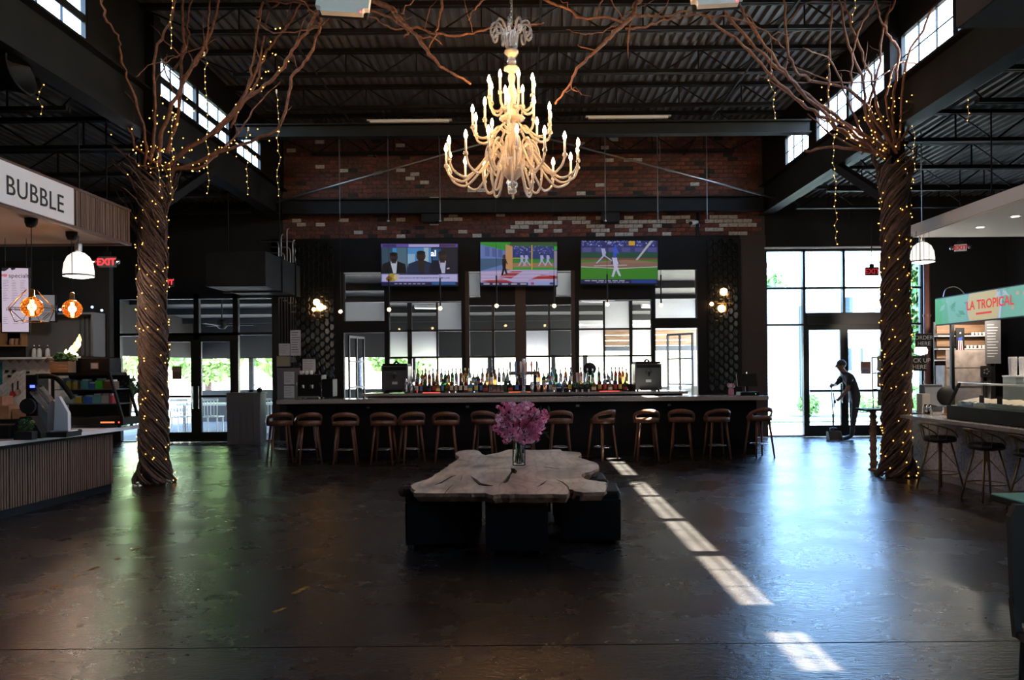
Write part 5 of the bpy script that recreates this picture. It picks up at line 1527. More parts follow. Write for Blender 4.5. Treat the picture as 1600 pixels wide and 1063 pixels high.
LB = [([(250,260),(252,215),(275,150),(308,92),(330,50),(342,0),(345,-30)],11.1,10.4,.030,.016,2),
 ([(262,240),(280,170),(283,110),(288,62),(284,0),(282,-30)],11.2,10.3,.026,.014,2),
 ([(235,255),(243,180),(240,120),(247,70),(268,30),(276,-20)],11.0,10.0,.026,.014,1),
 ([(228,265),(226,205),(205,140),(190,95),(185,60),(165,25),(154,-20)],11.0,9.6,.022,.012,2),
 ([(258,262),(330,205),(395,150),(437,112),(465,70),(495,22),(510,-20)],11.2,9.8,.032,.018,3),
 ([(265,270),(340,240),(420,210),(442,185),(458,122),(480,92),(498,50),(500,20),(505,-20)],11.2,9.9,.028,.014,3),
 ([(330,215),(383,145),(394,100),(402,50),(410,0),(414,-25)],11.2,10.2,.018,.010,1),
 ([(340,210),(395,140),(410,92),(427,65),(452,37),(472,0),(480,-30)],11.3,10.4,.020,.011,2),
 ([(360,200),(402,105),(412,62),(418,25),(435,0),(440,-30)],11.4,10.6,.018,.010,1),
 ([(285,120),(318,85),(325,40),(328,0)],10.8,10.3,.016,.010,1),
 ([(272,145),(255,95),(285,85),(340,60)],10.9,10.6,.012,.006,0),
 ([(270,110),(292,70),(293,30),(300,0),(302,-30)],10.9,10.4,.016,.010,1),
 ([(246,255),(215,235),(205,210),(196,190)],11.0,10.7,.020,.010,1),
 ([(245,262),(222,258),(208,250),(202,240)],10.9,10.8,.012,.006,1),
 ([(262,262),(310,262),(345,235),(372,208),(400,165),(438,128)],11.3,11.6,.022,.008,3),
 ([(212,120),(233,102),(262,95),(282,84)],10.4,10.6,.008,.005,0),
 ([(490,22),(520,20),(580,26),(612,45),(640,45),(632,58)],9.9,9.6,.016,.010,1),
 ([(418,0),(400,30),(430,50),(480,48),(498,40)],10.3,9.9,.012,.008,0),
 ([(578,0),(608,12),(625,30),(650,55),(678,92),(705,113),(735,131)],9.6,9.4,.036,.014,3),
 ([(530,8),(590,18),(640,42),(700,55),(745,50),(770,42),(800,40),(850,36)],9.7,9.3,.020,.009,3),
 ([(692,-20),(688,20),(680,50),(672,75)],9.6,9.5,.016,.009,0),
 ([(620,35),(628,18),(645,0),(650,-20)],9.6,9.6,.012,.008,0),
 ([(760,-10),(745,10),(732,32)],9.3,9.3,.014,.008,0),
 ([(415,0),(470,5),(520,15),(580,0)],10.2,9.8,.014,.010,0)]
RB = [([(1392,238),(1330,200),(1290,170),(1240,130),(1180,75),(1135,20),(1125,-20)],11.2,9.8,.034,.016,3),
 ([(1390,250),(1340,222),(1300,192),(1250,160),(1200,112),(1150,62),(1098,24)],11.2,9.8,.034,.014,3),
 ([(1384,245),(1330,205),(1268,160),(1235,120),(1196,72),(1158,12),(1150,-20)],11.0,9.7,.028,.014,2),
 ([(1400,240),(1340,150),(1265,124),(1240,104),(1229,60),(1226,0),(1225,-30)],11.1,9.9,.024,.013,1),
 ([(1296,182),(1294,130),(1297,80),(1300,0),(1300,-30)],10.8,10.2,.015,.012,0),
 ([(1395,245),(1356,190),(1350,130),(1326,72),(1311,0),(1306,-30)],11.2,10.2,.022,.012,2),
 ([(1398,245),(1380,200),(1362,130),(1342,70),(1318,0),(1310,-30)],11.3,10.3,.024,.012,2),
 ([(1392,235),(1358,180),(1372,110),(1380,40),(1400,0),(1405,-30)],11.2,10.5,.022,.012,1),
 ([(1330,135),(1335,75),(1346,40),(1367,0),(1372,-30)],10.6,10.3,.014,.010,0),
 ([(1402,235),(1396,160),(1404,85),(1390,58),(1372,20),(1366,-20)],11.1,10.3,.022,.013,1),
 ([(1404,235),(1415,100),(1440,48),(1465,0),(1475,-30)],11.0,9.8,.020,.011,1),
 ([(1402,240),(1385,165),(1396,108),(1425,97),(1445,115),(1452,132),(1440,155),(1405,182)],11.0,10.8,.016,.008,0),
 ([(1408,220),(1450,150),(1475,110),(1482,98)],11.1,10.6,.016,.010,1),
 ([(1256,235),(1320,231),(1384,240)],11.2,11.1,.020,.022,0),
 ([(1400,235),(1345,232),(1300,210),(1262,178)],11.2,10.8,.018,.010,2),
 ([(1240,104),(1300,127),(1360,128),(1390,110)],10.6,10.9,.014,.008,1),
 ([(1255,75),(1300,100),(1330,170),(1355,230)],10.2,11.2,.010,.016,1),
 ([(1010,-20),(998,2),(984,28),(960,50),(938,72),(905,102),(890,130),(868,162)],9.7,9.4,.034,.012,4),
 ([(840,-5),(890,15),(910,30),(950,28),(970,34),(985,25)],9.5,9.6,.020,.012,2),
 ([(985,26),(1010,25),(1050,22),(1085,14),(1110,8)],9.6,9.8,.016,.012,1),
 ([(978,45),(1010,40),(1045,30),(1080,24),(1100,24)],9.6,9.8,.014,.010,1),
 ([(965,38),(935,52),(910,54),(885,46)],9.5,9.5,.010,.004,0),
 ([(932,25),(936,8),(945,-10)],9.5,9.4,.012,.008,0),
 ([(975,32),(960,10),(950,-10)],9.5,9.5,.008,.006,0),
 ([(1100,24),(1150,28),(1190,45),(1225,75)],9.8,10.0,.012,.008,1)]
for pix, a, c, r0, r1, tw in LB: branch(treeL, pix, a, c, r0, r1, tw)
for pix, a, c, r0, r1, tw in RB: branch(treeR, pix, a, c, r0, r1, tw)
# brush of upturned vine ends at the top of the left trunk
for i in range(16):
    a = rnd.uniform(-2.8, .4); q = [Vector((.2*math.cos(a), .2*math.sin(a), ZTL-.9+.05*i)), Vector((.34*math.cos(a-.4), .34*math.sin(a-.4), ZTL-.62+.05*i)), Vector((.52*math.cos(a-.7), .52*math.sin(a-.7), ZTL-.42+.05*i))]
    b = MB(); b.tube(smooth_path(q, 4, .008), [.014]*4+[.011]*4+[.005], 5); b.build('vine_end', M['vine'], treeL, smooth=True)
# ---- fairy lights
bulb_b = MB(); bulb_b.ball((0,0,0), .0088, 6, 4)
tmp = bulb_b.build('bulb', M['fairy']); bulb_me = tmp.data; bpy.data.objects.remove(tmp)
def light_string(name, label, pts, wire=True, drop=0, root=None, wm='wire', size=1.0):
    o = Vector(root if root is not None else pts[0])
    t = thing(name, label, 'string lights', o)
    if wire:
        b = MB(); b.tube([Vector(p)-o for p in pts], .0032, 4); b.build('wire', M[wm], t)
    for i, p in enumerate(pts):
        if drop and i % drop: continue
        q = bpy.data.objects.new('bulb', bulb_me); COL.objects.link(q); q.parent = t; q.location = Vector(p)-o + Vector((rnd.uniform(-.008,.008), rnd.uniform(-.008,.008), 0)); q.scale = (size*rnd.uniform(.85,1.2),)*3
    return t
def trunk_string(tree, zt, hand, label, n):
    c = tree.location; pts = []
    for i in range(n):
        f = i/(n-1); z = max(.04, .06 + (zt-.25)*f + rnd.uniform(-.16,.16)); a = hand*2*PI*9.3*f + rnd.uniform(-.5,.5)
        fl = .10*max(0,1-z/.5)**2 + .09*max(0,(z-(zt-.7))/.7)**2
        pts.append(Vector((c.x+(.218+fl)*math.cos(a), c.y+(.218+fl)*math.sin(a), z)))
    t = light_string('string_lights', label, pts, False, root=c)
    fine = []
    for i in range(n-1):
        for s in range(3):
            q = pts[i].lerp(pts[i+1], s/3); d = q-Vector((c.x,c.y,q.z)); k = (pts[i]-Vector((c.x,c.y,pts[i].z))).length
            fine.append(Vector((c.x,c.y,q.z)) + d.normalized()*k - c)
    b = MB(); b.tube(fine, .003, 4); b.build('wire', M['wire'], t)
trunk_string(treeL, ZTL, 1, 'warm fairy lights spiralling up the left vine trunk', 150)
trunk_string(treeR, ZTR, -1, 'warm fairy lights spiralling up the right vine trunk', 170)
def branch_string(tree, idx, label, f0=0.0, f1=.5, n=30, spread=.05):
    pts = []
    for i in idx:
        b = BR[tree][i]; k = len(b)
        for j in range(n):
            f = f0+(f1-f0)*j/n; q = b[min(k-1, int(f*(k-1)))]
            pts.append(q + Vector((rnd.gauss(0,spread), rnd.gauss(0,spread), rnd.gauss(0,spread))))
    light_string('string_lights', label, pts, False)
branch_string(treeL, [0,1,2,5], 'warm fairy lights clustered in the lower left branches', 0, .30, 18, .09)
branch_string(treeL, [4,7,14], 'warm fairy lights along the long left branches toward the centre', .05, .62, 16, .05)
branch_string(treeL, [12,13], 'warm fairy lights round the brush of vine ends on the left trunk', 0, .9, 9, .12)
branch_string(treeR, [0,1,2], 'warm fairy lights along the sweeping right branches', 0, .42, 16, .05)
branch_string(treeR, [5,6,7,9], 'bright warm fairy lights clustered at the head of the right trunk', 0, .30, 20, .05)
branch_string(treeR, [10,14], 'warm fairy lights on the short limbs over the right trunk', 0, .3, 8, .06)
STR = [((4,-20),(4,130),9.0,'left edge of the view, leftmost'),((70,-20),(62,178),9.2,'over the white kiosk sign, second from the left'),((267,-20),(268,76),10.0,'high between the left branches'),
 ((268,188),(267,312),10.9,'in front of the left trunk head'),((248,245),(250,300),10.8,'short one over the left trunk'),((321,88),(325,302),10.6,'long one left of the bar wall'),((387,205),(386,304),11.2,'before the far left clerestory light'),
 ((434,146),(435,306),10.9,'at the left edge of the brick wall'),((1339,-20),(1331,34),10.2,'high at the top of the right branches'),((1205,115),(1211,186),10.3,'above the right end of the tie beam'),((1295,82),(1299,200),10.6,'through the right branches, upper one'),
 ((1303,215),(1307,382),10.9,'long one above the bright doors'),((1422,120),(1430,265),10.9,'just right of the right trunk head'),((1508,52),(1513,188),10.0,'rightmost, under the right clerestory')]
for (a, c, Y, lb) in STR:
    p, q = P(*a, Y), P(*c, Y); L_ = p.z-q.z; n = max(5, int(L_/.085))
    pts = [p.lerp(q, i/n) + Vector((rnd.gauss(0,.014), rnd.gauss(0,.01), 0)) for i in range(n+1)]
    t = light_string('light_strand', 'hanging strand of warm fairy lights, ' + lb, pts, True, wm='wirelit', size=.9)
    t['group'] = 'hanging fairy light strands'
    b = MB(); b.tube([(0,0,0),(0,0,.05)], .012, 6); b.build('plug', M['white'], t)
# ---- rounded white heater panels hung at the top of the view
for a, c, lb in (((497,-40,579,27),-4,'white rounded wireless panel at the top left of the chandelier'), ((1078,-50,1158,14),3,'white rounded wireless panel at the top right of the chandelier')):
    Y = 8.3; x0, y0, x1, y1 = a
    p, q = P(x0, y1, Y), P(x1, y0, Y); w = (q.x-p.x)/2; h = (q.z-p.z)/2
    t = thing('wireless_panel', lb, 'panel', ((p.x+q.x)/2, Y, (p.z+q.z)/2)); t.rotation_euler = (R(-14), R(-c), 0)
    bm = bmesh.new(); bmesh.ops.create_cube(bm, size=1)
    for v in bm.verts: v.co = Vector((v.co.x*2*w, v.co.y*.07, v.co.z*2*h))
    ed = [e for e in bm.edges if abs((e.verts[0].co-e.verts[1].co).normalized().y) > .9]
    bmesh.ops.bevel(bm, geom=ed, offset=.06, segments=5, affect='EDGES'); bm.verts.index_update()
    b = MB(); b.add([v.co for v in bm.verts], [[v.index for v in f.verts] for f in bm.faces]); bm.free(); b.build('cover', M['white'], t)
    b = MB(); b.bbox(-w*.94,w*.94,.035,.10,-h*.97,h*.9,.02); b.build('back_shell', M['steel_dark'], t)
    b = MB(); b.ball((w*.72,-.036,-h*.93), .008, 6, 4); b.build('indicator', emat('red_indicator',(1,.02,.02),6), t)
    b = MB()
    b.tube([(0,.08,h*.5),(0,.12,6.3-t.location.z)], .012, 6); b.build('hanger', M['steel_dark'], t)
# ================================================================== CHANDELIER
YC = 9.0
cc = P(801, 303, YC)
M['chglass'] = mat('cut_glass', (0.95,0.86,0.72), 0.12, trans=0.7, ior=1.4, bump=.3, bscale=90)
M['chclear'] = mat('clear_glass_ball', (0.9,0.93,0.97), 0.05, trans=0.85, ior=1.45)
M['candle'] = mat('white_candle_sleeve', (0.8,0.78,0.74), 0.4)
M['flamebulb'] = emat('candle_bulb', (1.0, 0.50, 0.17), 135.0)
S = YC/F
def hz(py): return (cc.z*0 + (303-py)*S)          # height above the bottom finial
ch = thing('chandelier', 'large three-tier glass chandelier with lit candle bulbs and curled glass crown', 'chandelier', cc)
b = MB(); b.lathe([(.03,0),(.055,.02),(.05,.05),(.03,.07)], 14); b.build('finial', M['chglass'], ch, smooth=True)
b = MB(); b.ball((0,0,hz(289)), .062, 14, 9); b.build('ball', M['chclear'], ch, smooth=True)
b = MB(); b.lathe([(.03,hz(284)),(.10,hz(275)),(.13,hz(266)),(.17,hz(256)),(.15,hz(250)),(.05,hz(248))], 20); b.build('lower_bowl', M['chglass'], ch, smooth=True)
b = MB(); b.lathe([(.05,hz(248)),(.06,hz(225)),(.045,hz(210)),(.07,hz(200)),(.045,hz(192)),(.05,hz(180)),(.09,hz(188)),(.11,hz(190)),(.07,hz(178)),(.035,hz(170)),(.05,hz(160)),(.065,hz(150)),(.04,hz(138)),(.03,hz(130)),(.045,hz(124)),(.04,hz(118)),(.02,hz(113))], 16); b.build('stem', M['chglass'], ch, smooth=True)
b = MB(); b.lathe([(.03,hz(190)),(.14,hz(188)),(.15,hz(184)),(.06,hz(180))], 18); b.build('middle_bowl', M['chglass'], ch, smooth=True)
b = MB(); b.lathe([(.03,hz(114)),(.09,hz(110)),(.09,hz(106)),(.03,hz(104))], 18); b.build('upper_dish', M['chglass'], ch, smooth=True)
b = MB(); b.ball((0,0,hz(97)), .055, 14, 9); b.build('ball', M['chclear'], ch, smooth=True)
b = MB(); b.lathe([(.04,hz(90)),(.085,hz(83)),(.085,hz(80)),(.05,hz(78))], 16); b.build('crown_cup', M['chglass'], ch, smooth=True)
b = MB(); b.lathe([(.05,hz(79)),(.06,hz(66)),(.065,hz(50)),(.04,hz(48))], 16); b.build('crown_sleeve', M['chclear'], ch, smooth=True)
for k in range(10):
    a = 2*PI*k/10+.2; pts = []
    path = [(.055,hz(78)),(.07,hz(60)),(.10,hz(46)),(.15,hz(38)),(.20,hz(38)),(.235,hz(46)),(.235,hz(56)),(.205,hz(61)),(.175,hz(57)),(.17,hz(50)),(.19,hz(47))]
    P3 = smooth_path([Vector((r_*math.cos(a), r_*math.sin(a), z)) for r_, z in path], 3)
    b = MB(); b.tube(P3, .013, 7); b.build('scroll', M['chclear'], ch, smooth=True)
# chain links up to the roof
for i in range(34):
    z = hz(36) + i*.035
    if cc.z + z > 6.6: break
    q = MB(); q.tube([(.012*math.cos(t_)*(1 if i % 2 else 0), .012*math.cos(t_)*(0 if i % 2 else 1), z+.024*math.sin(t_)) for t_ in [2*PI*j/8 for j in range(8)]], .004, 4, closed=True)
    q.build('chain_link', M['chrome'], ch)
q = MB(); q.tube([(.01,0,hz(40)),(.012,.0,6.62-cc.z)], .005, 5); q.build('cable', M['wirelit'], ch)
# arms
def arm(a, r0, z0, zlow, rtip, ztip, up, name='arm'):
    ca, sa = math.cos(a), math.sin(a)
    rm = r0+(rtip-r0)*.18
    path = [(r0,z0),(rm,z0+up),(r0+(rtip-r0)*.42,(z0+up+zlow)/2-.02),(r0+(rtip-r0)*.68,zlow),(r0+(rtip-r0)*.92,zlow+(ztip-zlow)*.32),(rtip,ztip)]
    P3 = smooth_path([Vector((r_*ca, r_*sa, z)) for r_, z in path], 5)
    b = MB(); b.tube(P3, .0145, 7); o = b.build('arm', M['chglass'], ch, smooth=True)
    c = Vector((rtip*ca, rtip*sa, ztip))
    b = MB(); b.lathe([(.012,-.02),(.03,0),(.022,.03),(.015,.035)], 10, c); b.build('candle_cup', M['chglass'], o, smooth=True)
    b = MB(); b.lathe([(.013,.03),(.013,.17)], 8, c); b.build('candle', M['candle'], o, smooth=True)
    b = MB(); b.lathe([(.008,.17),(.019,.195),(.020,.215),(.012,.245),(.002,.268)], 8, c); b.build('bulb', M['flamebulb'], o, smooth=True)
n = 16
for k in range(n):   # lower tier
    arm(2*PI*k/n+.08, .12, hz(250), hz(284), .76+.02*(k % 2), hz(262), .10)
for k in range(10):  # middle tier
    arm(2*PI*k/10+.25, .09, hz(206), hz(219), .46, hz(204), .05)
for k in range(8):   # top tier
    arm(2*PI*k/8+.3, .07, hz(172), hz(176), .27, hz(157), .03)
# bare down-loops between the tiers (no candles)
for k in range(12):
    a = 2*PI*k/12+.3; ca, sa = math.cos(a), math.sin(a)
    path = [(.10,hz(246)),(.16,hz(226)),(.24,hz(222)),(.31,hz(240)),(.30,hz(262)),(.25,hz(268)),(.22,hz(258))]
    b = MB(); b.tube(smooth_path([Vector((r_*ca, r_*sa, z)) for r_, z in path], 4), .014, 7); b.build('glass_loop', M['chglass'], ch, smooth=True)
for k in range(8):
    a = 2*PI*k/8; ca, sa = math.cos(a), math.sin(a)
    path = [(.13,hz(258)),(.17,hz(275)),(.22,hz(298)),(.29,hz(301)),(.33,hz(285)),(.34,hz(262))]
    b = MB(); b.tube(smooth_path([Vector((r_*ca, r_*sa, z)) for r_, z in path], 4), .014, 7); b.build('glass_loop', M['chglass'], ch, smooth=True)
# ================================================================== LEFT KIOSK
def lamp(parent, loc, watts, col, rad):
    l = bpy.data.lights.new('lamp_light', 'POINT'); l.energy = watts; l.color = col; l.shadow_soft_size = rad
    o = bpy.data.objects.new('lamp_light', l); COL.objects.link(o); o.parent = parent; o.location = loc
def px_at(px, Y, py=575): return P(px, py, Y)
# counter
M['whitetop'] = mat('white_solid_surface', (0.88,0.88,0.88), .25)
kc = thing('kiosk_counter', 'kiosk counter on the left with a white edged top and vertical walnut slats', 'counter', (-5.5, 8.0, 0))
def fx(Y, z=.1): return -5.72+.075*(Y-8.0)         # slat face
def ex(Y): return -5.58+.125*(Y-8.0)               # worktop edge
Y0, Y1 = 3.0, 10.62
o = Vector(kc.location)
b = MB()
poly = [(-6.9-o.x, Y0-o.y), (ex(Y0)-o.x, Y0-o.y), (ex(Y1)-o.x, Y1-o.y), (-6.9-o.x, Y1+.02-o.y)]
b.prism(poly, .82, .87); b.build('worktop', M['whitetop'], kc)
b = MB(); b.prism([(-6.8-o.x, Y0-o.y), (fx(Y0)-.05-o.x, Y0-o.y), (fx(Y1)-.05-o.x, Y1-.12-o.y), (-6.8-o.x, Y1-.12-o.y)], .0, .83); b.build('body', M['black'], kc)
sl = MB(); Y = Y0
while Y < Y1-.14:
    h = rnd.uniform(-.004, .004)
    a = Vector((fx(Y)-.03+h-o.x, Y-o.y, 0)); 
    sl.box(a.x-.03, a.x+.03, a.y, a.y+.030, .10, .76); Y += .0405
so = sl.build('slats', M['woodslat'], kc); so['kind'] = 'stuff'
b = MB(); b.prism([(fx(Y0)-.06-o.x, Y0-o.y), (fx(Y0)-.005-o.x, Y0-o.y), (fx(Y1)-.005-o.x, Y1-.13-o.y), (fx(Y1)-.06-o.x, Y1-.13-o.y)], .765, .81); b.build('top_rail', M['black'], kc)
# canopy with fascia and sign
XF = -5.5
ca = thing('kiosk_canopy', 'left kiosk canopy with a slatted wooden fascia and a white name sign', 'canopy', (XF, 8.0, 3.36))
M['soffit'] = mat('beige_soffit', (0.36,0.27,0.22), 0.8)
M['trimwood'] = mat('dark_walnut_trim', (0.10,0.055,0.04), 0.5)
b = MB(); b.box(-3.6, -.05, -5.0, 2.93, 0.03, .07); b.build('soffit', M['soffit'], ca)
b = MB(); b.box(-3.6, -.05, -5.0, 2.93, .44, .5); b.build('top', M['black'], ca)
b = MB(); b.box(-.05, 0.0, -5.0, 2.95, 0.0, .035); b.box(-.05, .0, -5.0, 2.95, .475, .51); b.build('trim', M['trimwood'], ca)
b = MB(); y = -5.0
while y < 2.92:
    b.box(-.05, -.012+rnd.uniform(-.004,.006), y, y+.028, .035, .475); y += .038
s_ = b.build('slats', M['woodslat'], ca); s_['kind'] = 'stuff'
b = MB(); b.box(-3.6,-.05,2.9,2.94,.0,.5); b.build('end_panel', M['trimwood'], ca)
for yy in (.2, 2.2):
    b = MB(); b.tube([(-1.6,yy,.5),(-1.6,yy,1.5)], .01, 5); b.tube([(-.3,yy,.5),(-.3,yy,1.5)], .01, 5); b.build('hanger', M['steel_dark'], ca)
M['signwhite'] = mat('white_sign_face', (0.82,0.83,0.84), 0.5)
sg = MB(); sg.box(.0, .03, -2.6, 1.5, .025, .47); sgn = sg.build('sign_face', M['signwhite'], ca)
M['inkblack'] = mat('black_lettering', (0.01,0.01,0.01), 0.5)
text('BUBBLE', .295, M['inkblack'], (.031, .245, .13), Euler((R(90),0,R(90))), sgn, extrude=.004, spacing=1.07)
text('I', .295, M['inkblack'], (.031, .10, .13), Euler((R(90),0,R(90))), sgn, extrude=.004)
# pendant globes and dome
M['amberglass'] = mat('amber_globe', (0.9,0.42,0.12), 0.05, trans=0.92, ior=1.15)
M['filament'] = emat('amber_filament', (1.0,0.42,0.10), 26.0)
def globe(px, py, pyc, Y, label, cage):
    p = P(px, py, Y)
    t = thing('globe_pendant', label, 'pendant lamp', p, 0, 'amber globe pendants')
    b = MB(); b.ball((0,0,0), .118, 20, 14); b.build('globe', M['amberglass'], t, smooth=True)
    b = MB(); b.lathe([(.016,-.085),(.019,-.05),(.019,.05),(.016,.075)], 10); b.build('filament', M['filament'], t, smooth=True)
    b = MB(); b.lathe([(.035,.10),(.036,.13),(.028,.135),(.028,.2),(.012,.215)], 12); b.build('socket', M['brass'], t, smooth=True)
    lamp(t, (0,0,-.0), 9.0, (1.0,0.62,0.3), .04)
    top = 3.39-p.z
    b = MB(); b.tube([(0,0,.21),(0,0,top)], .005, 5); b.build('cord', M['black'], t)
    b = MB(); b.lathe([(.0,top-.11),(.05,top-.10),(.068,top-.05),(.07,top)], 14); b.build('ceiling_cup', M['black'], t, smooth=True)
    if cage:
        q = MB(); ring = [(.26*math.cos(2*PI*k/6),.26*math.sin(2*PI*k/6),-.02) for k in range(6)]; lo = [(.17*math.cos(2*PI*k/6+.52),.17*math.sin(2*PI*k/6+.52),-.17) for k in range(6)]; hi = [(.06*math.cos(2*PI*k/6),.06*math.sin(2*PI*k/6),.2) for k in range(6)]
        for k in range(6):
            j = (k+1) % 6
            for a, c in ((ring[k],ring[j]),(lo[k],lo[j]),(ring[k],lo[k]),(ring[j],lo[k]),(ring[k],hi[k])): q.tube([a,c], .004, 4)
        q.build('wire_cage', M['brass'], t)
globe(50, 480, 350, 9.1, 'amber globe pendant inside a faceted wire cage, nearest the menu board', True)
globe(113, 483, 370, 10.0, 'bare amber globe pendant under the left canopy, right of the caged one', False)
M['domeglow'] = emat('lit_dome_diffuser', (1.0,0.93,0.85), 5.0)
M['domeglass'] = mat('white_ribbed_dome', (0.85,0.84,0.82), 0.3, emit=(1.0,0.95,0.88), estr=0.55)
def dome(px, py, Y, label, cat='pendant lamp', ztop=None, r=.185):
    p = P(px, py, Y)
    t = thing('dome_pendant', label, cat, p, 0, 'white dome pendants')
    b = MB(); b.lathe([(r,0),(r,.06),(r*.93,.16),(r*.72,.25),(r*.4,.30),(.03,.315)], 22, cap=False); b.build('shade', M['domeglass'], t, smooth=True)
    b = MB(); b.lathe([(r*1.01,-.012),(r*1.02,.012)], 22, cap=False); b.build('rim', M['conduit'], t)
    lamp(t, (0,0,-.10), 22.0, (1.0,0.90,0.78), .08)
    b = MB(); b.lathe([(.0,-.04),(r*.55,-.03),(r*.96,.0)], 20, cap=False); b.build('diffuser', M['domeglow'], t, smooth=True)
    b = MB(); b.lathe([(.03,.31),(.045,.33),(.045,.42),(.02,.44)], 12); b.build('cap', M['conduit'], t)
    b = MB(); b.tube([(0,0,.44),(0,0,(ztop or 3.39)-p.z)], .011, 6); b.build('stem', M['conduit'], t)
dome(123, 431, 10.3, 'white ribbed dome pendant under the left kiosk canopy')
# back of the kiosk: herringbone wall, dark cabinet over it
YK = 12.2
kw = struct('wall_kiosk', label='back wall of the left kiosk with white herringbone tiles')
b = MB(); b.box(-9.8, XAT(112,YK), YK, YK+.12, 0, 1.80); b.build('backing', mat('tile_grout',(0.30,0.27,0.25),.9), kw)
b = MB(); b.box(-9.8, XAT(172,YK), YK+.0, YK+.12, 1.83, 3.34); b.build('upper_wall', M['wallblack'], kw)
b = MB(); b.box(-9.8, XAT(118,YK), YK-.3, YK+.0, 1.80, 1.83); b.build('ledge', M['whitepaint'], kw)
M['tilewhite'] = [mat('white_tile_%s' % n, c, .25) for n, c in (('warm',(0.66,0.60,0.56)),('plain',(0.70,0.65,0.61)),('grey',(0.60,0.55,0.52)))]
tm = []
for m_ in M['tilewhite']:
    q = MB(); q.box(-.0485,.0485,-.008,.0,-.0225,.0225); t_ = q.build('tile', m_); tm.append(t_.data); bpy.data.objects.remove(t_)
W_ = .05; n = 0
for i in range(-60, 60):
    for j in range(-30, 30):
        ox_, oy_ = i+2*j, i-2*j
        for a, c, rot in ((ox_+1, oy_+.5, 0), (ox_+2.5, oy_, PI/2)):
            a *= W_; c *= W_
            X = (a-c)*.7071 - 7.72; Z = (a+c)*.7071 + 1.35
            if not (-8.36 < X < -7.12 and .93 < Z < 1.77) or n >= 300: continue
            ob = bpy.data.objects.new('tile', tm[rnd.randrange(3)]); COL.objects.link(ob); ob.parent = kw
            ob.location = (X, YK, Z); ob.rotation_euler = (0, -(PI/4+rot), 0); n += 1
# things on and before the tiles
def bx_thing(name, label, cat, px0, px1, py0, py1, Y, depth, m, extra=None, bev=.006):
    a, c = P(px0, py1, Y), P(px1, py0, Y); w, h = abs(c.x-a.x)/2, abs(c.z-a.z)
    t = thing(name, label, cat, ((a.x+c.x)/2, Y, a.z))
    q = MB(); q.bbox(-w, w, 0, depth, 0, h, min(bev, w*.4, h*.4)); q.build('body', m, t)
    if extra: extra(t, w, h, depth)
    return t
M['cardboard'] = mat('brown_cardboard', (0.42,0.22,0.14), .8, var=.15, scale=10); M['teal'] = mat('teal_cloth', (0.02,0.20,0.24), .8); M['redplastic'] = mat('red_plastic', (0.55,0.04,0.04), .35)
def flap(t, w, h, d): q = MB(); q.box(-w, w, -.006, .0, h*.92, h); q.build('flap', M['cardboard'], t)
sh = thing('shelf', 'low dark work shelf against the white tiles', 'shelf', (-7.6, 11.75, 0))
q = MB(); q.box(-.9,.65,-.2,.42,.86,.90); q.build('board', M['steel_dark'], sh)
for x in (-.85,.6): 
    q = MB(); q.box(x-.03,x+.03,-.15,.4,0,.86); q.build('leg', M['steel_dark'], sh)
for nm, a, b_, c, d, lb in (('cardboard_box',-8.28,-7.75,.90,1.10,'long brown cardboard box on the work shelf by the tiles'),('cardboard_box',-7.70,-7.40,.90,1.05,'short brown cardboard box right of the long one')):
    t = thing(nm, lb, 'box', ((a+b_)/2, 11.72, c)); w = (b_-a)/2
    q = MB(); q.bbox(-w,w,0,.3,0,d-c,.004); q.build('body', M['cardboard'], t); flap(t, w, d-c, .3)
t = thing('cardboard_box', 'small brown cardboard box on top of the stack by the tiles', 'box', (-7.98, 11.74, 1.10)); q = MB(); q.bbox(-.12,.12,0,.25,0,.14,.004); q.build('body', M['cardboard'], t); flap(t, .12, .14, .25)
def ladle(px, py, m_, label):
    p = P(px, py, YK-.03)
    t = thing('ladle', label, 'ladle', p, 0, 'ladles hung on the tiles')
    q = MB(); q.lathe([(.0,-.03),(.04,-.025),(.052,.0),(.048,.0),(.0,-.02)], 14, ax=Matrix.Rotation(R(90),3,'X'), cap=False); q.build('bowl', m_, t, smooth=True)
    q = MB(); q.bar((0,0,.04),(0,.0,.17),.016,.008); q.tube([(0,0,.16),(0,.03,.17)],.004,4); q.build('handle', M['black'], t)
ladle(20, 616, M['redplastic'], 'red round ladle hanging on the white tiles'); ladle(28, 613, M['soffit'], 'beige round ladle hanging beside the red one')
for i, (px, py, lb) in enumerate(((11,580,'upper left of the cluster'),(22,580,'upper right of the cluster'),(15,588,'lowest of the cluster'),(44,582,'alone beside the black machine'))):
    p = P(px, py, YK-.012)
    t = thing('wall_hook', 'small black and steel wall hook on the tiles, '+lb, 'hook', p, 0, 'wall hooks on the tiles')
    q = MB(); q.bbox(-.025,.025,-.012,.004,-.015,.015,.003); q.build('plate', M['black'], t); q = MB(); q.box(-.022,.022,-.03,-.0,-.024,-.016); q.build('hook', M['chrome'], t)
p = P(0, 580, YK-.05); t = thing('towel', 'teal towel hanging on the tiles at the picture edge', 'towel', p)
q = MB(); vs = []; fs = []
for i in range(9):
    for j in range(7): vs.append((-.16+.2*i/8*1.1, -.02+.016*math.sin(i*2.1), .12-.34*j/6+(.02*math.sin(i)) ))
for i in range(8):
    for j in range(6): a = i*7+j; fs.append((a, a+7, a+8, a+1))
q.add(vs, fs); ob = q.build('cloth', M['teal'], t, smooth=True); ob.modifiers.new('thickness','SOLIDIFY').thickness = .01
q = MB(); q.tube([(-.02,.03,.12),(-.02,-.0,.13)],.006,5); q.build('hook', M['chrome'], t)
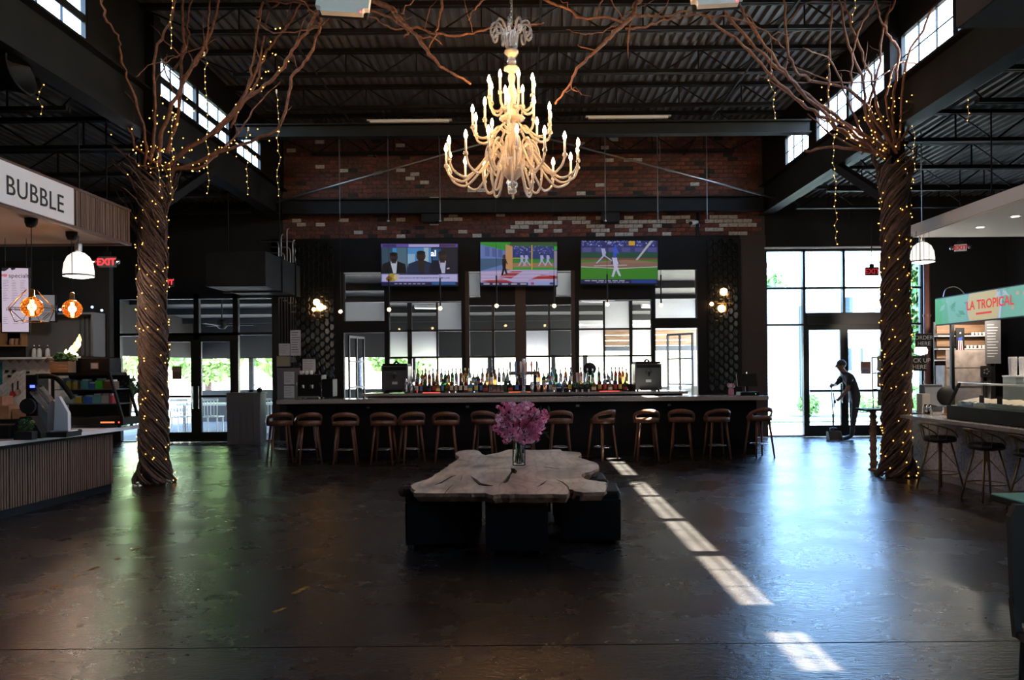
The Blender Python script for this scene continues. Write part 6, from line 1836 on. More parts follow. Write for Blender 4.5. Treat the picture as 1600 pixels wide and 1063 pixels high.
# framed niches over the ledge
M['oak'] = mat('oak_frame', (0.42,0.22,0.10), .5)
for px0, px1, lb in ((-20,2,'oak framed wall niche cut by the picture edge'),(10,45,'oak framed wall niche holding brown jars, below the menu screen')):
    Y = YK; a, c = P(px0, 542, Y), P(px1, 505, Y)
    t = thing('wall_niche', lb, 'shelf', ((a.x+c.x)/2, Y, a.z)); w = (c.x-a.x)/2; h = c.z-a.z
    for nm_, bb in (('bottom',(-w,w,-.18,0,0,.02)),('top',(-w,w,-.18,0,h-.02,h)),('side',(-w,-w+.02,-.18,0,.02,h-.02)),('side',(w-.02,w,-.18,0,.02,h-.02))):
        q = MB(); q.box(*bb); q.build(nm_, M['oak'], t)
    q = MB(); q.box(-w,w,0,.01,0,h); q.build('back', M['black'], t)
for i, px in enumerate((19,27)):
    p = P(px, 541, YK-.09); t = thing('jar', 'brown lidded jar in the oak niche, %s one' % ('left','right')[i], 'jar', (p.x, p.y, P(27,542,YK).z+.02), 0, 'jars in the oak niche')
    q = MB(); q.lathe([(.035,0),(.042,.02),(.042,.07),(.03,.085)],12); q.build('body', M['cardboard'], t, smooth=True); q = MB(); q.lathe([(.033,.085),(.033,.105)],12); q.build('lid', M['oak'], t)
# dark cabinet with pale bottles on the ledge, steel uprights
cb = thing('storage_cabinet', 'dark open cabinet over the tiles with pale bottles on its base', 'cabinet', (XAT(105,YK), YK-.095, 1.83))
w = .62
for nm_, bb in (('back_panel',(-w,w,.06,.09,0,.66)),('top_board',(-w,w,-.28,.09,.64,.67)),('side_panel',(w-.03,w,-.28,.09,0,.64))):
    q = MB(); q.box(*bb); q.build(nm_, M['panelgrey'], cb)
for k in range(5):
    q = MB(); q.box(.22+.07*k,.25+.07*k,.0,.05,.02,.62); q.build('slat', M['drain'], cb)
for i, px in enumerate((54,62,75)):
    p = P(px, 553, YK-.15); t = thing('sauce_bottle', 'pale plastic bottle on the ledge over the tiles, %s of three' % ('left','middle','right')[i], 'bottle', (p.x, YK-.16, 1.83), 0, 'pale bottles on the kiosk ledge')
    q = MB(); q.lathe([(.03,0),(.034,.02),(.032,.11),(.012,.14),(.008,.19)],10); q.build('body', M['paper'], t, smooth=True); q = MB(); q.lathe([(.014,.14),(.012,.165)],8); q.build('cap', M['black'], t)
# menu screens
def menu(px0, px1, py0, py1, Y, label, fn, rz=0):
    a, c = P(px0, py1, Y), P(px1, py0, Y); w, h = c.x-a.x, c.z-a.z
    t = thing('menu_screen', label, 'menu', ((a.x+c.x)/2, Y, (a.z+c.z)/2), rz)
    q = MB(); q.bbox(-w/2-.015,w/2+.015,.0,.05,-h/2-.015,h/2+.015,.004); q.build('casing', M['black'], t)
    for s in (-.4,.4):
        q = MB(); q.tube([(s*w,.03,h/2),(s*w,.03,3.39-t.location.z)],.004,4); q.build('hanger', M['steel_dark'], t)
    pr = Print(w, h); fn(pr); s = pr.build('screen', M['screen'], t, (0,-.003,-h/2)); return t, s, w, h
def m1(p):
    p.rect(0,0,1,1,(0.95,0.78,0.95)); p.poly([(0,1),(0,.95),(.12,.95),(.2,.97),(.28,1)],(0.02,0.02,0.03)); p.poly([(.33,1),(.38,.965),(.5,.98),(.52,1)],(0.02,0.02,0.03)); p.poly([(.0,.87),(.18,.86),(.22,.90),(.12,.905),(.0,.90)],(0.9,0.25,0.3))
    for x in (.04,.38,.70):
        for k in range(13): p.rect(x,.80-.016*k*1.6,x+rnd.uniform(.1,.24),.806-.016*k*1.6,(0.35,0.3,0.36))
    for x in (.04,.42,.72):
        for k in range(4): p.rect(x,.22-.03*k,x+rnd.uniform(.1,.2),.226-.03*k,(0.35,0.3,0.36))
t, s, w, h = menu(6,42,419,519,10.4,'tall white menu screen with printed columns at the left picture edge',m1, R(14))
text('specialty', w*.26, M['inkblack'], (-w*.24,-.006,h*.85), FACE_CAM, s, extrude=.0003)
text('ice blended', w*.22, M['inkblack'], (-w*.34,-.006,h*.33), FACE_CAM, s, extrude=.0003)
def m2(p): p.rect(0,0,1,1,(0.30,0.30,0.33))
t, s, w, h = menu(44,84,461,502,11.6,'wide pale menu screen behind the caged globe',m2,R(8))
text('kitchen', w*.22, M['inkgrey'], (-w*.02,-.006,h*.52), FACE_CAM, s, extrude=.0003); text('cafe', w*.2, M['inkgrey'], (.0,-.006,h*.22), FACE_CAM, s, extrude=.0003)
# blue string lights
M['bluebulb'] = emat('blue_white_bulb', (0.35,0.6,1.0), 5.0)
pts = [P(*c, 11.7) for c in ((0,455),(18,462),(46,463),(60,464),(72,472),(84,487),(94,481),(127,481),(144,477),(159,482))]
t = thing('blue_string_lights', 'string of blue white bulbs strung behind the globe pendants', 'string lights', pts[0])
q = MB(); q.tube([p-pts[0] for p in smooth_path(pts,3)], .004, 4); q.build('wire', M['black'], t)
for p in pts[1:]:
    q = MB(); q.ball(p-pts[0]+Vector((0,0,-.03)), .018, 8, 5); q.build('bulb', M['bluebulb'], t, smooth=True)
# deli cooler at the end of the counter
YCo = 10.12
def XC_(px): return XAT(px, YCo, 620)
xl, xb, xt = XC_(80), XC_(193), XC_(172)
co = thing('display_cooler', 'black framed glass cooler with packed drinks at the far end of the left counter', 'cooler', ((xl+xb)/2, YCo, .87))
cx0 = co.location.x; a_, b_, t_ = xl-cx0, xb-cx0, xt-cx0
ax = Matrix(((1,0,0),(0,0,1),(0,1,0)))
q = MB(); q.box(a_,b_-.01,0,.42,.03,.13); q.build('base', M['black'], co)
q = MB(); q.box(a_,t_,0.0,.42,.68,.72); q.build('top', M['black'], co)
q = MB(); q.box(a_,t_+.05,.39,.42,.13,.68); q.build('back', M['steel_dark'], co)
for z in (.30,.49):
    q = MB(); q.box(a_+.01, t_+(.72-z)*.25, .04,.39,z,z+.012); q.build('shelf', M['drain'], co)
for yy in (0.0,.40):
    q = MB(); q.bar((b_-.02,yy+.01,.12),(t_-.01,yy+.01,.70),.035,.03); q.build('side_frame', M['black'], co); q = MB(); q.bar((a_+.015,yy+.01,.12),(a_+.015,yy+.01,.70),.03,.03); q.build('side_frame', M['black'], co)
q = MB(); q.add([(a_+.03,-.004,.13),(b_-.05,-.004,.13),(t_-.03,-.004,.68),(a_+.03,-.004,.68),(a_+.03,-.001,.13),(b_-.05,-.001,.13),(t_-.03,-.001,.68),(a_+.03,-.001,.68)],[(0,1,2,3),(7,6,5,4)]); q.build('glass', M['glass'], co)
for sx in (a_+.05,b_-.08):
    for sy in (.04,.36):
        q = MB(); q.lathe([(.02,0),(.02,.03)],8,(sx,sy,0)); q.build('foot', M['rubber'], co)
q = MB(); q.ball((b_-.06,-.004,.07),.012,6,4); q.build('indicator', M['ledred'], co)
q = MB(); q.box(b_-.30,b_-.12,-.005,0,.06,.08); q.build('lit_strip', M['ledorange'], co)
PKG = [mat('pack_green',(0.05,0.42,0.02),.4), mat('pack_blue',(0.05,0.12,0.45),.4), mat('pack_brown',(0.16,0.07,0.04),.5), mat('pack_teal',(0.10,0.35,0.32),.3), mat('pack_yellow',(0.55,0.36,0.05),.5), mat('pack_red',(0.5,0.05,0.06),.4), mat('pack_clear',(0.45,0.5,0.5),.2)]
pk = [(0.06,.50,.07,.15,3,'pale teal drink carton'),(0.15,.50,.06,.13,4,'yellow snack pouch'),(0.24,.50,.07,.12,4,'gold snack pouch'),(0.36,.50,.10,.13,3,'teal bottle pack'),(0.47,.50,.09,.09,1,'light blue tub'),(0.57,.50,.10,.14,0,'bright green carton'),(0.69,.50,.14,.12,2,'brown snack tray'),
      (0.40,.31,.12,.11,1,'dark blue water pack'),(0.53,.31,.12,.13,3,'green capped bottle pack'),(0.66,.31,.10,.13,6,'clear bottle pack'),(0.77,.31,.04,.13,5,'red slim bottle'),(0.13,.31,.12,.12,6,'clear cup stack box'),(0.27,.31,.10,.1,4,'amber jar box')]
for x, z, w_, h_, ci, lb in pk:
    f_ = .97
    t = thing('drink_pack', lb + ' inside the black glass cooler', 'package', (xl + (x)*(xb-xl)*f_ + w_/2*.9, YCo+.1, .87+z+.002), 0, 'packages in the cooler')
    q = MB(); q.bbox(-w_/2,w_/2,0,.14,0,h_*.8,.006); q.build('body', PKG[ci], t)
    q = MB(); q.bbox(-w_/2*.8,w_/2*.8,.02,.12,h_*.8,h_,.004); q.build('lid', M['paper'], t)
# crate with greens, black photo box, flame lamp, plant and pot on top of the cooler
zc_ = .87+.72
cr = thing('wooden_crate', 'small wooden crate of greenery on top of the cooler', 'crate', (XAT(101,10.35), 10.22, zc_))
for k in range(3):
    q = MB(); q.box(-.12,.12,-.0,.012,.005+.05*k,.045+.05*k); q.build('slat', M['oak'], cr)
    q = MB(); q.box(-.12,.12,.17,.182,.005+.05*k,.045+.05*k); q.build('slat', M['oak'], cr)
for s in (-.12,.108):
    q = MB(); q.box(s,s+.012,.012,.17,0,.15); q.build('end_board', M['oak'], cr)
q = MB(); q.box(-.108,.108,.012,.17,.0,.01); q.build('bottom', M['oak'], cr)
ff = shrub_mesh(150, 55, .14, .05); ob = ff.build('foliage', M['leaf'], cr, (.03,.09,.19)); ob.scale = (1.2,.6,.5)
for k in range(7):
    q = MB(); q.tube([(-.08,.08,.12),(-.14-.012*k,.08+.01*k,.19+.006*k),(-.2-.012*k,.08,.20-.01*k)],.006,5); q.build('dried_stem', M['soffit'], cr)
bb = thing('photo_box', 'black box with a small framed picture on top of the cooler', 'box', (XAT(157,10.35), 10.22, zc_))
q = MB(); q.bbox(-.19,.19,0,.3,0,.19,.006); q.build('body', M['black'], bb); q = MB(); q.box(-.06,.05,-.006,0,.04,.13); f_ = q.build('picture_frame', M['drain'], bb); q = MB(); q.box(-.05,.04,-.008,-.006,.05,.12); q.build('picture', M['paper'], f_)
fl = thing('flame_lamp', 'glowing orange flame-shaped lamp on a small white block above the crate', 'lamp', (XAT(124,10.5), 10.42, zc_+.19))
M['flame'] = emat('flame_glow', (1.0,0.42,0.06), 7.0); M['flamecore'] = emat('flame_core', (1.0,0.72,0.30), 12.0)
q = MB(); q.box(-.12,.04,-.05,.05,0,.03); q.build('base', M['white'], fl)
for i, (x, z, r_, tall) in enumerate(((-.13,.05,.03,.10),(-.09,.06,.03,.07),(-.05,.08,.045,.12),(-.01,.11,.04,.14),(.03,.16,.035,.15),(.05,.23,.025,.12),(-.02,.05,.05,.06))):
    q = MB(); q.lathe([(.004,0),(r_*.8,tall*.2),(r_,tall*.4),(r_*.55,tall*.75),(.003,tall)],8,(x,0,z-.03)); q.build('flame', M['flame'] if i % 2 else M['flamecore'], fl, smooth=True)
q = MB(); q.tube([(-.09,0,.03),(-.03,0,.09),(.05,0,.24)],.006,5); q.build('wick', M['brass'], fl)
pt = thing('potted_plant', 'dark leafy plant in a brown paper wrapped pot at the end of the left counter', 'plant', (XAT(201,10.62), 10.6, .87+.18))
q = MB(); q.lathe([(.045,0),(.06,.12),(.065,.15),(.07,.2)],6); q.build('pot', M['cardboard'], pt)
ob = shrub_mesh(160, 66, .17, .06).build('foliage', M['leaf'], pt, (0,0,.33)); ob.scale = (.85,.6,.9)
stn = thing('wire_stand', 'small white wire stand under the paper wrapped plant pot', 'stand', (XAT(201,10.62), 10.6, .87))
q = MB()
for sx in (-.07,.07):
    for sy in (-.07,.07): q.box(sx-.006,sx+.006,sy-.006,sy+.006,0,.17)
q.build('leg', M['white'], stn); q = MB(); q.box(-.078,.078,-.078,.078,.17,.18); q.build('top', M['white'], stn)
# cup sealing stand, lid organiser, terminal etc. near the middle of the counter
YS_ = 9.0
def XS(px): return XAT(px, YS_, 630)
sm_ = thing('sealing_machine', 'black cup sealing machine with a curved arm and a blue display on the left counter', 'machine', (XS(52), YS_, .87))
q = MB(); q.bbox(-.09,.05,.0,.22,.0,.70,.012); q.build('column', M['black'], sm_)
q = MB(); q.bbox(-.02,.42,-.06,.25,0,.05,.01); q.build('base', M['black'], sm_)
q = MB(); q.tube(smooth_path([Vector(v) for v in ((.0,.05,.68),(.16,.05,.68),(.26,.05,.64),(.36,.05,.52),(.43,.05,.42))],5),.030,8); q.build('arm', M['black'], sm_, smooth=True)
q = MB(); q.box(-.03,.02,-.012,.0,.55,.58); q.build('display', emat('blue_display',(0.05,0.08,1.0),3.0), sm_)
q = MB(); q.lathe([(.07,0),(.09,.02),(.09,.05)],14,(-.02,-.03,.34),ax=Matrix.Rotation(R(90),3,'X')); q.build('roller', M['rubber'], sm_)
M['acrylic'] = mat('clear_acrylic_tube', (0.88,0.84,0.82), .15, trans=.75, ior=1.25)
for i, (a, c, lb) in enumerate((((51,611),(80,645),'clear slanted cup tube, lower one'),((60,603),(96,646),'clear slanted cup tube, upper one'))):
    pa, pc = P(*a, YS_-.08), P(*c, YS_-.08)
    t = thing('cup_tube', lb + ' on the left counter', 'cup dispenser', pc, 0, 'slanted cup tubes')
    q = MB(); q.tube([(0,0,0), pa-pc], .036, 12); q.build('tube', M['acrylic'], t, smooth=True)
    q = MB(); q.tube([(pa-pc)*.9, pa-pc], .038, 12); q.build('end_ring', M['chrome'], t); q = MB(); q.tube([(0,0,0),(.05,0,-(pc.z-.93))],.012,6); q.build('support', M['black'], t)
lo = thing('lid_organizer', 'white slant-topped lid organizer on the left counter', 'organizer', (XS(112), YS_-.25, .925))
ax2 = Matrix(((1,0,0),(0,0,1),(0,1,0)))
q = MB(); q.prism([(-.06,0),(.10,0),(.10,.22),(.0,.40),(-.04,.40)], 0, .05, ax=ax2); q.build('front_board', M['white'], lo)
q = MB(); q.prism([(-.16,0),(.02,0),(.02,.20),(-.10,.36),(-.16,.30)], .06, .2, ax=ax2); q.build('rear_board', mat('beige_board',(0.6,0.48,0.45),.5), lo)
q = MB(); q.box(-.10,.10,.0,.2,0,.012); q.build('floor_board', M['white'], lo)
for a, c, d, e, lb in ((100,130,660,675,'black tray box under the white lid organizer'),):
    t = thing('tray_box', lb, 'box', (XS(114), YS_-.3, .87)); q = MB(); q.bbox(-.11,.11,-.02,.28,0,.045,.004); q.build('body', M['rubber'], t); q = MB(); q.box(-.115,.115,-.025,.285,.045,.055); q.build('lid', M['rubber'], t)
te = thing('terminal', 'black wedge payment terminal with blue and yellow stickers on the left counter', 'terminal', (XS(82), YS_-.42, .87))
q = MB(); q.prism([(-.22,0),(.12,0),(.12,.06),(.02,.24),(-.10,.24),(-.22,.08)], 0, .14, ax=ax2); q.build('housing', M['rubber'], te)
for x, z, m_ in ((-.05,.19,mat('blue_sticker',(0.10,0.42,0.62),.5)),(.03,.175,mat('yellow_sticker',(0.65,0.55,0.15),.5))):
    q = MB(); q.lathe([(.03,0),(.03,.003)],10,(x,-.0,z),ax=Matrix.Rotation(R(90),3,'X')); q.build('sticker', m_, te)
hp = thing('succulent_pot', 'small bushy green plant in a black planter before the terminal', 'plant', (XS(88), YS_-.56, .87))
q = MB(); q.bbox(-.1,.1,-.05,.05,0,.09,.006); q.build('planter', M['rubber'], hp); ob = shrub_mesh(150, 21, .1, .026).build('foliage', M['leaf'], hp, (0,0,.15)); ob.scale = (1,.6,.75)
bxk = thing('card_box', 'plain black box on the left counter beside the terminal', 'box', (XS(33), YS_-.45, .87)); q = MB(); q.bbox(-.17,.16,0,.25,0,.15,.006); q.build('body', M['rubber'], bxk); q = MB(); q.box(.06,.15,-.004,0,.02,.13); q.build('front_plate', M['steel_dark'], bxk)
tr = thing('tray', 'wooden serving tray with sample blocks on the near left counter', 'tray', (-6.05, 8.25, .87)); q = MB(); q.bbox(-.3,.3,-.2,.2,0,.02,.006); q.build('board', M['cardboard'], tr)
q = MB(); q.tube([(-.3,-.2,.025),(.3,-.2,.025),(.3,.2,.025),(-.3,.2,.025)],.008,6,closed=True); q.build('rim', M['oak'], tr)
for i, (x, lb) in enumerate(((.05,'lower sample block lying on the wooden tray'),(.16,'upright sample block on the wooden tray'))):
    t = thing('sample_block', lb, 'block', (-6.05+x, 8.22, .89)); q = MB(); q.bbox(-.045,.045,-.03,.03,0,.035+.03*i,.006); q.build('block', M['soffit'], t); q = MB(); q.box(-.03,.03,-.032,-.03,.008,.026); q.build('sticker', M['paper'], t)
# ---- exit signs
M['signred2'] = mat('red_exit_paint', (0.65,0.03,0.04), .5, emit=(1,.05,.05), estr=.12)
M['exitdim'] = emat('dim_exit_letters', (0.5,0.02,0.03), .5)
M['exitred'] = emat('exit_letters', (1.0,0.04,0.05), 1.1)
def exit_sign(px, py, Y, wpx, label, face_m='white', rz=0, lamps=True, ems='exitred', hang=0.0):
    p = P(px, py, Y); w = wpx*Y/F
    t = thing('exit_sign', label, 'exit sign', p, rz)
    h = w*.62
    q = MB(); q.bbox(-w/2,w/2,.0,.06,-h/2,h/2,.008); q.build('housing', M[face_m], t)
    text('EXIT', h*.86, M[ems], (0,-.004,-h*.30), FACE_CAM, t, extrude=.002, align='CENTER', bold=.004)
    q = MB(); q.box(-.05,.05,.02,.04,h/2,h/2+.07); q.build('mount', M['black'], t)
    if lamps:
        for s in (-1,1):
            q = MB(); q.ball((s*(w/2+.05),-.02,0),.04,8,6); q.bar((s*w/2,.02,0),(s*(w/2+.04),0,0),.015); q.build('emergency_lamp', M['chrome'], t)
    if hang:
        q = MB(); q.tube([(0,.03,h/2+.07),(0,.03,5.385-p.z)],.012,5); q.build('stem', M['black'], t)
    return t
exit_sign(166, 409, 11.6, 27, 'red and white exit sign hanging behind the left kiosk canopy', 'drain', 0, True, 'exitred', 1.6)
exit_sign(260, 441, 16.2, 21, 'lit red exit sign just right of the left vine trunk', 'drain', 0, False, 'exitred', 1.6)
exit_sign(1501, 387, 14.5, 17, 'white exit sign with red letters on the dark wall under the right canopy', 'white', R(-25), True, 'signred2', 1.4)
# ---- podium, ducts
pd = thing('podium', 'tall grey panelled host stand beside the left glass doors', 'podium', FL(381, 694))
q = MB(); q.box(-.36,.36,0,.4,.0,1.08); q.build('body', M['podium'] if 'podium' in M else M['panelgrey'], pd)
for k in range(5):
    q = MB(); q.box(-.35+.142*k,-.22+.142*k,-.012,0,.05,.74); q.build('panel', M['panelgrey'], pd)
q = MB(); q.box(-.36,.2,-.03,.0,.76,1.06); q.build('front_board', M['panelgrey'], pd); q = MB(); q.bbox(-.38,.38,-.02,.42,1.08,1.11,.006); q.build('top', M['panelgrey'], pd)
sp = thing('trailing_plant', 'sprig of trailing plant in a pot on the grey host stand', 'plant', (pd.location.x+.28, pd.location.y+.2, 1.11))
q = MB(); q.lathe([(.05,0),(.065,.09)],10); q.build('pot', M['black'], sp)
for k in range(8):
    a = k*.8; q = MB(); q.tube([(0,0,.08),(.1*math.cos(a),.1*math.sin(a),.17),(.22*math.cos(a),.2*math.sin(a),.13)],[.006,.005,.002],5); q.build('frond', M['leaf'], sp)
du = thing('air_duct', 'black square air duct hanging over the left glass doors', 'duct', P(385, 420, 14.2))
q = MB(); q.bbox(-.75,.35,0,2.2,-.32,.32,.01); q.build('duct_body', M['steel_dark'], du)
for yy in (.9,1.8):
    q = MB(); q.box(-.78,.38,yy,yy+.04,-.35,.35); q.build('flange', M['steel_dark'], du)
for x in (-.7,.3):
    q = MB(); q.tube([(x,1,.3),(x,1,5.385-P(385,420,14.2).z)],.01,5); q.build('hanger', M['steel_dark'], du)
hn = thing('round_duct', 'black round duct end hanging high over the left kiosk', 'duct', P(14, 118, 8.4))
q = MB(); q.lathe([(.10,-.6),(.13,-.1),(.24,.12),(.25,.14),(.22,.14),(.11,-.1)],18,ax=Matrix.Rotation(R(75),3,'Y'),cap=False); q.build('horn', M['steel_dark'], hn, smooth=True); q = MB(); q.tube([(-.2,0,0),(-.2,0,.95)],.012,5); q.build('hanger', M['steel_dark'], hn)
# ================================================================== RIGHT KIOSK
def terrazzo():
    m = bpy.data.materials.new('grey_terrazzo'); m.use_nodes = True
    nt = m.node_tree; L = nt.links.new; p = nt.nodes['Principled BSDF']; p.inputs['Roughness'].default_value = .5
    tc = nt.nodes.new('ShaderNodeTexCoord'); v = nt.nodes.new('ShaderNodeTexVoronoi'); v.inputs['Scale'].default_value = 34
    r = nt.nodes.new('ShaderNodeValToRGB'); r.color_ramp.elements[0].color = (0.30,0.28,0.29,1); r.color_ramp.elements[1].color = (0.50,0.47,0.48,1); r.color_ramp.elements[0].position = .2; r.color_ramp.elements[1].position = .6
    L(tc.outputs['Object'], v.inputs['Vector']); L(v.outputs['Color'], r.inputs['Fac']); L(r.outputs['Color'], p.inputs['Base Color'])
    return m
M['terrazzo'] = terrazzo()
rc = thing('juice_bar_counter', 'grey stone topped counter with a pale terrazzo front on the right', 'counter', (5.7, 9.0, 0)); o = Vector(rc.location)
q = MB(); q.prism([(5.22-o.x,2.8-o.y),(6.5-o.x,2.8-o.y),(6.5-o.x,11.75-o.y),(5.66-o.x,11.75-o.y),(5.66-o.x,10.9-o.y),(5.22-o.x,10.88-o.y)], .86, .90); q.build('worktop', M['stone'], rc)
q = MB(); q.prism([(5.74-o.x,2.8-o.y),(6.4-o.x,2.8-o.y),(6.4-o.x,11.7-o.y),(5.74-o.x,11.7-o.y)], 0, .86); q.build('body', M['panelgrey'], rc)
for k in range(6):
    y0 = 2.8-o.y+k*1.49; q = MB(); q.box(5.72-o.x,5.74-o.x,y0+.002,y0+1.488,.0,.86); q.build('front_panel', M['terrazzo'], rc)
q = MB(); q.box(5.70-o.x,5.715-o.x,2.8-o.y,11.7-o.y,0,.09); q.build('kickboard', M['stone'], rc)
cn = thing('juice_bar_canopy', 'white floating canopy with downlights over the right counter', 'canopy', (6.0, 8.0, 3.565))
M['canopyw'] = mat('off_white_canopy', (0.62,0.60,0.58), .7); M['soffitw'] = mat('cream_soffit', (0.55,0.50,0.44), .8)
q = MB(); q.box(0.0,3.2,-6,4.1,.02,.19); q.build('slab', M['canopyw'], cn)
q = MB(); q.box(0.02,3.2,-5.98,4.08,.0,.02); q.build('soffit', M['soffitw'], cn)
M['downlight'] = emat('downlight_lens', (1.0,0.84,0.60), 7.0)
for k in range(9):
    y = 11.2-8.0-.8*k
    q = MB(); q.lathe([(.055,-.006),(.075,-.006),(.075,.0)],18,(.55,y,0)); d = q.build('downlight', M['white'], cn); q = MB(); q.lathe([(.05,-.008),(.05,-.006)],16,(.55,y,0)); q.build('lens', M['downlight'], d)
    sl_ = bpy.data.lights.new('downlight_beam', 'SPOT'); sl_.energy = 90; sl_.color = (1.0,0.84,0.66); sl_.spot_size = R(68); sl_.spot_blend = .6; sl_.shadow_soft_size = .05
    so_ = bpy.data.objects.new('downlight_beam', sl_); COL.objects.link(so_); so_.parent = cn; so_.location = (.55, y, -.03)
for x in (.6,2.6):
    for y in (-2,3): q = MB(); q.tube([(x,y,.19),(x,y,1.6)],.012,5); q.build('hanger', M['steel_dark'], cn)
dome(1441, 409, 12.6, 'white ribbed dome pendant beside the right vine trunk', ztop=5.385)
# lit sign band
XS_ = 8.0
y0, y1 = 15.2, 11.2
sb = thing('sign_band', 'backlit green shop sign with palms and red lettering on the right', 'sign', (XS_, (y0+y1)/2, 2.37), R(-90))
w = y0-y1; h = .49
q = MB(); q.box(-w/2,w/2,.004,.10,-.02,h+.02); q.build('casing', M['black'], sb)
pr = Print(w, h)
g1, g2 = (0.10,0.50,0.24), (0.22,0.62,0.42)
pr.rect(0,0,1,1,g2); pr.rect(0,0,.06,1,(0.03,0.55,0.06)); pr.poly([(.06,0),(.12,0),(.1,1),(.06,1)],(0.10,0.55,0.20))
for i in range(26):
    x, y = rnd.uniform(.05,1), rnd.uniform(0,1); a = rnd.uniform(0,6.3); l = rnd.uniform(.03,.07); wd = .02
    dx, dy = math.cos(a)*l, math.sin(a)*l*6; pr.poly([(x,y),(x+dx*.5-dy*.05,y+dy*.5+dx*1.2),(x+dx,y+dy),(x+dx*.5+dy*.05,y+dy*.5-dx*1.2)], rnd.choice([(0.06,0.38,0.16),(0.12,0.5,0.25),(0.30,0.65,0.42),(0.5,0.62,0.35)]))
pr.disc(.40,.5,.135,1.1,(0.25,0.45,0.75),24); pr.disc(.395,.5,.12,1.0,(0.85,0.65,0.22),24)
pr.poly([(.505,0),(.52,0),(.535,.75),(.525,.75)],(0.75,0.78,0.85))
for a in range(7):
    t_ = R(20+a*24); pr.poly([(.53,.72),(.53+.035*math.cos(t_),.72+.22*math.sin(t_)+.06),(.53+.06*math.cos(t_),.72+.25*math.sin(t_)-.12),(.53+.03*math.cos(t_),.72+.16*math.sin(t_))],(0.7,0.75,0.85))
for i in range(5): pr.disc(rnd.uniform(.6,.98),rnd.uniform(.2,.9),.012,.07,(0.8,0.5,0.3),8)
scr = pr.build('sign_picture', M['screen'], sb, (0,0,0))
M['signred'] = emat('red_sign_letters', (0.75,0.08,0.10), .55)
text('LA TROPICAL', .225, M['signred'], (-w*.5+w*.27,-.006,.2), FACE_CAM, scr, extrude=.0004, bold=.004); 
q = MB(); q.box(-w*.5+w*.345,-w*.5+w*.46,-.006,-.004,.10,.135); q.build('sign_underline', M['signred'], scr)
for x in (-w/2+.35,w/2-.06): q = MB(); q.box(x-.03,x+.03,.1,.16,-2.37,.4); q.build('post', M['black'], sb)
t = thing('sign_cable', 'thin looped cable over the lit green sign', 'cable', P(1474, 466, 15.0)); q = MB(); q.tube(smooth_path([P(*c, 15.0)-P(1474,466,15.0) for c in ((1474,464),(1478,452),(1490,448),(1500,452),(1509,462))],4),.009,5); q.build('cable', M['conduit'], t)
rp = thing('drain_pipe', 'reddish vertical pipe on the dark wall left of the green sign', 'pipe', (XAT(1449,16.4), 16.4, 0))
M['redpipe'] = mat('red_oxide_pipe', (0.30,0.13,0.10), .5)
q = MB(); q.tube([(0,0,0),(0,0,4.0)],.065,12); q.build('pipe', M['redpipe'], rp, smooth=True)
for z in (1.2,2.6): q = MB(); q.lathe([(.08,0),(.08,.05)],12,(0,0,z)); q.build('collar', M['redpipe'], rp)
# pallet board wall with shelves, facing the hall
YPB = 15.35
pw = thing('pallet_shelf', 'pine pallet board shelf wall under the green sign', 'shelf', (XAT(1503,YPB), YPB, 0))
xa, xb = XAT(1464,YPB)-pw.location.x, XAT(1541,YPB)-pw.location.x
def zz(py): return P(1503, py, YPB).z
for a, c in ((508,521),(529,541),(548,560)):
    q = MB(); q.box(xa,xb,0,.02,zz(c),zz(a)); q.build('board', M['pine'], pw)
for a in (525.5,545.5,563): q = MB(); q.box(xa-.05,xb,-.14,0,zz(a)-.012,zz(a)+.012); q.build('shelf', M['whitepaint'], pw)
q = MB(); q.box(xa-.04,xb+.06,.02,.05,0,zz(503)); q.build('back', M['brownsteel'], pw)
q = MB(); q.box(xa-.03,xb,-.3,.0,.0,zz(571)); q.build('cabinet_body', mat('pale_cabinet',(0.48,0.40,0.36),.6,var=.2,scale=5), pw)
for k in range(2): q = MB(); q.box(xa+.01,xb-.01,-.315,-.3,zz(603)+k*.36,zz(603)+k*.36+.34); q.build('front_board', mat('pale_board_%s' % 'ab'[k],(0.5,0.42,0.38),.6,var=.25,scale=6), pw)
k = 0
for py, xs in ((563.5,(1498,1503,1508,1513,1519,1526,1532)),(545.7,(1512,1518,1524,1531,1537)),(525.7,(1520,1526,1532,1538))):
    for px in xs:
        t = thing('cup', 'small white cup on the pallet shelves, %s counted from the lower left' % ORD[k], 'cup', (XAT(px,YPB-.08), YPB-.08, zz(py)+.013), 0, 'cups on the pallet shelves'); k += 1
        q = MB(); q.lathe([(.02,0),(.028,.06),(.025,.06),(.017,.008)],10,cap=False); q.build('body', M['white'], t, smooth=True); q = MB(); q.lathe([(.0285,.058),(.03,.064)],10); q.build('rim', M['conduit'], t)
fp = thing('plaque', 'tall black plaque painted with a white star and red, white and blue stripes', 'plaque', P(1500.5, 532, YPB-.17))
q = MB(); q.box(-.08,.08,0,.02,-.25,.24); q.build('board', M['rubber'], fp)
pr = Print(.15, .46)
pr.rect(0,0,1,1,(0.012,0.012,0.014)); pr.poly([(.25,.62),(.75,.66),(.7,.40),(.2,.42)],(0.03,0.10,0.45))
pr.poly([(.5+(.16 if i%2==0 else .07)*math.cos(PI/2+i*PI/5), .82+(.055 if i%2==0 else .024)*math.sin(PI/2+i*PI/5)) for i in range(10)],(0.8,0.8,0.8))
for i, c in enumerate(((0.7,0.7,0.75),(0.6,0.03,0.04),(0.7,0.7,0.75),(0.6,0.03,0.04),(0.7,0.7,0.75))): pr.poly([(.2+.13*i,.08),(.32+.13*i,.06),(.34+.1*i,.5),(.24+.1*i,.5)], c)
pr.build('picture', M['print'], fp, (0,-.002,-.235))
gm = thing('menu_board', 'grey menu board turned beside the pallet shelves', 'menu', (XAT(1552,14.9), 14.9, zz(569)), R(-18))
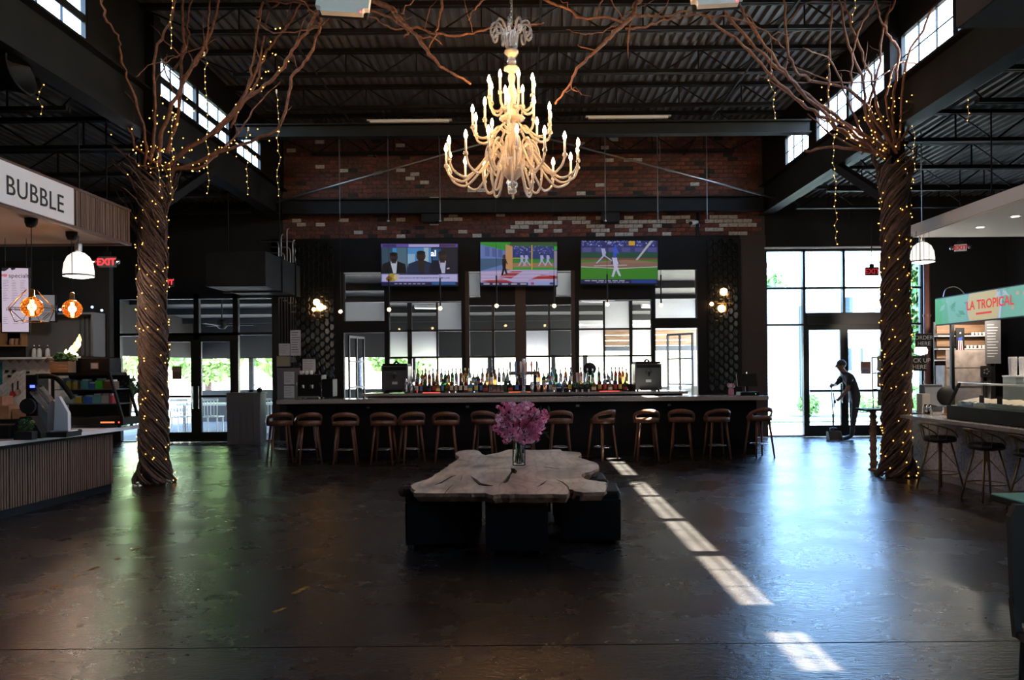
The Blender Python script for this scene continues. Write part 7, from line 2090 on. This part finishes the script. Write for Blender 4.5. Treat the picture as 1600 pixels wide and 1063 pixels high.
q = MB(); q.box(-.13,.13,0,.03,0,.83); q.build('board', M['panelgrey'], gm)
q = MB()
for k in range(12): q.box(-.1,-.1+rnd.uniform(.08,.19),-.003,0,.74-.055*k,.752-.055*k)
q.build('printed_lines', M['paper'], gm); q = MB(); q.box(-.03,.03,.03,.06,-zz(569),.3); q.build('post', M['black'], gm)
ts = thing('ornament_tile', 'black square tile with a pale flower under the grey menu board', 'tile', P(1541, 581, 14.94))
q = MB(); q.bbox(-.1,.1,0,.03,-.11,.11,.006); q.build('board', M['rubber'], ts)
for kk in range(5): q = MB(); q.ball((.045*math.cos(kk*1.256),-.006,.045*math.sin(kk*1.256)),.02,8,5,sq=(1,.3,1)); q.build('petal', M['panelgrey'], ts)
q = MB(); q.box(-.03,.03,.03,.06,-1.5,.1); q.build('post', M['black'], ts)
wr = MB(); wr.box(8.3, XWR, 13.5, 13.6, 0, 2.4)
ul = thing('added_shelf_lamp', 'small black lamp under the green sign lighting the pallet shelves', 'lamp', (8.45, 14.55, 2.55))
q = MB(); q.lathe([(.05,0),(.05,.06),(.02,.08)],12); q.build('shade', M['black'], ul); q = MB(); q.lathe([(.04,-.004),(.04,0)],12); q.build('lens', M['downlight'], ul); q = MB(); q.bar((0,0,.08),(-.40,0,.08),.02); q.build('arm', M['black'], ul)
lamp(ul, (0,0,-.05), 40, (1.0,.86,.7), .04)  # unseen lamp, put in to brighten the shelf boards
# display case on the counter
dc = thing('display_case', 'dark based glass display case of cream coloured tubs on the right counter', 'display case', (5.42, 7.4, .90))
q = MB(); q.bbox(0,.62,0,2.65,0,.17,.01); q.build('base', M['steel_dark'], dc)
for yy in (0,2.60):
    q = MB(); q.bar((.02,yy+.02,.17),(.16,yy+.02,.46),.03,.03); q.box(.58,.61,yy,yy+.04,.17,.47); q.build('end_frame', M['steel_dark'], dc)
q = MB(); q.box(.14,.61,0,2.64,.46,.475); q.build('top_glass', M['glass'], dc)
q = MB(); q.add([(.01,.03,.17),(.01,2.6,.17),(.15,2.6,.46),(.15,.03,.46),(.014,.03,.17),(.014,2.6,.17),(.154,2.6,.46),(.154,.03,.46)],[(0,1,2,3),(7,6,5,4)]); q.build('front_glass', M['glass'], dc)
q = MB(); q.tube([(.2,.05,.45),(.2,2.6,.45)],.012,6); q.build('light_tube', M['conduit'], dc)
M['cream'] = mat('cream_ice', (0.72,0.60,0.46), .7, bump=.4, bscale=25)
for k in range(7):
    yk = 9.85-.36*k
    t = thing('ice_cream_tub', 'cream coloured tub inside the right display case, %s from the far end' % ORD[k], 'tub', (5.74, yk, 1.071), 0, 'tubs in the display case')
    q = MB(); q.box(-.2,.2,-.16,.16,0,.05); q.build('pan', M['chrome'], t)
    q = MB(); vs, fs = [], []
    for i in range(9):
        for j in range(9): vs.append((-.19+.38*i/8, -.15+.30*j/8, .05+.05*math.sin(PI*i/8)*math.sin(PI*j/8)+rnd.uniform(0,.012)))
    for i in range(8):
        for j in range(8): a = i*9+j; fs.append((a,a+9,a+10,a+1))
    q.add(vs, fs); q.build('filling', M['cream'], t, smooth=True)
    if k in (1,2): q = MB(); q.cbox((-.19,0,.10),.01,.09,.09); q.build('price_card', M['rubber'], t)
    if k > 2:
        q = MB()
        for b_ in range(3): q.ball((-.1+rnd.uniform(-.05,.05),rnd.uniform(-.1,.1),.10),.018,6,4)
        q.build('berries', M['redplastic'], t)
# things at the far end of the right counter
pb = thing('paper_stand', 'tan upright panel at the far end of the right counter', 'stand', (XAT(1446,11.0), 11.35, .90)); pb.location.x = XAT(1447,11.35,620)
q = MB(); q.bbox(-.06,.06,0,.16,0,.27,.005); q.build('panel', M['soffitw'], pb); q = MB(); q.box(-.065,.065,-.01,.17,0,.012); q.build('foot', M['soffitw'], pb)
vm = thing('card_reader', 'black rounded display on a wooden stand on the right counter', 'display', (XAT(1469,10.9,612), 10.75, .90))
q = MB(); q.lathe([(.05,0),(.055,.01),(.03,.02),(.028,.12)],12); q.build('wooden_stand', M['oak'], vm)
q = MB(); q.ball((0,0,.26),.125,14,10,sq=(1,.6,1.08)); q.build('rounded_back', M['rubber'], vm, smooth=True); q = MB(); q.box(-.16,.16,-.06,.06,.115,.135); q.build('shelf_plate', M['conduit'], vm)
q = MB(); q.box(-.08,.08,.075,.08,.2,.32); q.build('screen_glass', M['rubber'], vm)
for i, dx in enumerate((-.18,-.12)):
    t = thing('steel_canister', 'small steel canister left of the black rounded display, %s one' % ('left','right')[i], 'canister', (vm.location.x+dx, 10.95, .90), 0, 'steel canisters'); q = MB(); q.lathe([(.03,0),(.032,.10),(.02,.12)],10); q.build('body', M['chrome'], t, smooth=True); q = MB(); q.lathe([(.021,.12),(.015,.14)],8); q.build('cap', M['rubber'], t)
gs = thing('grey_box', 'pale grey equipment box behind the black rounded display', 'box', (XAT(1456,12.0), 11.55, .90)); gs.location.x = XAT(1458,11.55,605)
q = MB(); q.bbox(-.14,.14,0,.14,0,.40,.01); q.build('body', M['drain'], gs); q = MB(); q.box(-.12,.12,-.006,0,.1,.36); q.build('front_plate', mat('pale_grey_plate',(0.35,0.36,0.38),.5), gs)
bkc = thing('prep_counter', 'dark rear prep counter behind the right counter', 'counter', (7.2, 9.0, 0)); q = MB(); q.box(-.1,.6,-3,2.5,0,.88); q.build('body', M['black'], bkc); q = MB(); q.box(-.14,.64,-3,2.5,.88,.92); q.build('worktop', M['panelgrey'], bkc)
jd = thing('juice_dispenser', 'clear juice dispenser box with cup sleeves on the rear prep counter', 'dispenser', (XAT(1594,10.4,600), 10.3, .92))
q = MB(); q.box(-.13,.13,0,.3,0,.18); q.build('base', M['steel_dark'], jd); q = MB(); q.box(-.12,.12,0,.28,.18,.50); q.build('tank', mat('clear_tank',(0.75,0.85,0.78),.1,trans=.7,ior=1.2), jd)
q = MB(); q.box(-.125,.125,-.01,.29,.50,.52); q.build('lid', M['white'], jd)
for x in (-.07,.07): q = MB(); q.lathe([(.045,.52),(.055,.75),(.05,.77)],10,(x,.14,0)); q.build('cup_sleeve', M['paper'], jd)
# chalk boards and bright lamp by the trunk
def chalk(px0,px1,py0,py1,Y,lines,label):
    a, c = P(px0,py1,Y), P(px1,py0,Y); w, h = (c.x-a.x)/2, (c.z-a.z)/2
    t = thing('chalkboard_sign', label, 'sign', ((a.x+c.x)/2, Y, (a.z+c.z)/2))
    q = MB(); q.bbox(-w,w,0,.02,-h,h,.004); q.build('board', M['rubber'], t)
    for i, s in enumerate(lines): text(s, h*.8, M['chalk'], (0,-.004,h*.12-i*h*.85), FACE_CAM, t, extrude=.0008, align='CENTER')
    for s in (-1,1): q = MB(); q.tube([(s*w*.8,.01,h),(s*w*.8,.01,3.565-t.location.z)],.003,4); q.build('hanger', M['steel_dark'], t)
M['chalk'] = mat('chalk_lettering', (0.6,0.6,0.58), .9)
chalk(1431,1456,521,543,11.5,('ORDER','HERE'),'black chalkboard reading ORDER HERE beside the right trunk')
chalk(1425,1448,556,580,11.75,('PICK UP','HERE'),'black chalkboard reading PICK UP HERE below the other one')
p = P(1439, 548, 12.0)
t = thing('wall_lamp', 'glowing white lamp between the two chalkboards', 'lamp', p); q = MB(); q.lathe([(.03,.09),(.07,.06),(.095,0),(.085,-.05),(.0,-.07)],14,cap=False); q.build('shade', M['domeglow'], t, smooth=True); q = MB(); q.tube([(0,0,.09),(.0,0,3.565-p.z)],.006,5); q.build('cord', M['black'], t); q = MB(); q.lathe([(.03,.085),(.02,.13)],10); q.build('socket', M['chrome'], t)
# ---- wire stools
def wire_stool():
    t = thing('wire_stool', '', 'stool', (0,0,0), 0, 'brass wire stools at the right counter')
    q = MB(); q.lathe([(.0,.60),(.17,.60),(.195,.615),(.195,.65),(.17,.672),(.0,.68)],20,cap=False); q.build('seat', M['seatpad'], t, smooth=True)
    q = MB(); q.lathe([(.10,.585),(.10,.60)],16); q.lathe([(.03,.46),(.03,.585)],10); q.build('hub', M['antbrass'], t)
    for sx, sy in ((1,1),(1,-1),(-1,1),(-1,-1)):
        q = MB(); q.tube([(sx*.09,sy*.09,.595),(sx*.19,sy*.19,.0)],.012,8); q.build('leg', M['antbrass'], t, smooth=True)
        q = MB(); q.tube([(sx*.02,sy*.02,.48),(sx*.145,sy*.145,.27)],.006,5); q.build('brace', M['antbrass'], t)
    q = MB(); q.tube([(.205*math.cos(2*PI*k/28),.205*math.sin(2*PI*k/28),.20) for k in range(28)],.007,6,closed=True); q.build('foot_ring', M['antbrass'], t, smooth=True)
    hp_ = []
    for k in range(19):
        f = -1+2*k/18; a = PI + f*R(125); z = .665 + .175*max(0,math.cos(f*PI*.5))**.8; rr = .205+.03*math.cos(f*PI*.5)
        hp_.append((rr*math.cos(a), rr*math.sin(a), z))
    q = MB(); q.tube(hp_,.009,7); q.build('back_hoop', M['antbrass'], t, smooth=True)
    q = MB()
    for k in range(4,15,2):
        x,y,z = hp_[k]; q.tube([(x*.86,y*.86,.64),(x,y,z)],.005,5)
    q.build('back_wires', M['antbrass'], t)
    return t
M['antbrass'] = mat('antique_brass', (0.30,0.21,0.10), .38, metal=.85)
ws = wire_stool(); wk = kid_map(ws)
for i, (x, y, rz, lb) in enumerate(((5.36,10.1,.25,'brass wire stool farthest along the right counter, beside the vine trunk'),(5.40,9.15,.1,'brass wire stool in the middle of the three at the right counter'),(5.44,8.35,.0,'brass wire stool cut by the right picture edge'))):
    t = ws if i == 0 else copy_tree(ws, wk)
    t.location = (x, y, 0); t.rotation_euler = (0,0,rz); t['label'] = lb
# ---- small high table with a bamboo post, magazine rack
ht_ = thing('post_table', 'small high table on a knotty bamboo post beside the right vine trunk', 'table', (XAT(1364,11.85,650), 11.85, 0))
M['bamboo'] = mat('knotty_bamboo', (0.20,0.13,0.07), .6, var=.3, scale=14)
q = MB(); prof = [(.075,0),(.075,.02),(.045,.03)]
for k in range(7): prof += [(.045,.06+.12*k),(.055,.08+.12*k),(.056,.10+.12*k),(.044,.12+.12*k)]
prof += [(.045,.89),(.06,.90)]
q.lathe(prof,14); q.build('post', M['bamboo'], ht_, smooth=True)
for k in range(6): q = MB(); a = k*2.4; q.ball((.055*math.cos(a),.055*math.sin(a),.12+.12*k),.02,7,5); q.build('knot', M['bamboo'], ht_)
q = MB(); q.bbox(-.18,.38,-.2,.2,.905,.935,.006); q.build('table_top', M['steel_dark'], ht_)
mr = thing('magazine_rack', 'black wire rack of fanned magazines behind the right vine trunk', 'rack', (XAT(1381,12.6,640), 12.6, 0))
q = MB()
for x in (-.16,.16): q.tube([(x,0,.0),(x,.05,1.72)],.009,6); q.tube([(x,0,.02),(x,-.25,.0)],.009,6)
q.tube([(-.16,.05,1.72),(.16,.05,1.72)],.009,6); q.build('frame', M['black'], mr)
for k, z in enumerate((.93,1.22,1.48)):
    q = MB(); q.tube([(-.17,-.16,z),(.17,-.16,z),(.17,.03,z-.02),(-.17,.03,z-.02)],.006,5,closed=True); q.build('shelf_wire', M['black'], mr)
    for j in range(3):
        t = thing('magazine', 'folded magazine on the wire rack, %s shelf, %s of three' % (('lowest','middle','top')[k], ('front','middle','back')[j]), 'magazine', (mr.location.x-.03+.02*j, 12.52+.035*j, z+.01), 0, 'magazines on the rack')
        q = MB(); rot = Matrix.Rotation(R(-14+rnd.uniform(-8,8)),3,'X') @ Matrix.Rotation(R(rnd.uniform(-16,16)),3,'Y'); q.cbox((0,0,.12),.21,.012,.25,mat=rot); q.build('cover', M['paper'] if j else M['panelgrey'], t); q = MB(); q.cbox((0,.012,.125),.20,.01,.24,mat=rot); q.build('pages', M['inkgrey'], t)
# ---- green topped table and dark chair at the right picture edge
gt = thing('green_table', 'square teal topped table with a black edge at the right picture edge', 'table', (3.47, 4.72, 0))
q = MB(); q.bbox(-.42,.42,-.42,.42,.70,.742,.006); q.build('edge', M['black'], gt); q = MB(); q.box(-.412,.412,-.412,.412,.742,.75); q.build('table_top', mat('teal_laminate',(0.12,0.62,0.47),.3), gt)
q = MB(); q.lathe([(.26,0),(.26,.015),(.04,.03),(.035,.70)],18); q.build('pedestal', M['black'], gt)
dk = thing('side_chair', 'black high backed chair cut by the right picture edge', 'chair', (2.27, 3.10, 0), R(178))
q = MB(); q.bbox(-.21,.21,-.2,.22,.43,.47,.012); q.build('seat', M['rubber'], dk)
vs = []
q = MB(); q.prism([(-.21,.5),(.21,.5),(.225,.95),(.2,1.0),(-.2,1.0),(-.225,.95)], -.235,-.2, ax=Matrix(((1,0,0),(0,0,1),(0,1,0)))); q.build('backrest', M['rubber'], dk)
for sx in (-.18,.18):
    for sy in (-.18,.18): q = MB(); q.tube([(sx,sy,.43),(sx*1.1,sy*1.1,0)],[.02,.014],8); q.build('leg', M['rubber'], dk)
for sx in (-.2,.2): q = MB(); q.bar((sx,-.2,.44),(sx*1.02,-.218,.6),.03,.03); q.build('back_post', M['rubber'], dk)
exit_sign(1363, 424, 16.9, 21, 'dark exit sign with dim red letters hanging before the bright right doors', 'steel_dark', 0, False, 'exitdim', 1.3)
wn_ = thing('door_notice', 'small orange and white printed notice on the right glass door leaf', 'notice', (WX(1352), YW-.025, WZ(575+4.6)))
pr = Print(.21,.26); pr.rect(0,0,1,1,(0.42,0.22,0.2)); pr.rect(.06,.55,.94,.95,(0.55,0.32,0.2)); pr.rect(.06,.05,.94,.5,(0.5,0.45,0.5))
for k in range(3): pr.rect(.14,.62+.1*k,.86,.66+.1*k,(0.3,0.08,0.05)); pr.rect(.14,.12+.1*k,.8,.16+.1*k,(0.12,0.1,0.2))
pr.build('print', M['print'], wn_, (0,0,-.13)); q = MB(); q.box(-.11,.11,.0005,.006,-.135,.135); q.build('backing', M['redpipe'], wn_)
wn2 = thing('door_notice', 'brown framed notice on the left leaf of the left glass doors', 'notice', (WX(277), YW-.025, WZ(578)))
pr = Print(.2,.28); pr.rect(0,0,1,1,(0.20,0.12,0.08)); pr.rect(.08,.6,.92,.92,(0.35,0.25,0.18)); 
for k in range(3): pr.rect(.2,.15+.13*k,.8,.2+.13*k,(0.08,0.05,0.04))
pr.build('print', M['print'], wn2, (0,0,-.14)); q = MB(); q.box(-.105,.105,.0005,.006,-.145,.145); q.build('backing', M['brownsteel'], wn2)

# ---- black box unit hung at the top right of the view
bu = thing('hanging_unit', 'black boxed unit with a dark red panel hung at the top right of the view', 'duct', (XAT(1492,5.0,30), 3.8, 3.74))
q = MB(); q.bbox(0,.85,0,1.2,0,.7,.02); q.build('housing', M['wallblack'], bu)
q = MB(); q.box(.06,.8,-.012,0,.14,.66); q.build('red_panel', mat('dark_red_panel',(0.05,0.006,0.006),.6), bu)
for x in (.06,.8):
    for y in (.1,.83): q = MB(); q.tube([(x,y,.7),(x,y,2.62)],.012,5); q.build('hanger', M['steel_dark'], bu)
# ================================================================== PERSON SWEEPING
pe = thing('person', 'person in dark clothes bending to sweep with a long-handled dustpan at the bright doors', 'person', (6.85, 16.6, 0))
def skin_body(nodes, edges, name, parent, mats, picker, sub=2):
    me = bpy.data.meshes.new(name)
    keys = list(nodes)
    me.from_pydata([nodes[k][0] for k in keys], [(keys.index(a), keys.index(c)) for a, c in edges], [])
    o = bpy.data.objects.new(name, me); COL.objects.link(o)
    sk = o.modifiers.new('skin', 'SKIN'); sk.use_smooth_shade = True
    me.skin_vertices.new() if not me.skin_vertices else None
    for i, k in enumerate(keys):
        r = nodes[k][1]; me.skin_vertices[0].data[i].radius = r if isinstance(r, tuple) else (r, r)
        me.skin_vertices[0].data[i].use_root = (i == 0)
    s = o.modifiers.new('smooth', 'SUBSURF'); s.levels = sub; s.render_levels = sub
    dg = bpy.context.evaluated_depsgraph_get()
    m2 = bpy.data.meshes.new_from_object(o.evaluated_get(dg))
    bpy.data.objects.remove(o)
    for m in mats: m2.materials.append(m)
    for p in m2.polygons: p.material_index = picker(p.center); p.use_smooth = True
    o = bpy.data.objects.new(name, m2); COL.objects.link(o); o.parent = parent
    return o
N = {'pelvis': ((.16,0,.93),(.155,.12)), 'waist': ((.15,0,1.06),(.135,.115)), 'chest': ((.07,0,1.25),(.155,.125)), 'upper': ((.0,0,1.37),(.13,.10)), 'neck': ((-.07,0,1.455),.055), 'jaw': ((-.13,0,1.52),(.075,.07)), 'head': ((-.15,0,1.60),(.088,.095)), 'crown': ((-.14,0,1.665),(.06,.07)),
     'shN': ((.0,-.17,1.36),.065), 'elN': ((-.10,-.25,1.08),.045), 'wrN': ((-.25,-.17,.88),.030), 'paN': ((-.285,-.15,.845),(.034,.02)),
     'shF': ((.0,.17,1.36),.065), 'elF': ((-.14,.25,1.18),.045), 'wrF': ((-.27,.06,1.17),.030), 'paF': ((-.305,.02,1.165),(.034,.02)),
     'hipN': ((.15,-.10,.88),.095), 'knN': ((.09,-.12,.49),.062), 'anN': ((.03,-.12,.09),.042), 'toN': ((-.15,-.13,.035),(.04,.03)),
     'hipF': ((.17,.10,.88),.095), 'knF': ((.17,.14,.49),.062), 'anF': ((.17,.15,.09),.042), 'toF': ((-.01,.14,.035),(.04,.03))}
E = [('pelvis','waist'),('waist','chest'),('chest','upper'),('upper','neck'),('neck','jaw'),('jaw','head'),('head','crown'),('upper','shN'),('shN','elN'),('elN','wrN'),('wrN','paN'),('upper','shF'),('shF','elF'),('elF','wrF'),('wrF','paF'),
     ('pelvis','hipN'),('hipN','knN'),('knN','anN'),('anN','toN'),('pelvis','hipF'),('hipF','knF'),('knF','anF'),('anF','toF')]
M['skin'] = mat('skin', (0.20,0.10,0.07), .55); M['shirt'] = mat('black_shirt', (0.012,0.012,0.014), .8); M['trousers'] = mat('dark_trousers', (0.02,0.02,0.024), .85); M['shoe'] = mat('black_shoe', (0.01,0.01,0.01), .5); M['hair'] = mat('dark_hair', (0.012,0.009,0.008), .6)
def pick(c):
    if c.z < .10: return 3
    if c.z < .99 and abs(c.x+.26) > .12: return 2
    if c.x < -.16 and c.z < 1.3: return 0
    if c.z > 1.45: return 0
    if c.x < -.06 and c.z < 1.17 and abs(c.y) > .17: return 0
    return 1
body = skin_body(N, E, 'body', pe, [M['skin'], M['shirt'], M['trousers'], M['shoe']], pick)
# fingers curled round the handles
for hand, (c, ax_) in {'near': (Vector((-.285,-.15,.845)), 1), 'far': (Vector((-.305,.02,1.165)), -1)}.items():
    for k in range(5):
        q = MB(); dz = .028-.017*k; L_ = (.055,.062,.066,.06,.048)[k]
        if k == 0: pts = [c+Vector((.02,-.01*ax_,.03)), c+Vector((-.01,-.03*ax_,.035)), c+Vector((-.035,-.02*ax_,.03))]
        else: pts = [c+Vector((-.01,.012*ax_,dz)), c+Vector((-.01-L_*.5,.018*ax_,dz)), c+Vector((-.012-L_*.7,-.008*ax_,dz-.003)), c+Vector((-.01-L_*.35,-.026*ax_,dz-.004))]
        q.tube(pts, [.010,.009,.008,.007][:len(pts)], 6); q.build('finger' if k else 'thumb', M['skin'], body, smooth=True)
q = MB(); q.ball((-.118,0,1.625), .103, 14, 9, sq=(.98,.95,.92)); q.build('hair', M['hair'], pe, smooth=True)
q = MB(); q.add([(-.225,-.018,1.585),(-.225,.018,1.585),(-.262,0,1.555),(-.228,0,1.62),(-.225,-.015,1.55),(-.225,.015,1.55)],[(0,2,3),(3,2,1),(0,4,2),(4,5,2),(5,1,2)]); q.build('nose', M['skin'], pe)
for s in (-1,1):
    q = MB(); q.ball((-.13,s*.088,1.575),.028,8,6,sq=(.7,.35,1.1)); q.build('ear', M['skin'], pe, smooth=True)
    q = MB(); q.ball((-.222,s*.034,1.598),.011,6,4); q.build('eye', M['inkblack'], pe)
q = MB(); q.cbox((-.222,0,1.535),.012,.045,.008); q.build('mouth', M['redpipe'], pe)
# shirt sleeve hems and hem at the waist
for s, sh_, el in ((-1,'shN','elN'),(1,'shF','elF')):
    a, c = Vector(N[sh_][0]), Vector(N[el][0]); q = MB(); q.tube([a.lerp(c,.2), a.lerp(c,.62)], [.074,.062], 12); q.build('sleeve', M['shirt'], pe, smooth=True)
# the dustpan and broom held in the hands
dp = thing('dustpan', 'long-handled upright dustpan at the sweeping person\'s feet', 'dustpan', (6.56, 16.55, 0))
M['dustpan'] = mat('grey_dustpan', (0.10,0.09,0.075), .6)
q = MB(); q.box(-.14,.14,-.10,.12,0,.012); q.build('pan_floor', M['dustpan'], dp)
q = MB(); q.prism([(-.10,0),(.12,0),(.12,.17),(.02,.20)], -.14, -.128, ax=Matrix(((0,0,1),(1,0,0),(0,1,0)))); q.prism([(-.10,0),(.12,0),(.12,.17),(.02,.20)], .128, .14, ax=Matrix(((0,0,1),(1,0,0),(0,1,0)))); q.build('pan_side', M['dustpan'], dp)
q = MB(); q.box(-.14,.14,.108,.12,0.012,.19); q.build('pan_back', M['dustpan'], dp)
q = MB(); q.tube([(0,.08,.17),(-.045,-.085,.88),(-.06,-.10,1.02)],.012,8); q.build('handle', M['conduit'], dp, smooth=True)
bm_ = thing('broom', 'upright broom with a thin handle in the sweeping person\'s far hand', 'broom', (6.56, 16.78, 0))
q = MB(); q.tube([(.07,.04,.24),(-.045,-.175,1.22)],.011,8); q.build('handle', M['conduit'], bm_, smooth=True)
q = MB(); q.bbox(.0,.15,.0,.08,.19,.25,.01); q.build('head', M['rubber'], bm_)
q = MB()
for i in range(10):
    for j in range(4): x, y = .01+.0145*i, .008+.02*j; q.tube([(x,y,.20),(x*1.25-.02,y*1.2,.0)],.004,4)
tag(q.build('bristles', M['bamboo'], bm_), kind='stuff')
